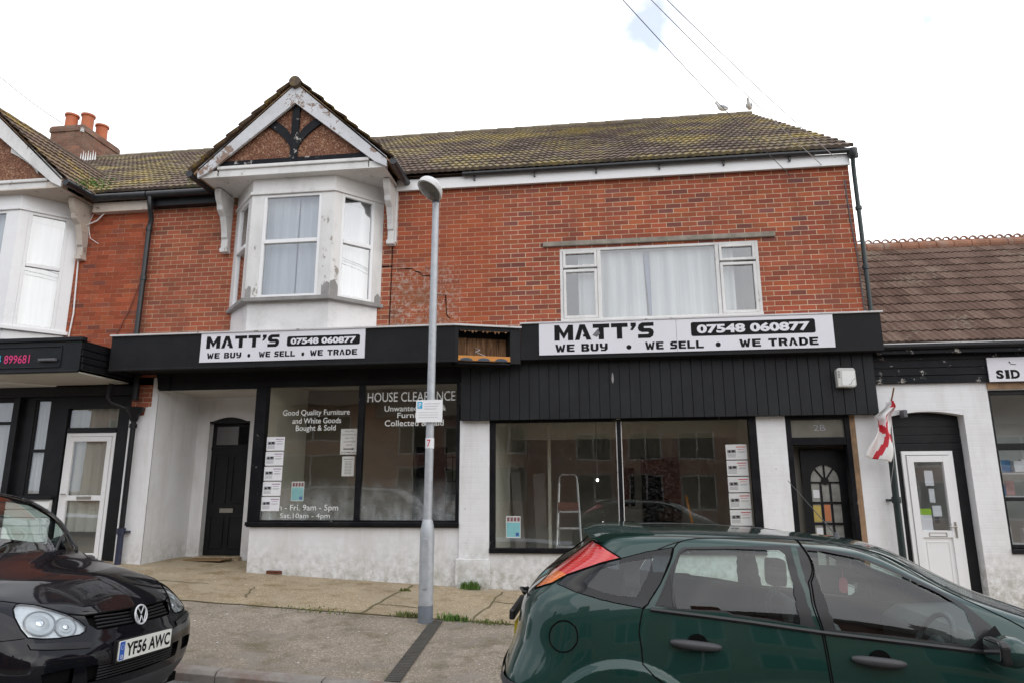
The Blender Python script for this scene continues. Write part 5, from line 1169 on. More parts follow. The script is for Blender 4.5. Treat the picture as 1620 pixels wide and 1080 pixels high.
# ================================================================ STREET LAMP
LX,LY=-1.95,-2.02; LZ=Gz(LX,LY)
t=thing('street_lamp','tall galvanised street lamp column with thick base on the pavement before the shops','street lamp',(LX,LY,LZ))
mb=MB(); mb.lathe([(.083,-.1),(.083,.18),(.0835,.18)],(LX,LY,LZ),24); obj('painted_band',mb,M['galv_dark'],t,smooth=True)
mb=MB(); mb.lathe([(.081,.18),(.081,.95),(.079,.985),(.072,1.02),(.058,1.09),(.052,1.10)],(LX,LY,LZ),24); b_=obj('base_column',mb,M['galv'],t,smooth=True)
mb=MB(); mb.prism(roundrect(LX-.032,LX+.032,LZ+.36,LZ+.90,.02),LY-.093,LY-.080); mb.M=Matrix.Identity(4); obj('access_door',mb,M['galv'],b_,bevel=.004)
mb=MB(); mb.tube([(LX,LY,LZ+1.08),(LX+.01,LY,LZ+3.0),(LX+.018,LY,LZ+4.98)],[.049,.046,.042],18); obj('pole',mb,M['galv'],t,smooth=True)
mb=MB(); mb.tube([(LX+.018,LY,LZ+4.95),(LX+.018,LY-.01,LZ+5.06)],.05,14)
mb.tube([(LX+.018,LY,LZ+5.02),(LX+.018,LY-.10,LZ+5.06)],.04,12); hd=obj('lamp_neck',mb,M['galv_dark'],t,smooth=True)
# lantern: half shell reaching over the road
vs=[];fs=[];ns=24;nr=8
HM=Matrix.Translation((LX-.01,LY-.17,LZ+5.05))@Matrix.Rotation(R(-8),4,'Z')@Matrix.Rotation(R(-17),4,'X')@Matrix.Rotation(R(16),4,'Y')@Matrix.Scale(.78,4)
def shell(sc,dz=0,cap=False,zz=1.):
    vs=[];fs=[]
    for r_ in range(nr+1):
        ph=math.pi/2*r_/nr
        for k in range(ns):
            a=2*math.pi*k/ns; lx=.185*math.cos(a)*math.cos(ph)*sc; ly=.27*math.sin(a)*math.cos(ph)*sc
            vs.append((lx*(1.-.12*math.sin(a)),ly,dz+.165*zz*math.sin(ph)*sc))
    for r_ in range(nr):
        for k in range(ns): fs.append((r_*ns+k,r_*ns+(k+1)%ns,(r_+1)*ns+(k+1)%ns,(r_+1)*ns+k))
    if cap: fs.append(list(range(ns)))
    return vs,fs
mb=MB(); mb.M=HM; v_,f_=shell(1.); mb.add(v_,f_); v_,f_=shell(1.,-.035,zz=.0); mb.add(v_,f_[:ns]); 
rim=[(.185*math.cos(2*math.pi*k/ns)*(1.-.12*math.sin(2*math.pi*k/ns)),.27*math.sin(2*math.pi*k/ns)) for k in range(ns)]
mb.add([(a,b,0) for a,b in rim]+[(a,b,-.035) for a,b in rim],[(k,(k+1)%ns,ns+(k+1)%ns,ns+k) for k in range(ns)])
mb.add([(a,b,-.035) for a,b in rim]+[(a*.88,b*.88-.0,-.035) for a,b in rim],[(k,(k+1)%ns,ns+(k+1)%ns,ns+k) for k in range(ns)])
hs=obj('lantern',mb,rough_mat('lantern_shell',(.62,.62,.61),.06,7,.45,bump=.05,dirt=(.4,.4,.38),damt=.5,dscale=6),t,smooth=True)
mb=MB(); mb.M=HM; mb.add([(a*.88,b*.88,-.035) for a,b in rim]+[(a*.6,b*.6,-.075) for a,b in rim]+[(0,0,-.082)],[(k,(k+1)%ns,ns+(k+1)%ns,ns+k) for k in range(ns)]+[(ns+k,ns+(k+1)%ns,2*ns) for k in range(ns)])
obj('lamp_glass',mb,rough_mat('dull_diffuser',(.13,.125,.115),.1,9,.25,bump=.03),hs,smooth=True)
mb=MB(); mb.M=Matrix.Identity(4); mb.tube([(LX+.005,LY,LZ+1.90),(LX+.006,LY,LZ+2.02)],.0515,18); st=obj('number_label',mb,M['paper'],t,smooth=True)
mb=MB(); text_mb(mb,'7',LX-.014,LX+.028,LZ+1.92,LZ+2.0,LY-.0535,bold=.01); obj('number',mb,M['red_ink'],t)
# parking plate
t=thing('parking_sign','small white parking plate with blue P strapped to the lamp column','sign',(LX,LY-.06,LZ+2.4))
X0,X1,Z0,Z1=LX-.15,LX+.165,LZ+2.20,LZ+2.46; y_=LY-.062
mb=MB(); mb.prism(roundrect(X0,X1,Z0,Z1,.015),y_-.006,y_); obj('plate',mb,rough_mat('plate_white',(.82,.82,.82),.02,4,.4),t)
mb=MB(); mb.box(X0+.015,X0+.075,y_-.0075,y_-.006,Z1-.10,Z1-.02); obj('blue_panel',mb,M['sky_blue'],t)
mb=MB(); text_mb(mb,'P',X0+.030,X0+.062,Z1-.09,Z1-.032,y_-.0085,bold=.02); obj('letter',mb,M['paper'],t)
mb=MB()
for k in range(3): mb.box(X0+.10,X1-.03-.02*k,y_-.0072,y_-.006,Z1-.05-.03*k,Z1-.038-.03*k)
for k in range(3): mb.box(X0+.03,X1-.05,y_-.0072,y_-.006,Z1-.15-.028*k,Z1-.142-.028*k)
obj('print',mb,rough_mat('pale_print',(.62,.62,.63),.1,30,.6),t)
mb=MB()
for z in (Z0+.05,Z1-.05): mb.tube([(LX+.01+.056*math.cos(a),LY+.056*math.sin(a),z) for a in np.linspace(0,2*math.pi,18,endpoint=False)],.006,6,closed=True)
obj('clamp',mb,M['galv'],t)

# ================================================================ SMALL THINGS ON THE GROUND
mb=MB(); z=Gz(-6.2,.6)+.02; mb.box(-6.55,-5.92,.62,.98,z,z+.015); single('doormat',mb,M['mat_coir'],'brown coir doormat before the recessed black door','doormat',bevel=.004)
mb=MB(); mb.box(-4.84,-4.60,-.012,.01,Gz(-4.7,0)+.01,Gz(-4.7,0)+.055); mb.box(-4.82,-4.62,-.03,-.012,Gz(-4.7,0)+.045,Gz(-4.7,0)+.062); single('air_brick',mb,rough_mat('rusty_brick',(.16,.06,.035),.5,20,.9,bump=.6),'broken terracotta air brick at the foot of the white stall riser','vent')
def weed(label,x,y,n,h,spread,mat,z=None,cat='weed',droop=.35):
    mb=MB(); z=Gz(x,y)+.003 if z is None else z
    for i in range(n):
        a=random.uniform(0,2*math.pi); r=random.random()**.7*spread; bx,by=x+r*math.cos(a)*1.6,y+r*math.sin(a)*.6
        bz=(Gz(bx,by)+.002) if z<2 else z; hh=h*random.uniform(.35,1.); da=random.uniform(0,6.3); l=hh*random.uniform(.2,.9); w=random.uniform(.004,.009)
        p0=Vector((bx,by,bz)); p1=p0+Vector((math.cos(da)*l*.4,math.sin(da)*l*.4,hh*.7)); p2=p0+Vector((math.cos(da)*l,math.sin(da)*l,hh*(1-droop*random.random())))
        s_=Vector((-math.sin(da),math.cos(da),0))*w
        mb.add([tuple(p0-s_),tuple(p0+s_),tuple(p1+s_*.8),tuple(p1-s_*.8),tuple(p2)],[(0,1,2,3),(3,2,4)])
    return single('weed',mb,mat,label,cat,kind='stuff' if spread>.25 else None)
random.seed(11)
weed('grassy weed growing at the foot of the white pier between the windows',-1.80,-.12,130,.15,.09,M['grass'])
weed('low clump of grass just right of the street lamp foot',-1.66,-1.86,170,.09,.12,M['grass'])
weed('strip of moss and grass left of the street lamp foot',-2.22,-1.84,120,.07,.12,M['grass2'])
weed('trailing green weed along the joint right of the channel',-1.25,-1.87,120,.05,.16,M['grass2'])
weed('thin line of moss between the concrete and the asphalt left of the lamp',-3.3,-1.86,140,.03,.30,M['grass2'])
weed('mossy tuft in the crack between lamp and stall riser',-2.62,-.5,60,.05,.05,M['grass2'])
def roofweed(label,x,y,z,n=150,s=.16):
    mb=MB()
    for i in range(n):
        p=Vector((x+random.gauss(0,s),y+random.gauss(0,.08),z+abs(random.gauss(0,.08))+.05-abs(random.gauss(0,.03)))); d=Vector((random.gauss(0,1),random.gauss(0,1),random.gauss(0,.8))).normalized()
        e=d.cross(Vector((random.random(),random.random(),random.random()))).normalized(); l=random.uniform(.03,.07)
        mb.add([tuple(p),tuple(p+d*l*.5+e*l*.22),tuple(p+d*l),tuple(p+d*l*.5-e*l*.22)],[(0,1,2,3)])
    single('weed',mb,M['grass'],label,'weed','weeds in the roof gutters')
roofweed('green weed in the gutter beside the left house gable',-8.10,-.50,6.36,260,.20)
roofweed('green weed in the gutter left of the peeling gable',-6.20,-.50,6.33,150,.10)
# litter
mb=MB()
for i in range(60):
    x=random.uniform(-6,-.2); y=random.uniform(-3.9,-.3); s_=random.uniform(.006,.016); z=Gz(x,y)+.006
    a=random.random()*3; mb.add([(x+s_*math.cos(a+k*1.57)*random.uniform(.6,1.2),y+s_*math.sin(a+k*1.57),z+random.uniform(0,.004)) for k in range(4)],[(0,1,2,3)])
single('litter',mb,M['paper'],'tiny pale specks of litter scattered on the pavement','litter',kind='stuff')

# ================================================================ GULLS
def gull(label,x,y,z,yaw,flip=1):
    t=thing('seagull',label,'bird',(x,y,z),'gulls on the ridge',(0,0,yaw)); t.scale=(.85,.85,.85)
    S=[(-.20,.02,.21),(-.14,.045,.205),(-.06,.075,.20),(.03,.085,.205),(.10,.070,.225),(.145,.045,.26),(.165,.038,.295),(.185,.040,.325),(.215,.032,.33),(.24,.014,.325)]
    mb=MB(); n=14; vs=[];fs=[]
    for (a,r_,zc) in S:
        for k in range(n):
            an=2*math.pi*k/n; vs.append((a,r_*math.cos(an)*.9,zc+r_*math.sin(an)))
    for i in range(len(S)-1):
        for k in range(n): fs.append((i*n+k,i*n+(k+1)%n,(i+1)*n+(k+1)%n,(i+1)*n+k))
    fs+=[list(range(n)),[(len(S)-1)*n+k for k in range(n)]]
    mb.add(vs,fs); obj('body',mb,M['gull_w'],t,smooth=True,local=True,ang=80)
    for s_ in (-1,1):
        mb=MB(); mb.add([(.09,s_*.072,.25),(.0,s_*.092,.245),(-.12,s_*.065,.235),(-.27,s_*.015,.225),(-.12,s_*.07,.205),(.02,s_*.092,.185),(.09,s_*.08,.20),(.0,s_*.06,.262),(-.12,s_*.03,.245)],[(0,1,5,6),(1,2,4,5),(2,3,4),(0,7,1),(1,7,8,2),(2,8,3)])
        obj('wing',mb,M['gull_g'],t,local=True)
        mb=MB(); mb.tube([(.0,s_*.025,.14),(.01,s_*.025,.0),(.05,s_*.03,-.005)],.006,6); obj('leg',mb,M['gull_y'],t,local=True)
    mb=MB(); mb.tube([(.235,0,.325),(.265,0,.318),(.28,0,.305)],[.011,.008,.002],6); obj('bill',mb,M['gull_y'],t,local=True)
    mb=MB(); mb.ell((.212,-.026,.336),(.006,.004,.006),8,6); mb.ell((.212,.026,.336),(.006,.004,.006),8,6); obj('eye',mb,M['ink'],t,local=True)
gull('grey winged gull standing further left on the mossy ridge',3.18,5.3,10.22,R(205))
gull('pale gull standing near the right end of the mossy ridge',3.80,5.3,10.22,R(250))

# ================================================================ OVERHEAD CABLES
def wire(label,a,b,c,sag=.15,r=.0055,mat=None):
    """from a through b and on beyond c with a slack curve"""
    a,b,c=Vector(a),Vector(b),Vector(c); pts=[]
    for seg_,(p,q) in enumerate(((a,b),(b,c))):
        for i in range(13): 
            t_=i/12; 
            if seg_ and i==0: continue
            pts.append(p.lerp(q,t_)-Vector((0,0,sag*math.sin(math.pi*t_)*.3)))
    mb=MB(); mb.tube(pts,r,6); return single('overhead_cable',mb,mat or M['cable'],label,'cable','cables over the street',smooth=True)
wire('dark cable from the brick wall right of the wide window up over the street',(2.97,-.02,6.104),(.43,-3.0,6.998),(-6,-12,8.6))
wire('second dark cable meeting the wall under the eaves near the right corner',(3.457,-.02,6.215),(.746,-3.0,6.965),(-5.2,-12,8.5),mat=M['cable_l'])
wire('pale cable meeting the eaves board nearest the right corner',(3.513,-.34,6.2),(.92,-3.0,6.947),(-4.6,-12,8.4),mat=M['cable_l'])
wire('faint cable crossing the sky above the low shop roof',(9.568,5.0,8.224),(4.91,0,8.488),(-3,-9,9.4),r=.0028,mat=M['cable_l'])
wire('pale cable running from the chimney out of the left edge',(-13.9,5.0,11.1),(-13.871,3.0,11.184),(-13.6,-6,12.0),r=.009,mat=M['cable_l'])

# ================================================================ HOUSES ACROSS THE STREET (seen mirrored in glass and paint)
M['opp_frame']=rough_mat('weathered_frame',(.40,.39,.38),.1,5,.7)
def opposite(x0,x1,lab,chx):
    t=thing('terraced_house',lab,'building',((x0+x1)/2,-15,-.2),'houses across the street')
    z0=Rz((x0+x1)/2,-8)-.1; H=4.3
    mb=MB(); hs=[(x0+.7+i*((x1-x0-1.4)/3)+.25,x0+.7+(i+1)*((x1-x0-1.4)/3)-.35,z0+a,z0+b) for i in range(3) for a,b in ((.9,2.3),(2.8,3.9))]
    mb.M=Matrix.Translation((0,-17,0))@Matrix.Scale(-1,4,(0,1,0)); wall(mb,x0,x1,z0,z0+H,0,.1,hs); obj('wall',mb,M['brick_opp'],t)
    for h in hs:
        mb=MB(); mb.frame(h[0],h[1],h[2],h[3],-17.1,-17.04,.06); mb.box((h[0]+h[1])/2-.03,(h[0]+h[1])/2+.03,-17.1,-17.04,h[2],h[3]); f_=obj('window',mb,M['opp_frame'],t)
        mb=MB(); sheet(mb,h[0],h[1],h[2],h[3],-17.09); obj('pane',mb,M['dark'],f_)
    mb=MB(); mb.prism([(-16.7,z0+H),(-20.0,z0+H+1.9),(-23.7,z0+H)],x0,x1,ax='yz'); obj('roof',mb,M['tile_n'],t)
    for cxx in chx:
        mb=MB(); mb.box(cxx-.5,cxx+.5,-20.4,-19.6,z0+H+1.2,z0+H+2.9); c_=obj('chimney',mb,M['brick_chimney'],t)
        for k in range(4):
            mb=MB(); mb.lathe([(.12,0),(.10,.4)],(cxx-.36+.24*k,-20.0,z0+H+2.9),10); obj('chimney_pot',mb,M['terracotta'],c_)
opposite(-22,-9,'brick terrace house furthest left across the street',(-12,)); opposite(-9,-1.8,'brick terrace house left of centre across the street',(-5,)); opposite(-1.8,5.5,'brick terrace house right of centre across the street',(2.5,)); opposite(5.5,18,'brick terrace house furthest right across the street',(9,))
# ================================================================ CARS
def paint(name,base,flake):
    t=NT(name); oc=t.N('ShaderNodeTexCoord').outputs['Object']
    n=t.noise(900,2,.5,oc); c=t.mix(t.math('MULTIPLY',n,.6),base,flake)
    d=t.noise(3,6,.7,oc); c=t.mix(t.ramp(d,[(.5,0.),(.8,.03)]),c,(.16,.15,.13))
    scr=t.noise(260,4,.7,t.scalevec(oc,(.02,1,1))); 
    t.done(c,t.math('MULTIPLY_ADD',d,.15,.30),.25,None,1.0,.15)
    g=t.N('ShaderNodeNewGeometry'); m2=t.N('ShaderNodeBsdfDiffuse'); m2.inputs[0].default_value=(.03,.03,.032,1)
    mx=t.N('ShaderNodeMixShader'); t.L(g.outputs['Backfacing'],mx.inputs[0]); t.L(t.b.outputs[0],mx.inputs[1]); t.L(m2.outputs[0],mx.inputs[2]); t.L(mx.outputs[0],t.out.inputs[0])
    return t.m
M['green']=paint('dark_green_car_paint',(.004,.027,.021),(.014,.062,.050))
M['blackcar']=paint('black_car_paint',(.0025,.0025,.004),(.006,.006,.010))
for _n in M['blackcar'].node_tree.nodes:
    if _n.type=='BSDF_PRINCIPLED': _n.inputs['Coat Weight'].default_value=.75; _n.inputs['Metallic'].default_value=0; _n.inputs['Specular IOR Level'].default_value=.05
M['carglass']=glass_mat('car_glass',(.70,.80,.77),.055,.0,wavy=0); M['carglass2']=glass_mat('windscreen_glass',(.78,.88,.84),.08,.0,wavy=0); M['darkglass']=glass_mat('smoked_glass',(.10,.12,.15),.035,.0,wavy=0)
M['rubber']=rough_mat('black_rubber',(.010,.010,.011),.2,9,.55,bump=.1,obj_space=True)
M['trim']=rough_mat('black_car_trim',(.012,.012,.013),.2,9,.38,bump=.04,obj_space=True)
M['trimgrey']=rough_mat('grey_car_plastic',(.045,.045,.048),.15,9,.5,bump=.12,bscale=200,obj_space=True)
M['seat']=rough_mat('car_seat_cloth',(.16,.16,.165),.2,9,.9,obj_space=True)
M['dash']=rough_mat('dashboard_plastic',(.07,.07,.072),.2,9,.6,obj_space=True)
M['chrome']=rough_mat('bright_chrome',(.75,.76,.78),.03,5,.12,metal=1,bump=.0,obj_space=True)
def lens(name,col,em=0):
    t=NT(name); oc=t.N('ShaderNodeTexCoord').outputs['Object']; x,y,z=t.xyz(oc)
    w=t.N('ShaderNodeTexWave'); w.inputs['Scale'].default_value=18; w.bands_direction='DIAGONAL'; t.L(oc,w.inputs['Vector'])
    c=t.mix(t.math('MULTIPLY',w.outputs['Fac'],.35),col,tuple(k*.45 for k in col))
    return t.done(c,.12,0,t.bump(w.outputs['Fac'],.25,.004),coat=1.)
M['redlens']=lens('red_lens',(.62,.012,.010)); M['orangelens']=lens('orange_lens',(.80,.17,.008))
M['tyre']=rough_mat('tyre',(.018,.018,.018),.2,20,.85,bump=.3,obj_space=True); M['alloy']=rough_mat('wheel_silver',(.40,.41,.43),.08,9,.35,metal=.7,obj_space=True)
M['plate_white']=rough_mat('plate_reflective_white',(.76,.76,.70),.02,9,.35,obj_space=True)

def patch(car_side,S,feat,order,mats,root,nsub=8,crease=(),holes=(),names=None,disp=None,inset=None,smoothf=None):
    """cut the surface of one half into the named parts along their outlines; car_side -1 = right side"""
    pts=[];edges=[];loops={}
    gu=[i/nsub for i in range(int(S.nu*nsub)+1)]; gv=[j/nsub for j in range(int(S.nv*nsub)+1)]
    n1=len(gu)
    for v in gv:
        for u in gu: pts.append((u,v))
    for j in (0,len(gv)-1):
        for i in range(n1-1): edges.append((j*n1+i,j*n1+i+1))
    for i in (0,n1-1):
        for j in range(len(gv)-1): edges.append((j*n1+i,(j+1)*n1+i))
    def addloop(l,closed=True):  # adds an outline to the triangulation
        b=len(pts); q=[]
        for k in range(len(l) if closed else len(l)-1):
            a=l[k]; c=l[(k+1)%len(l)]; m=max(1,int(math.hypot(a[0]-c[0],a[1]-c[1])/.07))
            for s_ in range(m): q.append((a[0]+(c[0]-a[0])*s_/m,a[1]+(c[1]-a[1])*s_/m))
        q=[(min(max(a,0),S.nu),min(max(c,0),S.nv)) for a,c in q]
        pts.extend(q)
        for k in range(len(q) if closed else len(q)-1): edges.append((b+k,b+(k+1)%len(q)))
        return q
    for nme in order: loops[nme]=addloop(feat[nme])
    hl=[addloop(h) for h in holes]
    for c in crease: addloop(c,False)
    vs,es,fs,ov,oe,of=delaunay_2d_cdt([Vector(p) for p in pts],edges,[],0,1e-5,True)
    U=np.array([v.x for v in vs]);V=np.array([v.y for v in vs])
    P=S.ev(U,V); N=S.nrm(U,V)
    if disp is not None:
        def evd(u,v):
            p=S.ev(u,v); return p+S.nrm(u,v)*disp(p)[:,None]
        P=evd(U,V); e=.012; n2=np.cross(evd(U,V+e)-evd(U,V-e),evd(U+e,V)-evd(U-e,V)); l=np.linalg.norm(n2,axis=1); ok=(l>1e-9)&(V>.03)&(V<S.nv-.03)&(U>.03)&(U<S.nu-.03)
        N=N.copy(); N[ok]=n2[ok]/l[ok][:,None]
    def inside(poly,x,y):
        c=False;n=len(poly)
        for i in range(n):
            x1,y1=poly[i];x2,y2=poly[i-1]
            if (y1>y)!=(y2>y) and x<(x2-x1)*(y-y1)/(y2-y1)+x1: c=not c
        return c
    bb={k:(min(p[0] for p in l),max(p[0] for p in l),min(p[1] for p in l),max(p[1] for p in l)) for k,l in loops.items()}
    groups={}
    F=np.array([list(f) for f in fs if len(f)==3])
    cu=U[F].mean(1);cv=V[F].mean(1)
    for t_ in range(len(F)):
        x,y=cu[t_],cv[t_]; g='body'
        if any(inside(h,x,y) for h in hl): continue
        for k in order:
            b=bb[k]
            if b[0]<=x<=b[1] and b[2]<=y<=b[3] and inside(loops[k],x,y): g=k
        groups.setdefault(g,[]).append(F[t_])
    P=P.copy(); P[:,1]*=car_side; N[:,1]*=car_side
    out={}
    for g,tri in groups.items():
        tri=np.array(tri); idx,inv=np.unique(tri,return_inverse=True); inv=inv.reshape(tri.shape)
        ins=(inset or {}).get(g,0.)
        co=P[idx]-N[idx]*ins
        # orient outward
        a,b,c=co[inv[:,0]],co[inv[:,1]],co[inv[:,2]]; nn=np.cross(b-a,c-a)
        fl=(nn*N[idx][inv[:,0]]).sum(1)<0; inv[fl]=inv[fl][:,::-1]
        out[g]=(co,inv,N[idx])
    return out,(P,N,U,V)
def surf_obj(name,pieces,mat,parent,label=None):
    """join the left and right piece of one part into one mesh with true surface normals"""
    vs=[];fs=[];ns=[]
    for co,f,n in pieces:
        b=len(vs); vs+=[tuple(c) for c in co]; ns+=[tuple(c) for c in n]; fs+=[[b+i for i in q] for q in f]
    me=bpy.data.meshes.new(name); me.from_pydata(vs,[],fs); me.materials.append(mat); me.shade_smooth()
    me.normals_split_custom_set_from_vertices(ns)
    o=bpy.data.objects.new(name,me); COL.objects.link(o); o.parent=parent
    if label: o['label']=label
    return o
def lookup(S,ur,vr,axes,pts):
    uu=np.linspace(*ur,420); vv=np.linspace(*vr,260); U,V=np.meshgrid(uu,vv); U=U.ravel();V=V.ravel(); P=S.ev(U,V)
    out=[]
    for q in pts:
        e=sum((P[:,a]-c)**2 for a,c in zip(axes,q)); i=int(np.argmin(e)); out.append((float(U[i]),float(V[i])))
    return out
def loop_tube(S,side,loop,r,off=0.,closed=True,dense=.06):
    q=[]
    for k in range(len(loop) if closed else len(loop)-1):
        a=loop[k]; c=loop[(k+1)%len(loop)]; m=max(1,int(math.hypot(a[0]-c[0],a[1]-c[1])/dense))
        for s_ in range(m): q.append((a[0]+(c[0]-a[0])*s_/m,a[1]+(c[1]-a[1])*s_/m))
    U=[p[0] for p in q];V=[p[1] for p in q]; P=S.ev(U,V); P=P+S.nrm(U,V)*(off+(S.disp(P)[:,None] if hasattr(S,'disp') else 0)); P[:,1]*=side
    return [tuple(p) for p in P]
def wheel(root,x,y,r,side):
    mb=MB(); w=.195
    prof=[(r-.075,-w/2),(r-.02,-w/2),(r,-w/2+.03),(r,w/2-.03),(r-.02,w/2),(r-.075,w/2)]
    mb.lathe(prof,(x,y,r),36,ax='y'); wh=obj('wheel',mb,M['tyre'],root,smooth=True,local=True)
    mb=MB(); yo=y+side*(w/2-.02)
    mb.lathe([(r-.08,yo-y-.02*side),(r-.09,yo-y),(r-.11,yo-y-.03*side)],(x,y,r),36,ax='y')
    for k in range(5):
        a=2*math.pi*k/5; c,s_=math.cos(a),math.sin(a)
        mb.tube([(x+c*.04,yo,r+s_*.04),(x+c*(r-.10),yo-.01*side,r+s_*(r-.10))],.028,8)
    mb.lathe([(.06,yo-y-.02),(.06,yo-y+.005*side),(.03,yo-y+.012*side)],(x,y,r),20,ax='y')
    obj('rim',mb,M['alloy'],wh,smooth=True,local=True)
def seat(root,x,y,hr=True,zz=0.):
    mb=MB(); mb.prism(roundrect(x-.28,x+.22,.30+zz,.48+zz,.06),y-.24,y+.24); 
    mb.prism([(x-.20,.40+zz),(x-.05,.42+zz),(x-.20,.98+zz),(x-.32,1.0+zz),(x-.34,.9+zz)],y-.23,y+.23); s_=obj('seat',mb,M['seat'],root,local=True,bevel=.04)
    if hr:
        mb=MB(); mb.prism(roundrect(y-.12,y+.12,1.05+zz,1.22+zz,.05),x-.35,x-.26,ax='yz'); mb.tube([(x-.30,y-.05,.97+zz),(x-.30,y-.05,1.06+zz)],.008,6); mb.tube([(x-.30,y+.05,.97+zz),(x-.30,y+.05,1.06+zz)],.008,6); obj('head_rest',mb,M['seat'],s_,local=True,bevel=.02)

def carbuild(net,feat,order,partname,mats,inset,root,arch,body_mat,creaseR=(.43,.445),bulge=.020):
    S=Surf(net)
    def circ(cx,cz,r,ur,n=28): return lookup(S,ur,(0,4.6),(0,2),[(cx+r*math.cos(a),max(.12,cz+r*math.sin(a))) for a in np.linspace(0,2*math.pi,n,endpoint=False)])
    holes=[];crease=[]
    for (cx,cz,r,ur) in arch:
        # open arch: half circle then straight down to the sill
        top=lookup(S,ur,(0,4.6),(0,2),[(cx+r*math.cos(a),cz+r*math.sin(a)) for a in np.linspace(-.25,math.pi+.25,26)])
        holes.append([(top[0][0],0.)]+top+[(top[-1][0],0.)])
        for q in (creaseR[1]+.004,creaseR[1]-.021,creaseR[1]-.046): crease.append(lookup(S,ur,(0,4.6),(0,2),[(cx+q*math.cos(a),cz+q*math.sin(a)) for a in np.linspace(0.05,math.pi-.05,26)]))
    def disp(P):
        d=np.zeros(len(P))
        for (cx,cz,r,ur) in arch:
            rr=np.hypot(P[:,0]-cx,P[:,2]-cz); k=np.clip((creaseR[1]+.004-rr)/.05,0,1); k=k*k*(3-2*k)
            fade=np.clip((P[:,2]-.15)/.15,0,1)*(P[:,2]<.9)
            d+=bulge*k*fade
        return d
    S.disp=disp
    both={}
    for side in (1,-1):
        out,_=patch(side,S,feat,order,mats,root,holes=holes,crease=crease,disp=disp,inset=inset,nsub=14)
        for k,v in out.items(): both.setdefault(k,[]).append(v)
    parts={}
    parts['body']=surf_obj('body',both['body'],body_mat,root)
    merged={}
    for k in order:
        if k not in both: continue
        merged.setdefault(partname[k],[]).append(k)
    for k in order:
        if k not in both: continue
        nm,par,perside=partname[k]
        for pc in ([[p] for p in both[k]] if perside else [both[k]]):
            parts[k]=surf_obj(nm,pc,mats[k],parts.get(par,root) if par and not perside else root)
    # arch lining and wheels
    for (cx,cz,r,ur) in arch:
        for side in (1,-1):
            mb=MB(); n=20; yo=.84*side; yi=.50*side; vs=[]
            for i in range(n+1):
                a=-.3+(math.pi+.6)*i/n; vs+=[(cx+(r+.004)*math.cos(a),yo,cz+(r+.004)*math.sin(a)),(cx+(r+.004)*math.cos(a),yi,cz+(r+.004)*math.sin(a))]
            mb.add(vs,[(2*i,2*i+1,2*i+3,2*i+2) for i in range(n)]); mb.add([vs[2*i+1] for i in range(n+1)],[list(range(n+1))]); obj('arch_liner',mb,M['dark'],root,local=True)
            wheel(root,cx,.74*side,.31,side)
    mb=MB(); mb.box(.3,3.9,-.72,.72,.16,.22); mb.box(.5,3.2,-.70,.70,.22,.30); obj('floor_pan',mb,M['dark'],root,local=True)
    return S,parts,both

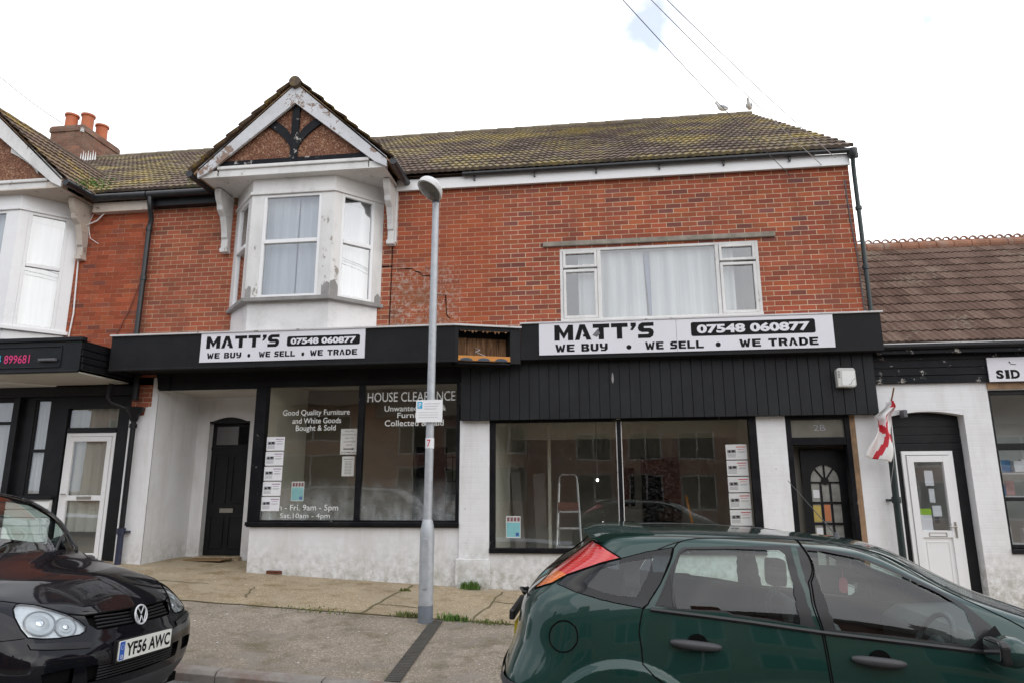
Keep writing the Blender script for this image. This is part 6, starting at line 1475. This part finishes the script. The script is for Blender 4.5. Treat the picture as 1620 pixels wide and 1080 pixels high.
aS=math.atan(SLOPE)
FR=thing('parked_car','dark green five door hatchback with tall red tail lamp, parked nearest the camera','car',FOCUS_LOC,'cars parked along the kerb',(0,aS,0))
GR=thing('parked_car','black hatchback with clear round headlamps and front number plate, at the left edge','car',GOLF_LOC,'cars parked along the kerb',(R(-2.5),aS,0))
FE={
'windscreen':[(10.0,5.05),(9.2,5.05),(8.35,5.05),(7.75,5.15),(7.62,5.5),(7.55,6.0),(7.62,6.5),(7.8,6.85),(8.4,6.95),(10.0,6.95)],
'rear_glass':[(0,4.25),(.9,4.25),(1.12,4.5),(.95,5.0),(.86,5.6),(.95,6.1),(1.15,6.45),(.9,6.6),(0,6.6)],
'quarter':[(2.059,4.922),(2.102,5.258),(2.709,5.741),(3.066,5.97),(3.438,6.281),(3.81,6.543),(3.781,6.011),(3.76,5.233),(3.674,4.201),(3.624,4.037),(3.445,4.086),(3.145,4.209),(2.709,4.537)],
'quarterglass':[(2.688,5.102),(2.702,5.307),(2.823,5.544),(3.188,5.839),(3.56,6.044),(3.588,5.421),(3.553,4.52),(3.345,4.471),(3.088,4.652),(2.845,4.848)],
'rdoor':[(3.81,6.543),(3.867,6.789),(3.989,7.026),(4.224,7.207),(4.575,7.346),(5.189,7.583),(5.05,6.6),(4.904,5.7),(4.975,3.972),(4.989,3.358),(5.004,2.776),(5.004,1.0),(5.0,.25),(4.75,.25),(4.6,.9),(4.031,1.818),(3.896,2.285),(3.717,2.58),(3.61,2.842),(3.61,3.153),(3.588,3.489),(3.624,3.996),(3.674,4.201),(3.76,5.233),(3.781,6.011)],
'rwin':[(3.939,6.568),(4.367,6.715),(5.05,6.80),(5.03,6.592),(4.90,5.7),(4.965,4.05),(4.632,4.103),(4.382,4.111),(4.339,4.209),(3.931,4.086),(3.746,4.152),(3.803,5.184),(3.81,5.765),(3.881,6.429)],
'rglass':[(3.967,6.486),(4.36,6.609),(4.811,6.666),(4.825,6.519),(4.803,5.511),(4.839,4.111),(4.632,4.177),(4.389,4.201),(4.339,4.299),(3.931,4.144),(3.917,4.963),(3.867,5.52),(3.896,6.306)],
'rqglass':[(3.76,4.217),(3.817,5.126),(3.824,5.569),(3.896,5.02),(3.91,4.185)],
'fdoor':[(5.197,7.46),(5.89,7.70),(6.7,7.50),(7.25,7.05),(7.12,6.6),(6.85,6.1),(6.62,5.5),(6.45,4.8),(6.32,3.865),(6.30,3.112),(6.27,2.277),(6.22,1.2),(6.2,.25),(5.02,.25),(5.018,1.2),(5.018,2.776),(5.004,3.358),(4.989,3.972),(4.925,5.708),(5.06,6.6)],
'fwin':[(5.085,6.90),(5.418,6.92),(5.961,6.805),(6.197,6.543),(6.433,6.289),(6.52,5.95),(6.45,5.3),(6.3,4.6),(6.12,3.97),(5.926,3.996),(5.718,4.005),(5.411,4.029),(4.995,4.013),(4.935,5.7)],
'fglass':[(5.125,6.764),(5.347,6.781),(5.84,6.691),(6.054,6.445),(6.226,6.183),(6.32,5.855),(6.27,5.454),(6.05,4.709),(5.93,4.07),(5.726,4.086),(5.418,4.111),(5.068,4.07),(5.004,5.634)],
'tail':[(1.36,6.70),(1.75,6.40),(2.3,6.20),(3.066,5.97),(2.702,5.749),(2.087,5.274),(1.916,4.905),(1.5,4.70),(1.165,4.611),(.95,5.0),(.92,5.389),(.90,5.8),(1.0,6.3)],
'indicator':[(.93,5.389),(1.4,5.36),(2.087,5.274),(1.916,4.905),(1.5,4.70),(1.165,4.611),(.95,5.0)],
'bumper':[(0,2.12),(.743,2.12),(1.4,2.12),(2.152,2.056),(2.16,1.92),(1.4,1.93),(.8,1.80),(0,1.80)],
'lamp':[(8.2,2.75),(8.5,2.55),(9.2,2.6),(9.3,2.95),(8.8,3.3),(8.1,3.45),(7.9,3.2)],
'grille':[(10,2.3),(9.4,2.3),(9.45,2.75),(10,2.8)],
}
FE.update(DENSE)
fo_order=['windscreen','rear_glass','quarter','quarterglass','rdoor','fdoor','rwin','fwin','rglass','rqglass','fglass','tail','indicator','bumper','lamp','grille']
pn={'windscreen':('windscreen','',False),'rear_glass':('rear_window','',False),'quarter':('quarter_panel_glass','',True),'quarterglass':('quarter_window','',True),'rdoor':('door','',True),'fdoor':('door','',True),'rwin':('window_surround','',True),'fwin':('window_surround','',True),'rglass':('window','',True),'rqglass':('window','',True),'fglass':('window','',True),'tail':('tail_lamp','',True),'indicator':('indicator_lamp','',True),'bumper':('bumper_strip','',False),'lamp':('headlight','',True),'grille':('grille','',False)}
fm={'windscreen':M['carglass'],'rear_glass':M['darkglass'],'quarter':M['darkglass'],'quarterglass':M['carglass'],'rdoor':M['green'],'fdoor':M['green'],'rwin':M['trim'],'fwin':M['trim'],'rglass':M['carglass'],'rqglass':M['darkglass'],'fglass':M['carglass'],'tail':M['redlens'],'indicator':M['orangelens'],'bumper':M['trimgrey'],'lamp':M['chrome'],'grille':M['trim']}
ins={'rglass':.008,'fglass':.008,'rqglass':.006,'quarterglass':-.0005,'bumper':-.012,'tail':-.004,'indicator':-.004}
FS,fp,fb=carbuild(FOCUS_NET,FE,fo_order,pn,fm,ins,FR,[(.70,.31,.335,(1.5,5.5)),(3.315,.31,.335,(5.5,8.6))],M['green'],creaseR=(.455,.475))
for side in (1,-1):
    mb=MB()
    for k in ('rdoor','fdoor'): mb.tube(loop_tube(FS,side,FE[k],1,-.001),.0042,5,closed=True)
    for k in ('tail',): mb.tube(loop_tube(FS,side,FE[k],1,.001),.006,5,closed=True)
    mb.tube(loop_tube(FS,side,FE['quarter'],1,-.001),.0032,5,closed=True)
    capc=(.362,.865)
    L=lookup(FS,(1.5,4),(2,4),(0,2),[(capc[0]+.08*math.cos(a),capc[1]+.09*math.sin(a)) for a in np.linspace(0,2*math.pi,24,endpoint=False)]) if side<0 else None
    if L: mb.tube(loop_tube(FS,side,[(2.881,3.308),(2.873,3.21),(2.838,3.12),(2.795,3.038),(2.738,2.981),(2.673,2.956),(2.609,2.956),(2.545,2.997),(2.487,3.063),(2.445,3.153),(2.423,3.259),(2.43,3.358),(2.459,3.456),(2.516,3.53),(2.58,3.587),(2.659,3.603),(2.731,3.595),(2.795,3.546),(2.845,3.489),(2.873,3.399)],1,0),.0042,5,closed=True)
    obj('panel_gap',mb,M['dark'],FR,local=True)
    mb=MB(); 
    mb.tube(loop_tube(FS,side,[(3.70,4.02),(4.0,4.0),(4.5,3.99),(5.0,3.95),(5.5,3.94),(6.0,3.92),(6.5,3.90)],1,.004,closed=False),.011,6); obj('waist_trim',mb,M['trim'],FR,local=True,smooth=True)
    mb=MB(); mb.tube(loop_tube(FS,side,[(3.6,6.45),(3.87,6.85),(4.1,7.12),(4.5,7.32),(5.0,7.52),(5.6,7.68),(6.3,7.62),(6.9,7.40),(7.3,7.02),(7.42,6.5),(7.45,6.0),(7.42,5.4)],1,.001,closed=False),.004,6); mb.tube(loop_tube(FS,side,[(1.5,7.7),(3,7.75),(4.5,7.82),(6,7.80),(7.2,7.3)],1,.0,closed=False),.007,6); obj('roof_seal',mb,M['trim'],FR,local=True,smooth=True)
    mb=MB(); mb.tube(loop_tube(FS,side,[(3.915,4.2),(3.905,5.0),(3.86,5.6),(3.83,6.2)],1,.001,closed=False),.0045,6); obj('window_divider',mb,M['trimgrey'],FR,local=True)
# door handles
def surfpt(S,u,v,side,off=0):
    p=(S.ev(u,v)+S.nrm(u,v)*off)[0]; return Vector((p[0],p[1]*side,p[2]))
def handle(root,S,x,z,side,mat,L=.25):
    (u,v),=lookup(S,(3,7.5),(2.2,4),(0,2),[(x,z)]); c=surfpt(S,u,v,side)
    mb=MB(); mb.M=Matrix.Translation(c+Vector((0,side*.012,0)))@Matrix.Rotation(R(2.5),4,'Y'); n=14
    pts=[(-L/2+L*i/n,side*.022*math.sin(math.pi*i/n)**.6,0) for i in range(n+1)]
    mb.tube(pts,[.010+.014*math.sin(math.pi*min(1,max(0,i/n)))**.45 for i in range(n+1)],10); h=obj('door_handle',mb,mat,root,smooth=True,local=True)
    mb=MB(); mb.M=Matrix.Translation(c+Vector((.01,side*.001,0))); 
    mb.add([(.055*math.cos(a),side*.002,.052*math.sin(a)) for a in np.linspace(0,2*math.pi,20,endpoint=False)],[list(range(20))]); obj('handle_recess',mb,M['dark'],h,local=True)
for side in (1,-1):
    handle(FR,FS,1.055,.88,side,M['trimgrey']); handle(FR,FS,1.93,.862,side,M['trimgrey'])
    # mirror
    mb=MB(); p=surfpt(FS,5.98,4.12,side); mb.tube([tuple(p),tuple(p+Vector((.02,side*.06,.01)))],.03,8); mb.prism([(p.x-.12,p.z-.02),(p.x+.10,p.z-.03),(p.x+.02,p.z+.10)],p.y-.004,p.y+.012*side) ; obj('mirror_base',mb,M['trim'],FR,local=True)
    mb=MB(); c=p+Vector((.02,side*.12,.005)); mb.M=Matrix.Translation(c)@Matrix.Rotation(R(-12),4,'Y'); mb.ell((0,0,0),(.075,.105,.072),20,14)
    mb.v=[v if True else v for v in mb.v]
    m_=obj('door_mirror',mb,M['green'],FR,smooth=True,local=True)
    mb=MB(); mb.M=Matrix.Translation(c+Vector((-.035,0,0)))@Matrix.Rotation(R(-6),4,'Y'); mb.prism(roundrect(-.085,.085,-.055,.055,.03),-.042,.0,ax='yz'); obj('mirror_rim',mb,M['trim'],m_,local=True,bevel=.01)
    mb=MB(); mb.M=Matrix.Translation(c+Vector((-.08,0,.005))); mb.prism(roundrect(-.072,.072,-.045,.045,.025),-.001,.0,ax='yz'); obj('mirror_glass',mb,M['chrome'],m_,local=True)
# roof spoiler, rear details
mb=MB(); sp=[(.44,1.395),(.52,1.425),(.66,1.437),(.80,1.436),(.80,1.405),(.60,1.395),(.50,1.375)]
n=16; vs=[];
for i in range(n+1):
    y=-.56+1.12*i/n; k=1-(abs(y)/.56)**3; dx=.07*(abs(y)/.56)**2
    for (a,b) in sp: vs.append((a+dx,y,b-.035*(abs(y)/.56)**2))
m_=len(sp); fs=[(i*m_+j,i*m_+(j+1)%m_,(i+1)*m_+(j+1)%m_,(i+1)*m_+j) for i in range(n) for j in range(m_)]+[list(range(m_)),[n*m_+j for j in range(m_)]]
mb.add(vs,fs); obj('roof_spoiler',mb,M['green'],FR,smooth=True,local=True,ang=50)
mb=MB(); mb.tube([(.10,-.02,.985),(.06,-.10,1.0),(.10,-.35,1.02),(.14,-.5,1.04)],[.012,.010,.008,.005],6); mb.tube([(.10,-.02,.985),(.07,-.0,.96)],.02,8); obj('rear_wiper',mb,M['trim'],FR,smooth=True,local=True)
mb=MB(); mb.box(.015,.05,-.3,.3,.84,.90); obj('plate_housing',mb,M['trim'],FR,local=True,bevel=.01)
mb=MB(); mb.prism([(.03,.83),(.02,.96),(.05,1.0),(.09,.97),(.08,.84)],-.62,.62) if False else mb.box(.045,.07,-.26,.26,.70,.82); obj('number_plate',mb,rough_mat('yellow_plate',(.55,.42,.03),.03,5,.4),FR,local=True)
# aerial
mb=MB(); mb.tube([(2.04,0,1.41),(1.76,0,1.74)],[.0035,.002],6); mb.lathe([(.018,0),(.012,.03)],(2.04,0,1.40),10); obj('aerial',mb,M['cable'],FR,local=True)
# inside
for y in (-.36,.36): seat(FR,2.05,y); seat(FR,1.05,y,zz=.03)
mb=MB(); mb.prism([(2.55,.45),(2.52,.86),(2.62,.93),(3.1,.98),(3.1,.5)],-.70,.70); ds=obj('dashboard',mb,M['dash'],FR,local=True,bevel=.03)
wc=Vector((2.40,-.36,.86)); mb=MB(); WM=Matrix.Translation(wc)@Matrix.Rotation(R(-66),4,'Y'); mb.M=WM
mb.tube([(.185*math.cos(a),.185*math.sin(a),0) for a in np.linspace(0,2*math.pi,32,endpoint=False)],.015,8,closed=True)
mb.ell((0,0,-.01),(.07,.08,.03),14,8); 
for a in (0,180,-90+180): mb.box(-.19*(a==0)-.0,.0,-.02,.02,-.012,.0) if a==0 else None
mb.box(-.012,.012,-.18,.18,-.012,.002); obj('steering_wheel',mb,rough_mat('wheel_leather',(.10,.10,.105),.2,9,.5,obj_space=True),FR,smooth=True,local=True)
mb=MB(); mb.box(2.08,2.10,-.06,.18,1.22,1.28); mb.tube([(2.10,.05,1.27),(2.16,.05,1.33)],.01,6); obj('interior_mirror',mb,M['dash'],FR,local=True,bevel=.008)
mb=MB(); mb.tube([(2.06,.0,1.22),(2.06,.0,1.15)],.002,4); mb.prism(roundrect(2.035,2.085,1.07,1.16,.02),-.01,.0); obj('air_freshener',mb,rough_mat('pink_card',(.75,.15,.20),.05,5,.8,obj_space=True),FR,local=True)
mb=MB(); mb.box(.8,1.8,-.36,.36,1.35,1.36); obj('headlining',mb,rough_mat('headlining',(.30,.30,.28),.05,5,.9,obj_space=True),FR,local=True)

# ---------------------------------------------------------------- black car
GE={
'windscreen':[(10,6.1),(9.3,6.1),(8.55,6.08),(8.12,6.2),(8.02,6.6),(8.0,7.2),(8.05,7.7),(8.35,7.9),(9.2,7.97),(10,7.97)],
'rear_glass':[(0,6.0),(1.6,6.0),(1.7,7.4),(1.3,7.8),(0,7.8)],
'fwin':[(5.1,6.1),(6.2,6.08),(7.2,6.1),(7.55,6.2),(7.5,6.6),(7.35,7.2),(7.1,7.65),(6.4,7.8),(5.15,7.85)],
'rwin':[(2.9,6.2),(3.8,6.12),(4.95,6.1),(5.0,7.85),(4.0,7.8),(3.2,7.5)],
'lamp':[(8.299,3.96),(8.37,4.11),(8.435,4.17),(8.578,4.14),(8.728,4.03),(8.885,3.86),(9.014,3.66),(9.10,3.46),(9.09,3.32),(9.0,3.22),(8.7,3.17),(8.449,3.18),(8.28,3.22),(8.242,3.42),(8.249,3.712)],
'grille':[(9.12,3.78),(9.342,3.82),(9.75,3.86),(10,3.87),(10,3.30),(9.65,3.30),(9.442,3.29),(9.257,3.31),(9.15,3.50)],
'strip':[(8.242,3.05),(8.678,3.02),(9.149,2.93),(9.135,2.70),(8.663,2.80),(8.263,2.88)],
'lowgr':[(9.078,1.956),(9.6,1.99),(10.0,2.02),(10.0,1.35),(9.621,1.38),(9.128,1.40)],
'fog':[(8.413,1.947),(8.663,2.00),(8.90,2.0),(8.90,1.5),(8.47,1.5)],
'lip':[(7.6,1.05),(8.4,1.05),(9.2,1.05),(10,1.05),(10,.25),(9.2,.25),(8.4,.25),(7.6,.3)],
}
go=['windscreen','rear_glass','fwin','rwin','lamp','grille','strip','lowgr','fog','lip']
gn={'windscreen':('windscreen','',False),'rear_glass':('rear_window','',False),'fwin':('window','',True),'rwin':('window','',True),'lamp':('headlight','',True),'grille':('grille','',False),'strip':('bumper_strip','',True),'lowgr':('lower_grille','',False),'fog':('fog_lamp_grille','',True),'lip':('bumper_lip','',False)}
M['lamp_ring']=rough_mat('lamp_ring',(.20,.21,.22),.05,9,.3,metal=.4,obj_space=True); M['lamp_dish']=rough_mat('lamp_dish',(.42,.44,.45),.05,9,.25,metal=.35,obj_space=True)
M['lampglass']=glass_mat('headlamp_lens',(.95,.98,.99),.12,.0,wavy=0)
gm={'windscreen':M['carglass2'],'rear_glass':M['darkglass'],'fwin':M['carglass'],'rwin':M['carglass'],'lamp':M['lampglass'],'grille':M['dark'],'strip':M['trim'],'lowgr':M['dark'],'fog':M['dark'],'lip':M['trimgrey']}
gi={'lamp':-.001,'grille':.03,'strip':-.008,'lowgr':.04,'fog':.03}
GS,gp,gb=carbuild(GOLF_NET,GE,go,gn,gm,gi,GR,[(.78,.31,.345,(1.5,5.5)),(3.30,.31,.345,(5.5,8.4))],M['blackcar'])
for side in (1,-1):
    # headlamp: reflector bowl behind the clear lens
    co,f,n=patch(side,GS,{'lamp':GE['lamp']},['lamp'],None,None,inset={'lamp':.016})[0]['lamp']
    bowl=surf_obj('lamp_bowl',[(co,f,n)],rough_mat('lamp_reflector',(.60,.62,.63),.03,9,.3,metal=.15,obj_space=True),GR)
    for (u,v,r) in ((8.53,3.62,.080),(8.84,3.50,.060)):
        c=surfpt(GS,u,v,side,-.015); nn=GS.nrm(u,v)[0]; nn=Vector((nn[0],nn[1]*side,nn[2])).normalized()
        q=nn.to_track_quat('Z','Y').to_matrix().to_4x4()
        mb=MB(); mb.M=Matrix.Translation(c)@q; mb.tube([(r*math.cos(a),r*math.sin(a),.003) for a in np.linspace(0,2*math.pi,30,endpoint=False)],.0045,6,closed=True); obj('reflector_ring',mb,M['lamp_ring'],bowl,smooth=True,local=True)
        mb=MB(); mb.M=Matrix.Translation(c)@q; mb.lathe([(r*.95,.001),(r*.9,.004),(r*.62,.0015),(r*.55,.005)],(0,0,0),28); obj('reflector',mb,M['lamp_dish'],bowl,smooth=True,local=True)
        mb=MB(); mb.M=Matrix.Translation(c)@q; mb.ell((0,0,.004),(r*.30,r*.30,.008),14,8); obj('bulb_cap',mb,M['chrome'],bowl,smooth=True,local=True)
    mb=MB(); mb.tube(loop_tube(GS,side,GE['lamp'],1,-.001),.005,5,closed=True)
    mb.tube(loop_tube(GS,side,[(8.44,4.17),(8.2,4.25),(7.9,4.4),(7.75,5.0),(7.85,5.8),(8.0,6.0)],1,.0,closed=False),.003,5)
    mb.tube(loop_tube(GS,side,[(8.6,4.13),(8.9,3.86),(9.12,3.80),(9.5,3.86),(10,3.90)],1,-.001,closed=False),.006,5)
    mb.tube(loop_tube(GS,side,[(8.2,3.05),(8.7,3.04),(9.2,3.02),(10,3.02)],1,-.001,closed=False),.0,5) if False else None
    mb.tube(loop_tube(GS,side,[(8.24,3.2),(7.9,3.1),(7.72,2.6),(7.65,2.2)],1,-.001,closed=False),.003,5)
    mb.tube(loop_tube(GS,side,[(7.35,6.0),(7.1,5.2),(7.05,4.5),(7.05,3),(7.0,1),(6.9,.3),(5.2,.3),(5.05,2),(5.05,4.6),(5.02,6.1)],1,-.001,closed=False),.0032,5)
    obj('panel_gap',mb,M['dark'],GR,local=True)
    mb=MB(); mb.tube(loop_tube(GS,side,[(8.55,6.02),(8.08,6.18),(7.96,6.6),(7.94,7.2),(8.0,7.75),(8.35,7.97)],1,.001,closed=False),.012,6); obj('pillar_trim',mb,M['trim'],GR,local=True,smooth=True)
    mb=MB(); p=surfpt(GS,6.75,6.1,side); c=p+Vector((-.05,side*.08,.0)); mb.ell(tuple(c),(.075,.11,.075),18,12); mb.tube([tuple(p),tuple(c)],.03,8); obj('door_mirror',mb,M['blackcar'],GR,smooth=True,local=True)
    handle(GR,GS,1.35,.86,side,M['blackcar']); handle(GR,GS,2.3,.84,side,M['blackcar'])
# grille slats, with the V shaped centre
mb=MB()
for v in (3.42,3.54,3.66,3.78):
    pts=[(10,v),(9.7,v),(9.4,v-.005),(9.2,v-.03)]
    for side in (1,-1): mb.tube(loop_tube(GS,side,pts,1,-.010,closed=False),.0065,6)
obj('grille_slats',mb,M['trim'],GR,smooth=True,local=True)
mb=MB()
for k in range(6):
    v=1.42+.1*k
    for side in (1,-1): mb.tube(loop_tube(GS,side,[(10,v),(9.6,v),(9.2,v)],1,-.012,closed=False),.005,6)
obj('lower_slats',mb,M['trim'],GR,smooth=True,local=True)
mb=MB(); bx=float(GS.ev(10,3.55)[0][0])+.006; BZ=float(GS.ev(10,3.62)[0][2]); r=.064
BMx=Matrix.Translation((bx+.004,0,BZ))@Matrix.Rotation(R(-14),4,'Y'); mb.M=BMx
mb.lathe([(r,-.03),(r,.0),(.0,.002)],(0,0,0),28,ax='x'); bd=obj('badge',mb,M['dark'],GR,smooth=True,local=True)
mb=MB(); mb.M=BMx; mb.tube([(.003,.058*math.cos(a),.058*math.sin(a)) for a in np.linspace(0,2*math.pi,36,endpoint=False)],.006,8,closed=True)
W=lambda y,z:(.004,y,z)
for s_ in (1,-1):
    mb.tube([W(s_*.030,.049),W(0,.004)],.0036,6); mb.tube([W(s_*.052,.020),W(s_*.022,-.050)],.0036,6); mb.tube([W(s_*.022,-.050),W(0,-.006)],.0036,6)
obj('emblem',mb,rough_mat('emblem_silver',(.62,.63,.65),.05,9,.35,metal=.2,obj_space=True),bd,smooth=True,local=True)
# number plate
px0=float(GS.ev(10,2.45)[0][0])+.012; pz=.535
t_=Matrix.Translation((px0,0,pz))@Matrix.Rotation(R(-3),4,'Y')@Matrix.Rotation(R(90),4,'Z')
mb=MB(); mb.M=t_; mb.prism(roundrect(-.26,.26,-.056,.056,.01),-.004,.004); npz=obj('number_plate',mb,M['plate_white'],GR,local=True)
mb=MB(); mb.M=t_; text_mb(mb,'YF56 AWC',-.195,.245,-.040,.040,-.0052,bold=.03); obj('plate_lettering',mb,M['ink'],npz,local=True)
mb=MB(); mb.M=t_; mb.box(-.256,-.212,-.0052,-.004,-.052,.052); obj('plate_band',mb,M['blue'],npz,local=True)
mb=MB(); mb.M=t_; text_mb(mb,'GB',-.248,-.220,-.044,-.022,-.0062,bold=.01)
for k in range(12): a=k*math.pi/6; mb.box(-.234+.013*math.cos(a)-.0015,-.234+.013*math.cos(a)+.0015,-.0062,-.0053,.022+.013*math.sin(a)-.0015,.022+.013*math.sin(a)+.0015)
obj('plate_emblem',mb,M['paper'],npz,local=True)
mb=MB(); mb.M=t_; mb.box(-.27,.27,.004,.03,-.064,.060); obj('plate_holder',mb,M['trim'],GR,local=True)
# wipers, inside
mb=MB(); mb.tube([(3.14,-.35,1.045),(3.02,-.05,1.10),(2.98,.30,1.10)],[.010,.008,.006],6); mb.tube([(3.12,.25,1.045),(2.98,.45,1.13),(2.90,.60,1.17)],[.010,.008,.006],6); obj('wiper',mb,M['trim'],GR,smooth=True,local=True)
mb=MB(); mb.prism([(2.55,.45),(2.52,.90),(2.65,.99),(3.1,1.0),(3.1,.5)],-.72,.72); obj('dashboard',mb,M['dash'],GR,local=True,bevel=.03)
for y in (-.37,.37): seat(GR,2.0,y); seat(GR,1.1,y,zz=.03)
mb=MB(); mb.M=Matrix.Translation((2.38,-.37,.90))@Matrix.Rotation(R(-64),4,'Y'); mb.tube([(.185*math.cos(a),.185*math.sin(a),0) for a in np.linspace(0,2*math.pi,32,endpoint=False)],.015,8,closed=True); mb.box(-.012,.012,-.18,.18,-.01,.002); obj('steering_wheel',mb,M['dash'],GR,smooth=True,local=True)
mb=MB()
for (y,z) in ((-.18,.955),(.15,.945)): mb.box(3.93,3.95,y-.02,y+.02,z-.11,z-.10)
HOLES=[((0.086, 0.8048, 0.5873), 0.05, 0.42), ((0.0697, 0.796, 0.6012), 0.03, 0.3), ((0.0396, 0.8486, 0.5276), 0.02, 0.4), ((0.397, 0.748, 0.5319), 0.02, 0.35), ((0.4124, 0.7547, 0.5102), 0.02, 0.2)]
# ================================================================ LIGHT, SKY, CAMERA
sun=bpy.data.lights.new('sun','SUN'); sun.energy=.9; sun.angle=R(95); sun.color=(1,.965,.91)
so=bpy.data.objects.new('sun',sun); COL.objects.link(so)
SEL,SAZ=R(42),R(150)      # azimuth clockwise from +y (street looks along +y)
dirv=Vector((math.cos(SEL)*math.sin(SAZ),math.cos(SEL)*math.cos(SAZ),math.sin(SEL)))
so.rotation_euler=dirv.to_track_quat('Z','Y').to_euler(); so.location=(0,0,30)
w=bpy.data.worlds.new('World'); SC.world=w; w.use_nodes=True; nt=w.node_tree; N_=nt.nodes; N_.clear()
out=N_.new('ShaderNodeOutputWorld'); mx=N_.new('ShaderNodeMixShader'); b1=N_.new('ShaderNodeBackground'); b2=N_.new('ShaderNodeBackground')
sky=N_.new('ShaderNodeTexSky'); sky.sky_type='NISHITA'; sky.sun_disc=False; sky.sun_elevation=SEL; sky.sun_rotation=SAZ
nt.links.new(sky.outputs[0],b1.inputs[0]); b1.inputs[1].default_value=.13
tc=N_.new('ShaderNodeTexCoord')
no=N_.new('ShaderNodeTexNoise'); no.inputs['Scale'].default_value=2.6; no.inputs['Detail'].default_value=7; no.inputs['Roughness'].default_value=.55; no.inputs['Distortion'].default_value=.3
nt.links.new(tc.outputs['Generated'],no.inputs['Vector'])
def mth(op,a,b=None,c=False):
    n=N_.new('ShaderNodeMath'); n.operation=op; n.use_clamp=c
    for i,x in enumerate((a,b)):
        if x is None: continue
        if isinstance(x,bpy.types.NodeSocket): nt.links.new(x,n.inputs[i])
        else: n.inputs[i].default_value=x
    return n.outputs[0]
WN=N_.new('ShaderNodeTexNoise'); WN.inputs['Scale'].default_value=22; WN.inputs['Detail'].default_value=5; nt.links.new(tc.outputs['Generated'],WN.inputs['Vector'])
WS=N_.new('ShaderNodeVectorMath'); WS.operation='MULTIPLY_ADD'; nt.links.new(WN.outputs['Color'],WS.inputs[0]); WS.inputs[1].default_value=(.07,.07,.07); WS.inputs[2].default_value=(-.035,-.035,-.035)
WARP=N_.new('ShaderNodeVectorMath'); WARP.operation='ADD'; nt.links.new(tc.outputs['Generated'],WARP.inputs[0]); nt.links.new(WS.outputs[0],WARP.inputs[1])
def hole(d,r,s):
    v=N_.new('ShaderNodeVectorMath'); v.operation='DISTANCE'; nt.links.new(tc.outputs['Generated'],v.inputs[0]); v.inputs[1].default_value=d; nt.links.new(WARP.outputs[0],v.inputs[0])
    return mth('MULTIPLY',mth('SUBTRACT',1.,mth('DIVIDE',v.outputs['Value'],r),True),s)
holes=None
for d,r,s in HOLES:
    h=hole(d,r*2.0,s*1.1); holes=h if holes is None else mth('ADD',holes,h)
sx=N_.new('ShaderNodeSeparateXYZ'); nt.links.new(tc.outputs['Generated'],sx.inputs[0])
behind=mth('MULTIPLY',mth('SUBTRACT',.25,sx.outputs[1],True),.12)      # the cloud is more broken on the far side of the sky
cl=mth('SUBTRACT',no.outputs['Fac'],holes)
rp=N_.new('ShaderNodeValToRGB'); nt.links.new(cl,rp.inputs[0]); e=rp.color_ramp.elements; e[0].position=.0; e[0].color=(.35,.35,.35,1); e[1].position=.40; e[1].color=(.97,.97,.97,1)
nt.links.new(rp.outputs[0],mx.inputs[0]); nt.links.new(b1.outputs[0],mx.inputs[1]); nt.links.new(b2.outputs[0],mx.inputs[2]); nt.links.new(mx.outputs[0],out.inputs[0])
# cloud brightness: thin parts a little bluer and darker
n2=N_.new('ShaderNodeTexNoise'); n2.inputs['Scale'].default_value=1.7; n2.inputs['Detail'].default_value=6; nt.links.new(tc.outputs['Generated'],n2.inputs['Vector'])
r2=N_.new('ShaderNodeValToRGB'); nt.links.new(mth('SUBTRACT',n2.outputs['Fac'],behind),r2.inputs[0]); e=r2.color_ramp.elements; e[0].position=.42; e[0].color=(.40,.43,.49,1); e[1].position=.60; e[1].color=(1,1,1,1)
nt.links.new(r2.outputs[0],b2.inputs[0]); b2.inputs[1].default_value=1.12
cam=bpy.data.cameras.new('camera'); co_=bpy.data.objects.new('camera',cam); COL.objects.link(co_); SC.camera=co_
yaw,pitch,roll=R(7.128),R(12.13),R(-.209)
f=Vector((-math.sin(yaw)*math.cos(pitch),math.cos(yaw)*math.cos(pitch),math.sin(pitch))); r=Vector((math.cos(yaw),math.sin(yaw),0)); u=r.cross(f)
r,u=r*math.cos(roll)+u*math.sin(roll),u*math.cos(roll)-r*math.sin(roll)
co_.matrix_world=Matrix(((r.x,u.x,-f.x,0),(r.y,u.y,-f.y,-9.8),(r.z,u.z,-f.z,1.6),(0,0,0,1)))
cam.sensor_width=36; cam.lens=36*1070/1620; cam.clip_end=2000; cam.clip_start=.05
SC.view_settings.view_transform='Standard'; SC.view_settings.look='None'; SC.view_settings.exposure=0.93; SC.view_settings.gamma=1
SC.cycles.max_bounces=8; SC.cycles.transparent_max_bounces=12; SC.cycles.use_denoising=True
SC.render.film_transparent=False
